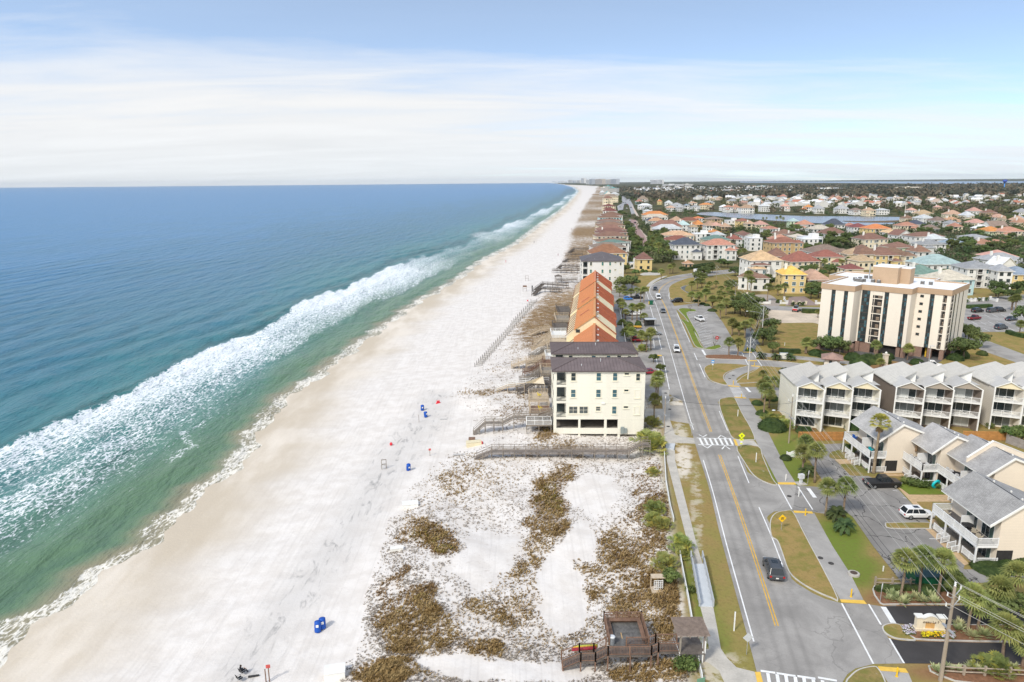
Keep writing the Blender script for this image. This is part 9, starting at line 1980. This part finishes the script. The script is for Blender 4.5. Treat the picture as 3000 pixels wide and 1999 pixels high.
for k in range(n):
	x0,x1=.65+(L-1.3)*k/n,.65+(L-1.3)*(k+1)/n; z0,z1=h-.25+.42*math.sin(math.pi*k/n),h-.25+.42*math.sin(math.pi*(k+1)/n); mb.add([(x0,-.02,z0+.003),(x1,-.02,z1+.003),(x1,.5,z1+.003),(x0,.5,z0+.003),(x0,-.02,z0+.12),(x1,-.02,z1+.12),(x1,.5,z1+.12),(x0,.5,z0+.12)],[(0,1,5,4),(4,5,6,7),(2,3,7,6)])
mb.build('white_cap',TRIM,t); mb=MB(); mb.bb(1.0,2.0,.05,.056,.34,h*.62); mb.build('orange_stain',M('rusty water stain',(.66,.38,.14),.2,1.5,.9),t)
text('lettering','Chateau La Mer',L*.15,(L/2,.035,h*.66),(math.pi/2,0,0),M('bronze letters',(.12,.085,.06),.2,3,.6),t)
g=random.Random(8)
def flowers(name,pts_rng,n,cols,lab):
	mb=MB()
	for _ in range(n):
		a_,b_=g.uniform(*pts_rng[0]),g.uniform(*pts_rng[1]); p=zB(a_,b_,.17); leaf_cloud(mb,(p.x,p.y,.26),.17,.17,.13,10,.06,g,0); leaf_cloud(mb,(p.x,p.y,.40),.16,.16,.05,7,.06,g,1+g.randint(0,len(cols)-1))
	o=mb.build(name,[SHRUB]+[M('petals %s'%k,c,.1,3,.8) for k,c in cols]); o['kind']='stuff'
flowers('flower_bed',((1470,1700),(752,795)),110,[('yellow',(.85,.75,.02)),('amber',(.85,.52,.02))],'')
flowers('pale_flower_bed',((1310,1415),(690,770)),60,[('white',(.75,.72,.76)),('lilac',(.60,.55,.68))],''); flowers('pale_flower_bed',((1640,1760),(755,805)),40,[('white',(.75,.72,.76)),('lilac',(.60,.55,.68))],'')
def rail_fence(lab,zm,pts,h=1.15):
	P=[on(zm,*q) for q in pts]; t=thing('rail_fence',lab,'fence',(P[0].x,P[0].y,0)); O=Vector((P[0].x,P[0].y,0))
	for i,p in enumerate(P): mb=MB(); mb.box((p.x-O.x,p.y-O.y,h/2+.05),(.20,.20,h+.1)); mb.build('post',POLE,t)
	mb=MB()
	for a,b in zip(P[:-1],P[1:]):
		for z in(h*.42,h*.85): mb.tube((a.x-O.x,a.y-O.y,z),(b.x-O.x,b.y-O.y,z),.075,.075,6)
	mb.build('rails',POLE,t)
rail_fence('split rail fence along the south edge of the lower black driveway',zB,[(1640,1110),(1830,1125),(2010,1130),(2225,1140),(2420,1150),(2650,1160)]); rail_fence('split rail fence in front of the green dumpster',zB,[(1068,345),(1215,350),(1370,355),(1540,360),(1720,368)])
TIMB=M('honey timber fence boards',(.50,.25,.085),.2,1.2,.85); GTB=M('grey timber fence boards',(.36,.33,.31),.2,1.2,.9)
def board_fence(lab,zm,a,b,h,mat):
	p,q=on(zm,*a),on(zm,*b); L=(q-p).length; t=thing('board_fence',lab,'fence',(p.x,p.y,0),ang(p,q)); n=int(L/.16); mb=MB()
	for k in range(n): mb.bb(k*L/n,(k+.93)*L/n,-.02,.02,.05,h+.02*((k*7)%3-1))
	mb.build('boards',mat,t); mb=MB()
	for z in(.4,h*.55,h-.2): mb.bb(0,L,-.07,-.02,z-.045,z+.045)
	mb.build('rails',mat,t);
	for k in range(int(L/2.4)+1): mb=MB(); x=min(L,k*2.4); mb.bb(x-.06,x+.06,-.14,-.07,0,h+.1); mb.build('post',mat,t)
board_fence('honey coloured timber fence between the pale yellow townhouses and villa car park',zA,(405,268),(820,270),1.85,TIMB); board_fence('honey coloured timber fence behind the set back villas',zA,(1820,262),(2195,268),1.85,TIMB); board_fence('grey weathered timber fence at the photo edge behind the villas',zA,(2200,290),(2420,370),1.8,GTB)
# ---------------------------------------------------------------- gatehouse, pavilion, walls, shelter, tower sign
p0,p1=on(zE,628,668),on(zE,760,680); W=(p1-p0).length; t=thing('gatehouse','small cream gatehouse with dusty pink hipped roof between tower and townhouses','gatehouse',(p0.x,p0.y,0),ang(p0,p1)); mb=MB(); mb.bb(0,W,0,4.2,0,2.6); mb.build('wall',CREW,t); mb=MB(); hip_roof(mb,0,W,0,4.2,2.6,1.3,.85); mb.build('roof',[roofm('dusty pink shingle',(.40,.255,.215),'shingle'),M('brown eave',(.16,.10,.08),.2,1,.8)],t); mb=MB(); mb.bb(W*.3,W*.5,-.05,.0,.05,2.1); o=mb.build('door',M('brown door',(.12,.07,.05),.2,1,.7),t); mb=MB(); mb.bb(W*.34,W*.46,-.08,-.05,1.0,1.9); mb.build('pane',GLASSB,o)
p=on(z7,815,830); t=thing('entry_pavilion','white square entry pavilion with cream cap roof among the palms','pavilion',(p.x,p.y,0),-.35); mb=MB(); mb.bb(-1.9,1.9,-1.9,1.9,0,4.6); mb.build('wall',wmat('white'),t); mb=MB(); hip_roof(mb,-1.9,1.9,-1.9,1.9,4.7,.9,.55); mb.build('roof',[M('cream cap',(.72,.62,.48),.08,1,.8),TRIM],t)
p=on(z7,745,700); t=thing('gate_kiosk','small white kiosk with cream cap roof at the villa driveway','kiosk',(p.x,p.y,0),-.2); mb=MB(); mb.bb(-1.3,1.3,-1.3,1.3,0,2.4); mb.build('wall',wmat('white'),t); mb=MB(); hip_roof(mb,-1.3,1.3,-1.3,1.3,2.4,.9,.6); mb.build('roof',[M('cream cap',(.72,.62,.48)),TRIM],t); mb=MB(); mb.bb(-.8,.8,-1.35,-1.3,.9,2.0); mb.build('window',GLASS,t)
def gwall(lab,zm,pts,h=.9,m='white'):
	P=[on(zm,*q) for q in pts]; t=thing('garden_wall',lab,'wall',(P[0].x,P[0].y,0)); O=Vector((P[0].x,P[0].y,0)); mb=MB()
	for a,b in zip(P[:-1],P[1:]): d=b-a; c=(a+b)/2-O; mb.box((c.x,c.y,h/2),(d.length,.22,h),math.atan2(d.y,d.x))
	mb.build('wall',wmat(m),t)
	for p in P: mb=MB(); mb.box((p.x-O.x,p.y-O.y,h*.75),(.62,.62,h*1.5)); mb.box((p.x-O.x,p.y-O.y,h*1.5+.05),(.8,.8,.14)); mb.build('pillar',wmat(m),t)
gwall('low white wall with capped pillars in front of the white mansion',z7,[(850,745),(910,745),(1000,748)]); gwall('low white wall with three pillars between the two driveways',z7,[(1125,750),(1200,750),(1165,705)]); gwall('low cream and white wall in front of the yellow house',z7,[(1265,750),(1340,752),(1415,752)],.8,'cream'); gwall('short white wall beside the hedge of the sandy lot',z7,[(1530,750),(1600,752)]); gwall('low white balustrade wall before the aqua house',z8,[(1690,725),(1740,722),(1790,720),(1840,718),(1885,715)]); gwall('white wall at the corner of the aqua house driveway',z8,[(1965,700),(2040,725)])
p=on(z6,1585,1010); t=thing('bus_shelter','grey roofed bus shelter at the roadside by the palms','bus shelter',(p.x,p.y,0),.05); mb=MB(); mb.bb(-2.0,2.0,-1.2,1.2,2.7,2.9); mb.build('roof',M('pale shelter roof',(.50,.53,.56),.08,1,.6),t)
for s in(-1,1):
	for q in(-1,1): mb=MB(); mb.bb(s*1.8-.06,s*1.8+.06,q*1.05-.06,q*1.05+.06,0,2.7); mb.build('post',RAILD,t)
mb=MB(); mb.bb(-1.5,1.5,.3,.75,.42,.5); mb.bb(-1.75,1.75,1.0,1.05,.2,2.2); mb.build('bench',RAILD,t)
p=on(z6,1595,757); t=thing('litter_cart','green wheeled cart with yellow panel at the roadside','wheelie bin',(p.x,p.y,0)); mb=MB(); mb.bb(-.75,.75,-.6,.6,.1,1.6); mb.build('body',DG,t); mb=MB(); mb.bb(-.85,-.76,-.5,.5,.2,1.4); mb.build('panel',YW,t); mb=MB(); mb.bb(-.8,.8,-.65,.65,1.6,1.72); mb.build('lid',DG,t)
a,b=on(zE,242,606),on(zE,315,608); L=(b-a).length; t=thing('tower_sign','white framed tower entrance sign between two round cycads','sign',(a.x,a.y,.15),ang(a,b)); mb=MB(); mb.bb(0,L,0,.3,.2,2.1); mb.build('panel',M('grey blue sign edge',(.30,.36,.42),.1,1,.7),t); mb=MB(); mb.bb(.15,L-.15,-.03,0,.4,2.0); mb.build('face',M('cream sign face',(.76,.75,.70),.05,2,.8),t); text('lettering','ENCLAVE',L*.17,(L/2,-.045,1.25),(math.pi/2,0,0),M('grey letters',(.20,.22,.22),.1,3,.7),t)
p=on(zE,1148,690); t=thing('stone_pillar','pale stone gate pillar with lamp between the townhouse blocks','pillar',p); mb=MB(); mb.bb(-.5,.5,-.5,.5,0,4.2); mb.bb(-.65,.65,-.65,.65,4.2,4.45); mb.build('shaft',M('pale stone',(.66,.58,.48),.15,2,.9),t); mb=MB(); mb.lathe([(.05,4.45),(.28,4.65),(.3,4.85),(.05,5.1)],n=12); mb.build('lamp_globe',TRIM,t)
p=on(zE,1525,665); t=thing('street_lamp','grey lamp post standing before the tower car entrance','street lamp',p); h=zat(p,*zE.px(1543,485)); mb=MB(); mb.tube((0,0,0),(0,0,h),.13,.08,10); mb.build('shaft',STEEL,t); mb=MB(); mb.bb(-.1,1.0,-.18,.18,h,h+.16); mb.build('lamp_head',ALU,t)
p=on(zE,700,545); t=thing('driftwood_tree','bleached leafless tree limbs standing among dark bushes','dead tree',p); mb=MB();
for az,l in((.3,2.2),(2.2,2.6),(4.0,2.0),(5.2,2.8)): mb.path([(0,0,0),(math.cos(az)*.5,math.sin(az)*.5,1.4),(math.cos(az)*l*.6,math.sin(az)*l*.6,2.3),(math.cos(az+.5)*l,math.sin(az+.5)*l,2.2+.4*math.sin(az))],[.16,.11,.07,.03],6)
mb.build('trunk',M('bleached wood',(.55,.50,.44),.2,2,.9),t)
# ---------------------------------------------------------------- things on decks and balconies
def adirondack(lab,loc,rz,col,nm):
	m=M('%s chair paint'%nm,col,.06,2,.6); t=thing('deck_chair',lab,'chair',loc,rz); mb=MB(); mb.box((0,0,.34),(.55,.55,.04),0,0,Matrix.Rotation(-.15,3,'X')); mb.build('seat',m,t); mb=MB()
	for k in range(5): mb.box((-.22+.11*k,.36,.68),(.095,.03,.78-.03*abs(k-2)*2),0,0,Matrix.Rotation(-.35,3,'X'))
	mb.build('backrest',m,t)
	for s in(-1,1): mb=MB(); mb.box((s*.32,-.05,.56),(.12,.7,.03)); mb.build('armrest',m,t); mb=MB(); mb.box((s*.30,-.26,.28),(.05,.07,.56)); mb.build('leg',m,t); mb=MB(); mb.box((s*.30,.26,.2),(.05,.07,.4)); mb.build('leg',m,t)
	return t
WHT,BLUc,TEA,BEI,YLW=(.80,.80,.80),(.02,.14,.55),(.02,.50,.56),(.60,.52,.40),(.85,.66,.02)
def ondeck(v,lx,ly,z=3.02): c,s=math.cos(v.rotation_euler.z),math.sin(v.rotation_euler.z); return Vector((v.location.x+lx*c-ly*s,v.location.y+lx*s+ly*c,z))
V0,V1,V2,V3=VILLAS
for v,lx,ly,c,nm,lab in((V3,1.4,8.4,BLUc,'blue','blue deck chair on the far villa deck'),(V3,.8,8.9,WHT,'white','white deck chair next to the blue chair on the far villa deck'),(V3,1.3,2.4,TEA,'teal','turquoise deck chair behind the tall fan palm'),(V2,1.0,4.6,WHT,'white','white deck chair nearest the folded umbrella'),(V2,1.1,3.2,WHT,'white','white rocking style chair in the middle of the umbrella deck'),(V2,1.5,1.0,WHT,'white','white deck chair at the near end of the umbrella deck'),(V1,1.2,8.2,WHT,'white','white deck chair at the cream alcove of the set back villa'),(V1,1.2,7.1,WHT,'white','second white chair at the cream alcove of the set back villa'),(V1,1.1,5.6,WHT,'white','white chair beside the dark round table'),(V0,1.3,1.6,BEI,'beige','beige deck chair on the nearest villa deck'),(V0,1.0,8.2,BEI,'brown beige','beige deck chair at the far end of the nearest villa deck'),(V0,1.6,3.0,BEI,'beige','beige deck chair behind the near one on the nearest villa deck')):
	adirondack(lab,ondeck(v,lx,ly),math.pi*.5+.6,c,nm)
def table(lab,loc,r,m):
	t=thing('round_table',lab,'table',loc); mb=MB(); mb.lathe([(r,.70),(r,.74)],n=18); mb.build('tabletop',m,t); mb=MB(); mb.lathe([(.3,0),(.05,.06),(.05,.70)],n=12); mb.build('leg',m,t)
table('dark round table on the set back villa deck',ondeck(V1,1.3,6.3),.62,BLK); table('dark glass table on the nearest villa deck',ondeck(V0,1.4,4.3),.75,BLK)
p=ondeck(V2,2.0,5.4); t=thing('folded_umbrella','folded tan umbrella standing on a villa deck','umbrella',p); mb=MB(); mb.tube((0,0,0),(0,0,2.6),.03,.03,8); mb.build('pole',WOODT,t); mb=MB(); mb.lathe([(.04,1.0),(.24,1.15),(.17,1.6),(.27,1.75),(.2,2.3),(.04,2.65)],n=12); mb.build('cloth',M('tan canvas',(.36,.24,.14),.2,3,.9),t,True)
p=ondeck(V1,1.2,2.0); t=thing('folded_umbrella','blue folded umbrella leaning on the set back villa deck','umbrella',p); mb=MB(); mb.tube((0,0,0),(.3,0,1.9),.03,.03,8); mb.build('pole',STEEL,t); mb=MB(); mb.lathe([(.05,1.0),(.5,1.1),(.42,1.35),(.15,1.7),(.03,1.9)],(.2,0,0),10); mb.build('cloth',M('blue canvas',(.03,.14,.50),.2,3,.9),t,True)
p=on(zA,1577,675); mb=MB(); R_,r_=.62,.22
for i in range(24):
	for j in range(10):
		a0,a1=2*math.pi*i/24,2*math.pi*(i+1)/24; b0_,b1_=2*math.pi*j/10,2*math.pi*(j+1)/10; f_=lambda a,b:((R_+r_*math.cos(b))*math.cos(a),r_*math.sin(b)*.9,(R_+r_*math.cos(b))*math.sin(a)+R_+r_); mb.add([f_(a0,b0_),f_(a1,b0_),f_(a1,b1_),f_(a0,b1_)],[(0,1,2,3)])
o=mb.build('swim_ring',M('turquoise vinyl',(.01,.55,.62),.05,1,.35),None,True); o.location=p+Vector((0,-.1,-.02)); o.rotation_euler=(.25,0,.3); tag(o,'turquoise inflatable swim ring leaning on the villa patio fence','swim ring')
for lab,x,y,z,c,nm in(('bright yellow beach chair on the brown deck by the nearest condo',fx-2.4,138.4,2.62,YLW,'yellow'),('yellow chair on the pale deck by the second condo',fx-2.2,147.6,2.62,YLW,'yellow'),('blue beach chair, nearer one on the worn grey sun deck',0,167.3,2.62,BLUc,'blue'),('blue beach chair, farther one on the worn grey sun deck',0,170.8,2.62,BLUc,'blue'),('teal chair, nearer one on the white railed sun deck',0,183.2,2.42,TEA,'teal'),('teal chair, farther one on the white railed sun deck',0,186.6,2.42,TEA,'teal'),('teal chair, nearer one on the grey deck with teal table',0,191.6,2.62,TEA,'teal'),('teal chair, farther one on the grey deck with teal table',0,195.4,2.62,TEA,'teal')):
	if x==0: x=19.4+.1225*(y-157)-10.2
	adirondack(lab,(x,y,z),2.0,c,nm)
x=19.4+.1225*(193.4-157)-10.2; table('teal round table on the grey sun deck',(x,193.5,2.62),.6,M('teal chair paint',TEA)); x=19.4+.1225*(177-157)-10.2; table('white round table on the red brown sun deck',(x,177,2.62),.6,TRIM)
# balcony furniture of the gabled blocks: chairs seen above the railings
def balcony_chair(lab,zm,a,b,z,c,nm):
	p=GP(*zm.px(a,b),z); t=adirondack(lab,(p.x,p.y,z),-.5,c,nm)
for lab,a,b,z,c,nm in(('white balcony chair on the top right balcony of the pale yellow block',940,925,6.15,WHT,'white'),('second white balcony chair on the top right balcony of the pale yellow block',1000,935,6.15,WHT,'white'),('beige chair on the top left balcony of the pale yellow block',555,915,6.15,BEI,'beige'),('white chair on the middle left balcony of the pale yellow block',515,1045,3.2,WHT,'white'),('second white chair on the middle left balcony of the pale yellow block',545,1048,3.2,WHT,'white'),('blue towel covered chair on the middle right balcony of the pale yellow block',965,1035,3.2,BLUc,'blue'),('turquoise chair on the middle left balcony of the taupe block',1275,1040,3.2,(.30,.62,.64),'pale turquoise'),('second turquoise chair on the middle left balcony of the taupe block',1330,1048,3.2,(.30,.62,.64),'pale turquoise'),('dark chair on the top left balcony of the taupe block',1440,920,6.15,(.12,.11,.11),'dark'),('rust chair on the top right balcony of the taupe block',1800,900,6.15,(.42,.22,.10),'rust')):
	balcony_chair(lab,zE,a,b,z,c,nm)
# ---------------------------------------------------------------- labels that single each repeat out by a landmark near it
LM=[('the cream tower block',zE,1100,560),('the pink roofed gatehouse',zE,690,670),('the pale yellow townhouses',zE,640,1150),('the taupe townhouses',zE,1600,1150),('the nearest grey villa',zA,1800,1000),('the tall fan palm',zA,1055,552),('the green dumpster',zB,1500,318),('the cream entrance sign',zB,1540,750),('the nearest cream condo',F,1380,1015),('the pale grey condo',z6,1050,560),('the orange roofed row',z6,1200,900),('the black roofed house',z6,2020,250),('the coral roofed villa',z7,450,250),('the plywood roofed house',z7,950,480),('the yellow house',z7,1270,660),('the mustard house',z7,1200,170),('the sandy lot',z7,1200,900),('the entry pavilion',z7,815,830),('the small car park',z6,2140,960),('the bus shelter',z6,1585,1010),('the pedestrian sign',zD,1678,1075),('the pale aqua house',z8,1600,640),('the aqua roofed house',z8,1450,370),('the pale green house',z8,970,190),('the aqua shuttered villa',z8,2150,600),('the tower car park',z8,1950,920),('the white cubic house',y2,700,740),('the amber lake house',y2,850,780),('the slate roofed lake house',y2,2100,790),('the lime trimmed house',y3,1950,880),('the bright orange roof',y3,380,850),('the white slab hotel',w2,570,150),('the white market hall',y2,2000,285),('the blue water tower',y3,2075,262),('the cream hotel complex',y3,750,275),('the teal roofed hotel',w1,1520,345),('the picnic deck',zC,700,1050),('the leafless tree',zD,1455,190),('the tower entrance sign',zE,280,606),('the villa entrance',zA,430,700),('the rail fence',zB,1850,1130),('the maroon beach building',w1,1450,720),('the aqua beach house',w1,1480,1000),('the orange ridged house',y1,1515,680),('the orange lakeside house',y2,330,540),('the cream lakeside house',y3,245,620),('the white lakeside villa',y2,900,600),('the dormer roofed house',y3,2010,830),('the portico house',y3,720,980),('the sage roofed house',y2,490,1060),('the white blank walled house',y2,280,960),('the mint roofed house',y1,1900,830)]
LMW=[(n,zm(a,b)) for n,zm,a,b in LM]
ORD=['nearest','second nearest','third nearest','fourth nearest','fifth nearest','sixth nearest','seventh nearest','eighth nearest','ninth nearest','tenth nearest']+['%sth nearest'%k for k in ('11','12','13','14','15','16','17','18','19','20')]
def relabel():
	from collections import defaultdict
	G=defaultdict(list)
	for o,auto in THINGS:
		if not auto or str(auto).startswith('wire'): continue
		p=o.location
		if auto=='sandfence': continue
		base=o['label']
		name,lp=min(LMW,key=lambda q:(q[1].x-p.x)**2+((q[1].y-p.y)*(.7))**2)
		a=math.atan2(p.x,p.y)-math.atan2(lp.x,lp.y); da=a*p.y; dy=p.y-lp.y
		w_='beside' if abs(da)<3 and abs(dy)<3 else ('right of' if da>0 else 'left of') if abs(da)>abs(dy)*.8 else ('behind' if dy>0 else 'in front of')
		G[(base,w_,name)].append(((p-lp).length,o))
	for (base,w_,name),L in G.items():
		L.sort(key=lambda q:q[0])
		for i,(d,o) in enumerate(L):
			o['label']='%s %s %s'%(base,w_,name)+('' if len(L)==1 else ', '+(ORD[i] if i<20 else '%dth nearest'%(i+1))+'')
	fs=sorted([o for o,a in THINGS if a=='sandfence'],key=lambda o:o.location.y)
	W_=['first','second','third','fourth','fifth','sixth','seventh','eighth','ninth','tenth']
	for i,o in enumerate(fs): o['label']='slatted sand fence panel, %s from the near end of the row'%(W_[i] if i<10 else '%d%s'%(i+1,'st' if i+1 in(21,31) else 'nd' if i+1==22 else 'rd' if i+1==23 else 'th'))
	for o,a in THINGS:
		if a and str(a).startswith('wire') and a!='wireA': o['group']='overhead wires of one span '+{'B':'off the photo edge','C':'at the concrete pole','D':'over the palm grove','E':'in the grove','F':'past the townhouses'}[a[-1]]
	mu=defaultdict(list)
	for o,a in THINGS: mu[o['label'].lower()].append(o)
	for k,v in mu.items():
		if len(v)>1 and not all(o.get('group')==v[0].get('group') and v[0].get('group') for o in v): print('SAME',k,[o.name for o in v][:4])
relabel()
# ---------------------------------------------------------------- air
def haze():
	mb=MB(); mb.bb(-32000,48000,-400,29000,-1400,160)
	m=bpy.data.materials.new('haze'); m.use_nodes=True; nt=m.node_tree; nt.nodes.clear()
	v=nd(nt,'ShaderNodeVolumePrincipled',{'Color':(.86,.93,1.0,1),'Density':HAZE,'Anisotropy':.2})
	o=nd(nt,'ShaderNodeOutputMaterial'); nt.links.new(v.outputs[0],o.inputs['Volume'])
	b=mb.build('haze',m); b['kind']='stuff'
HAZE=.000022
haze()
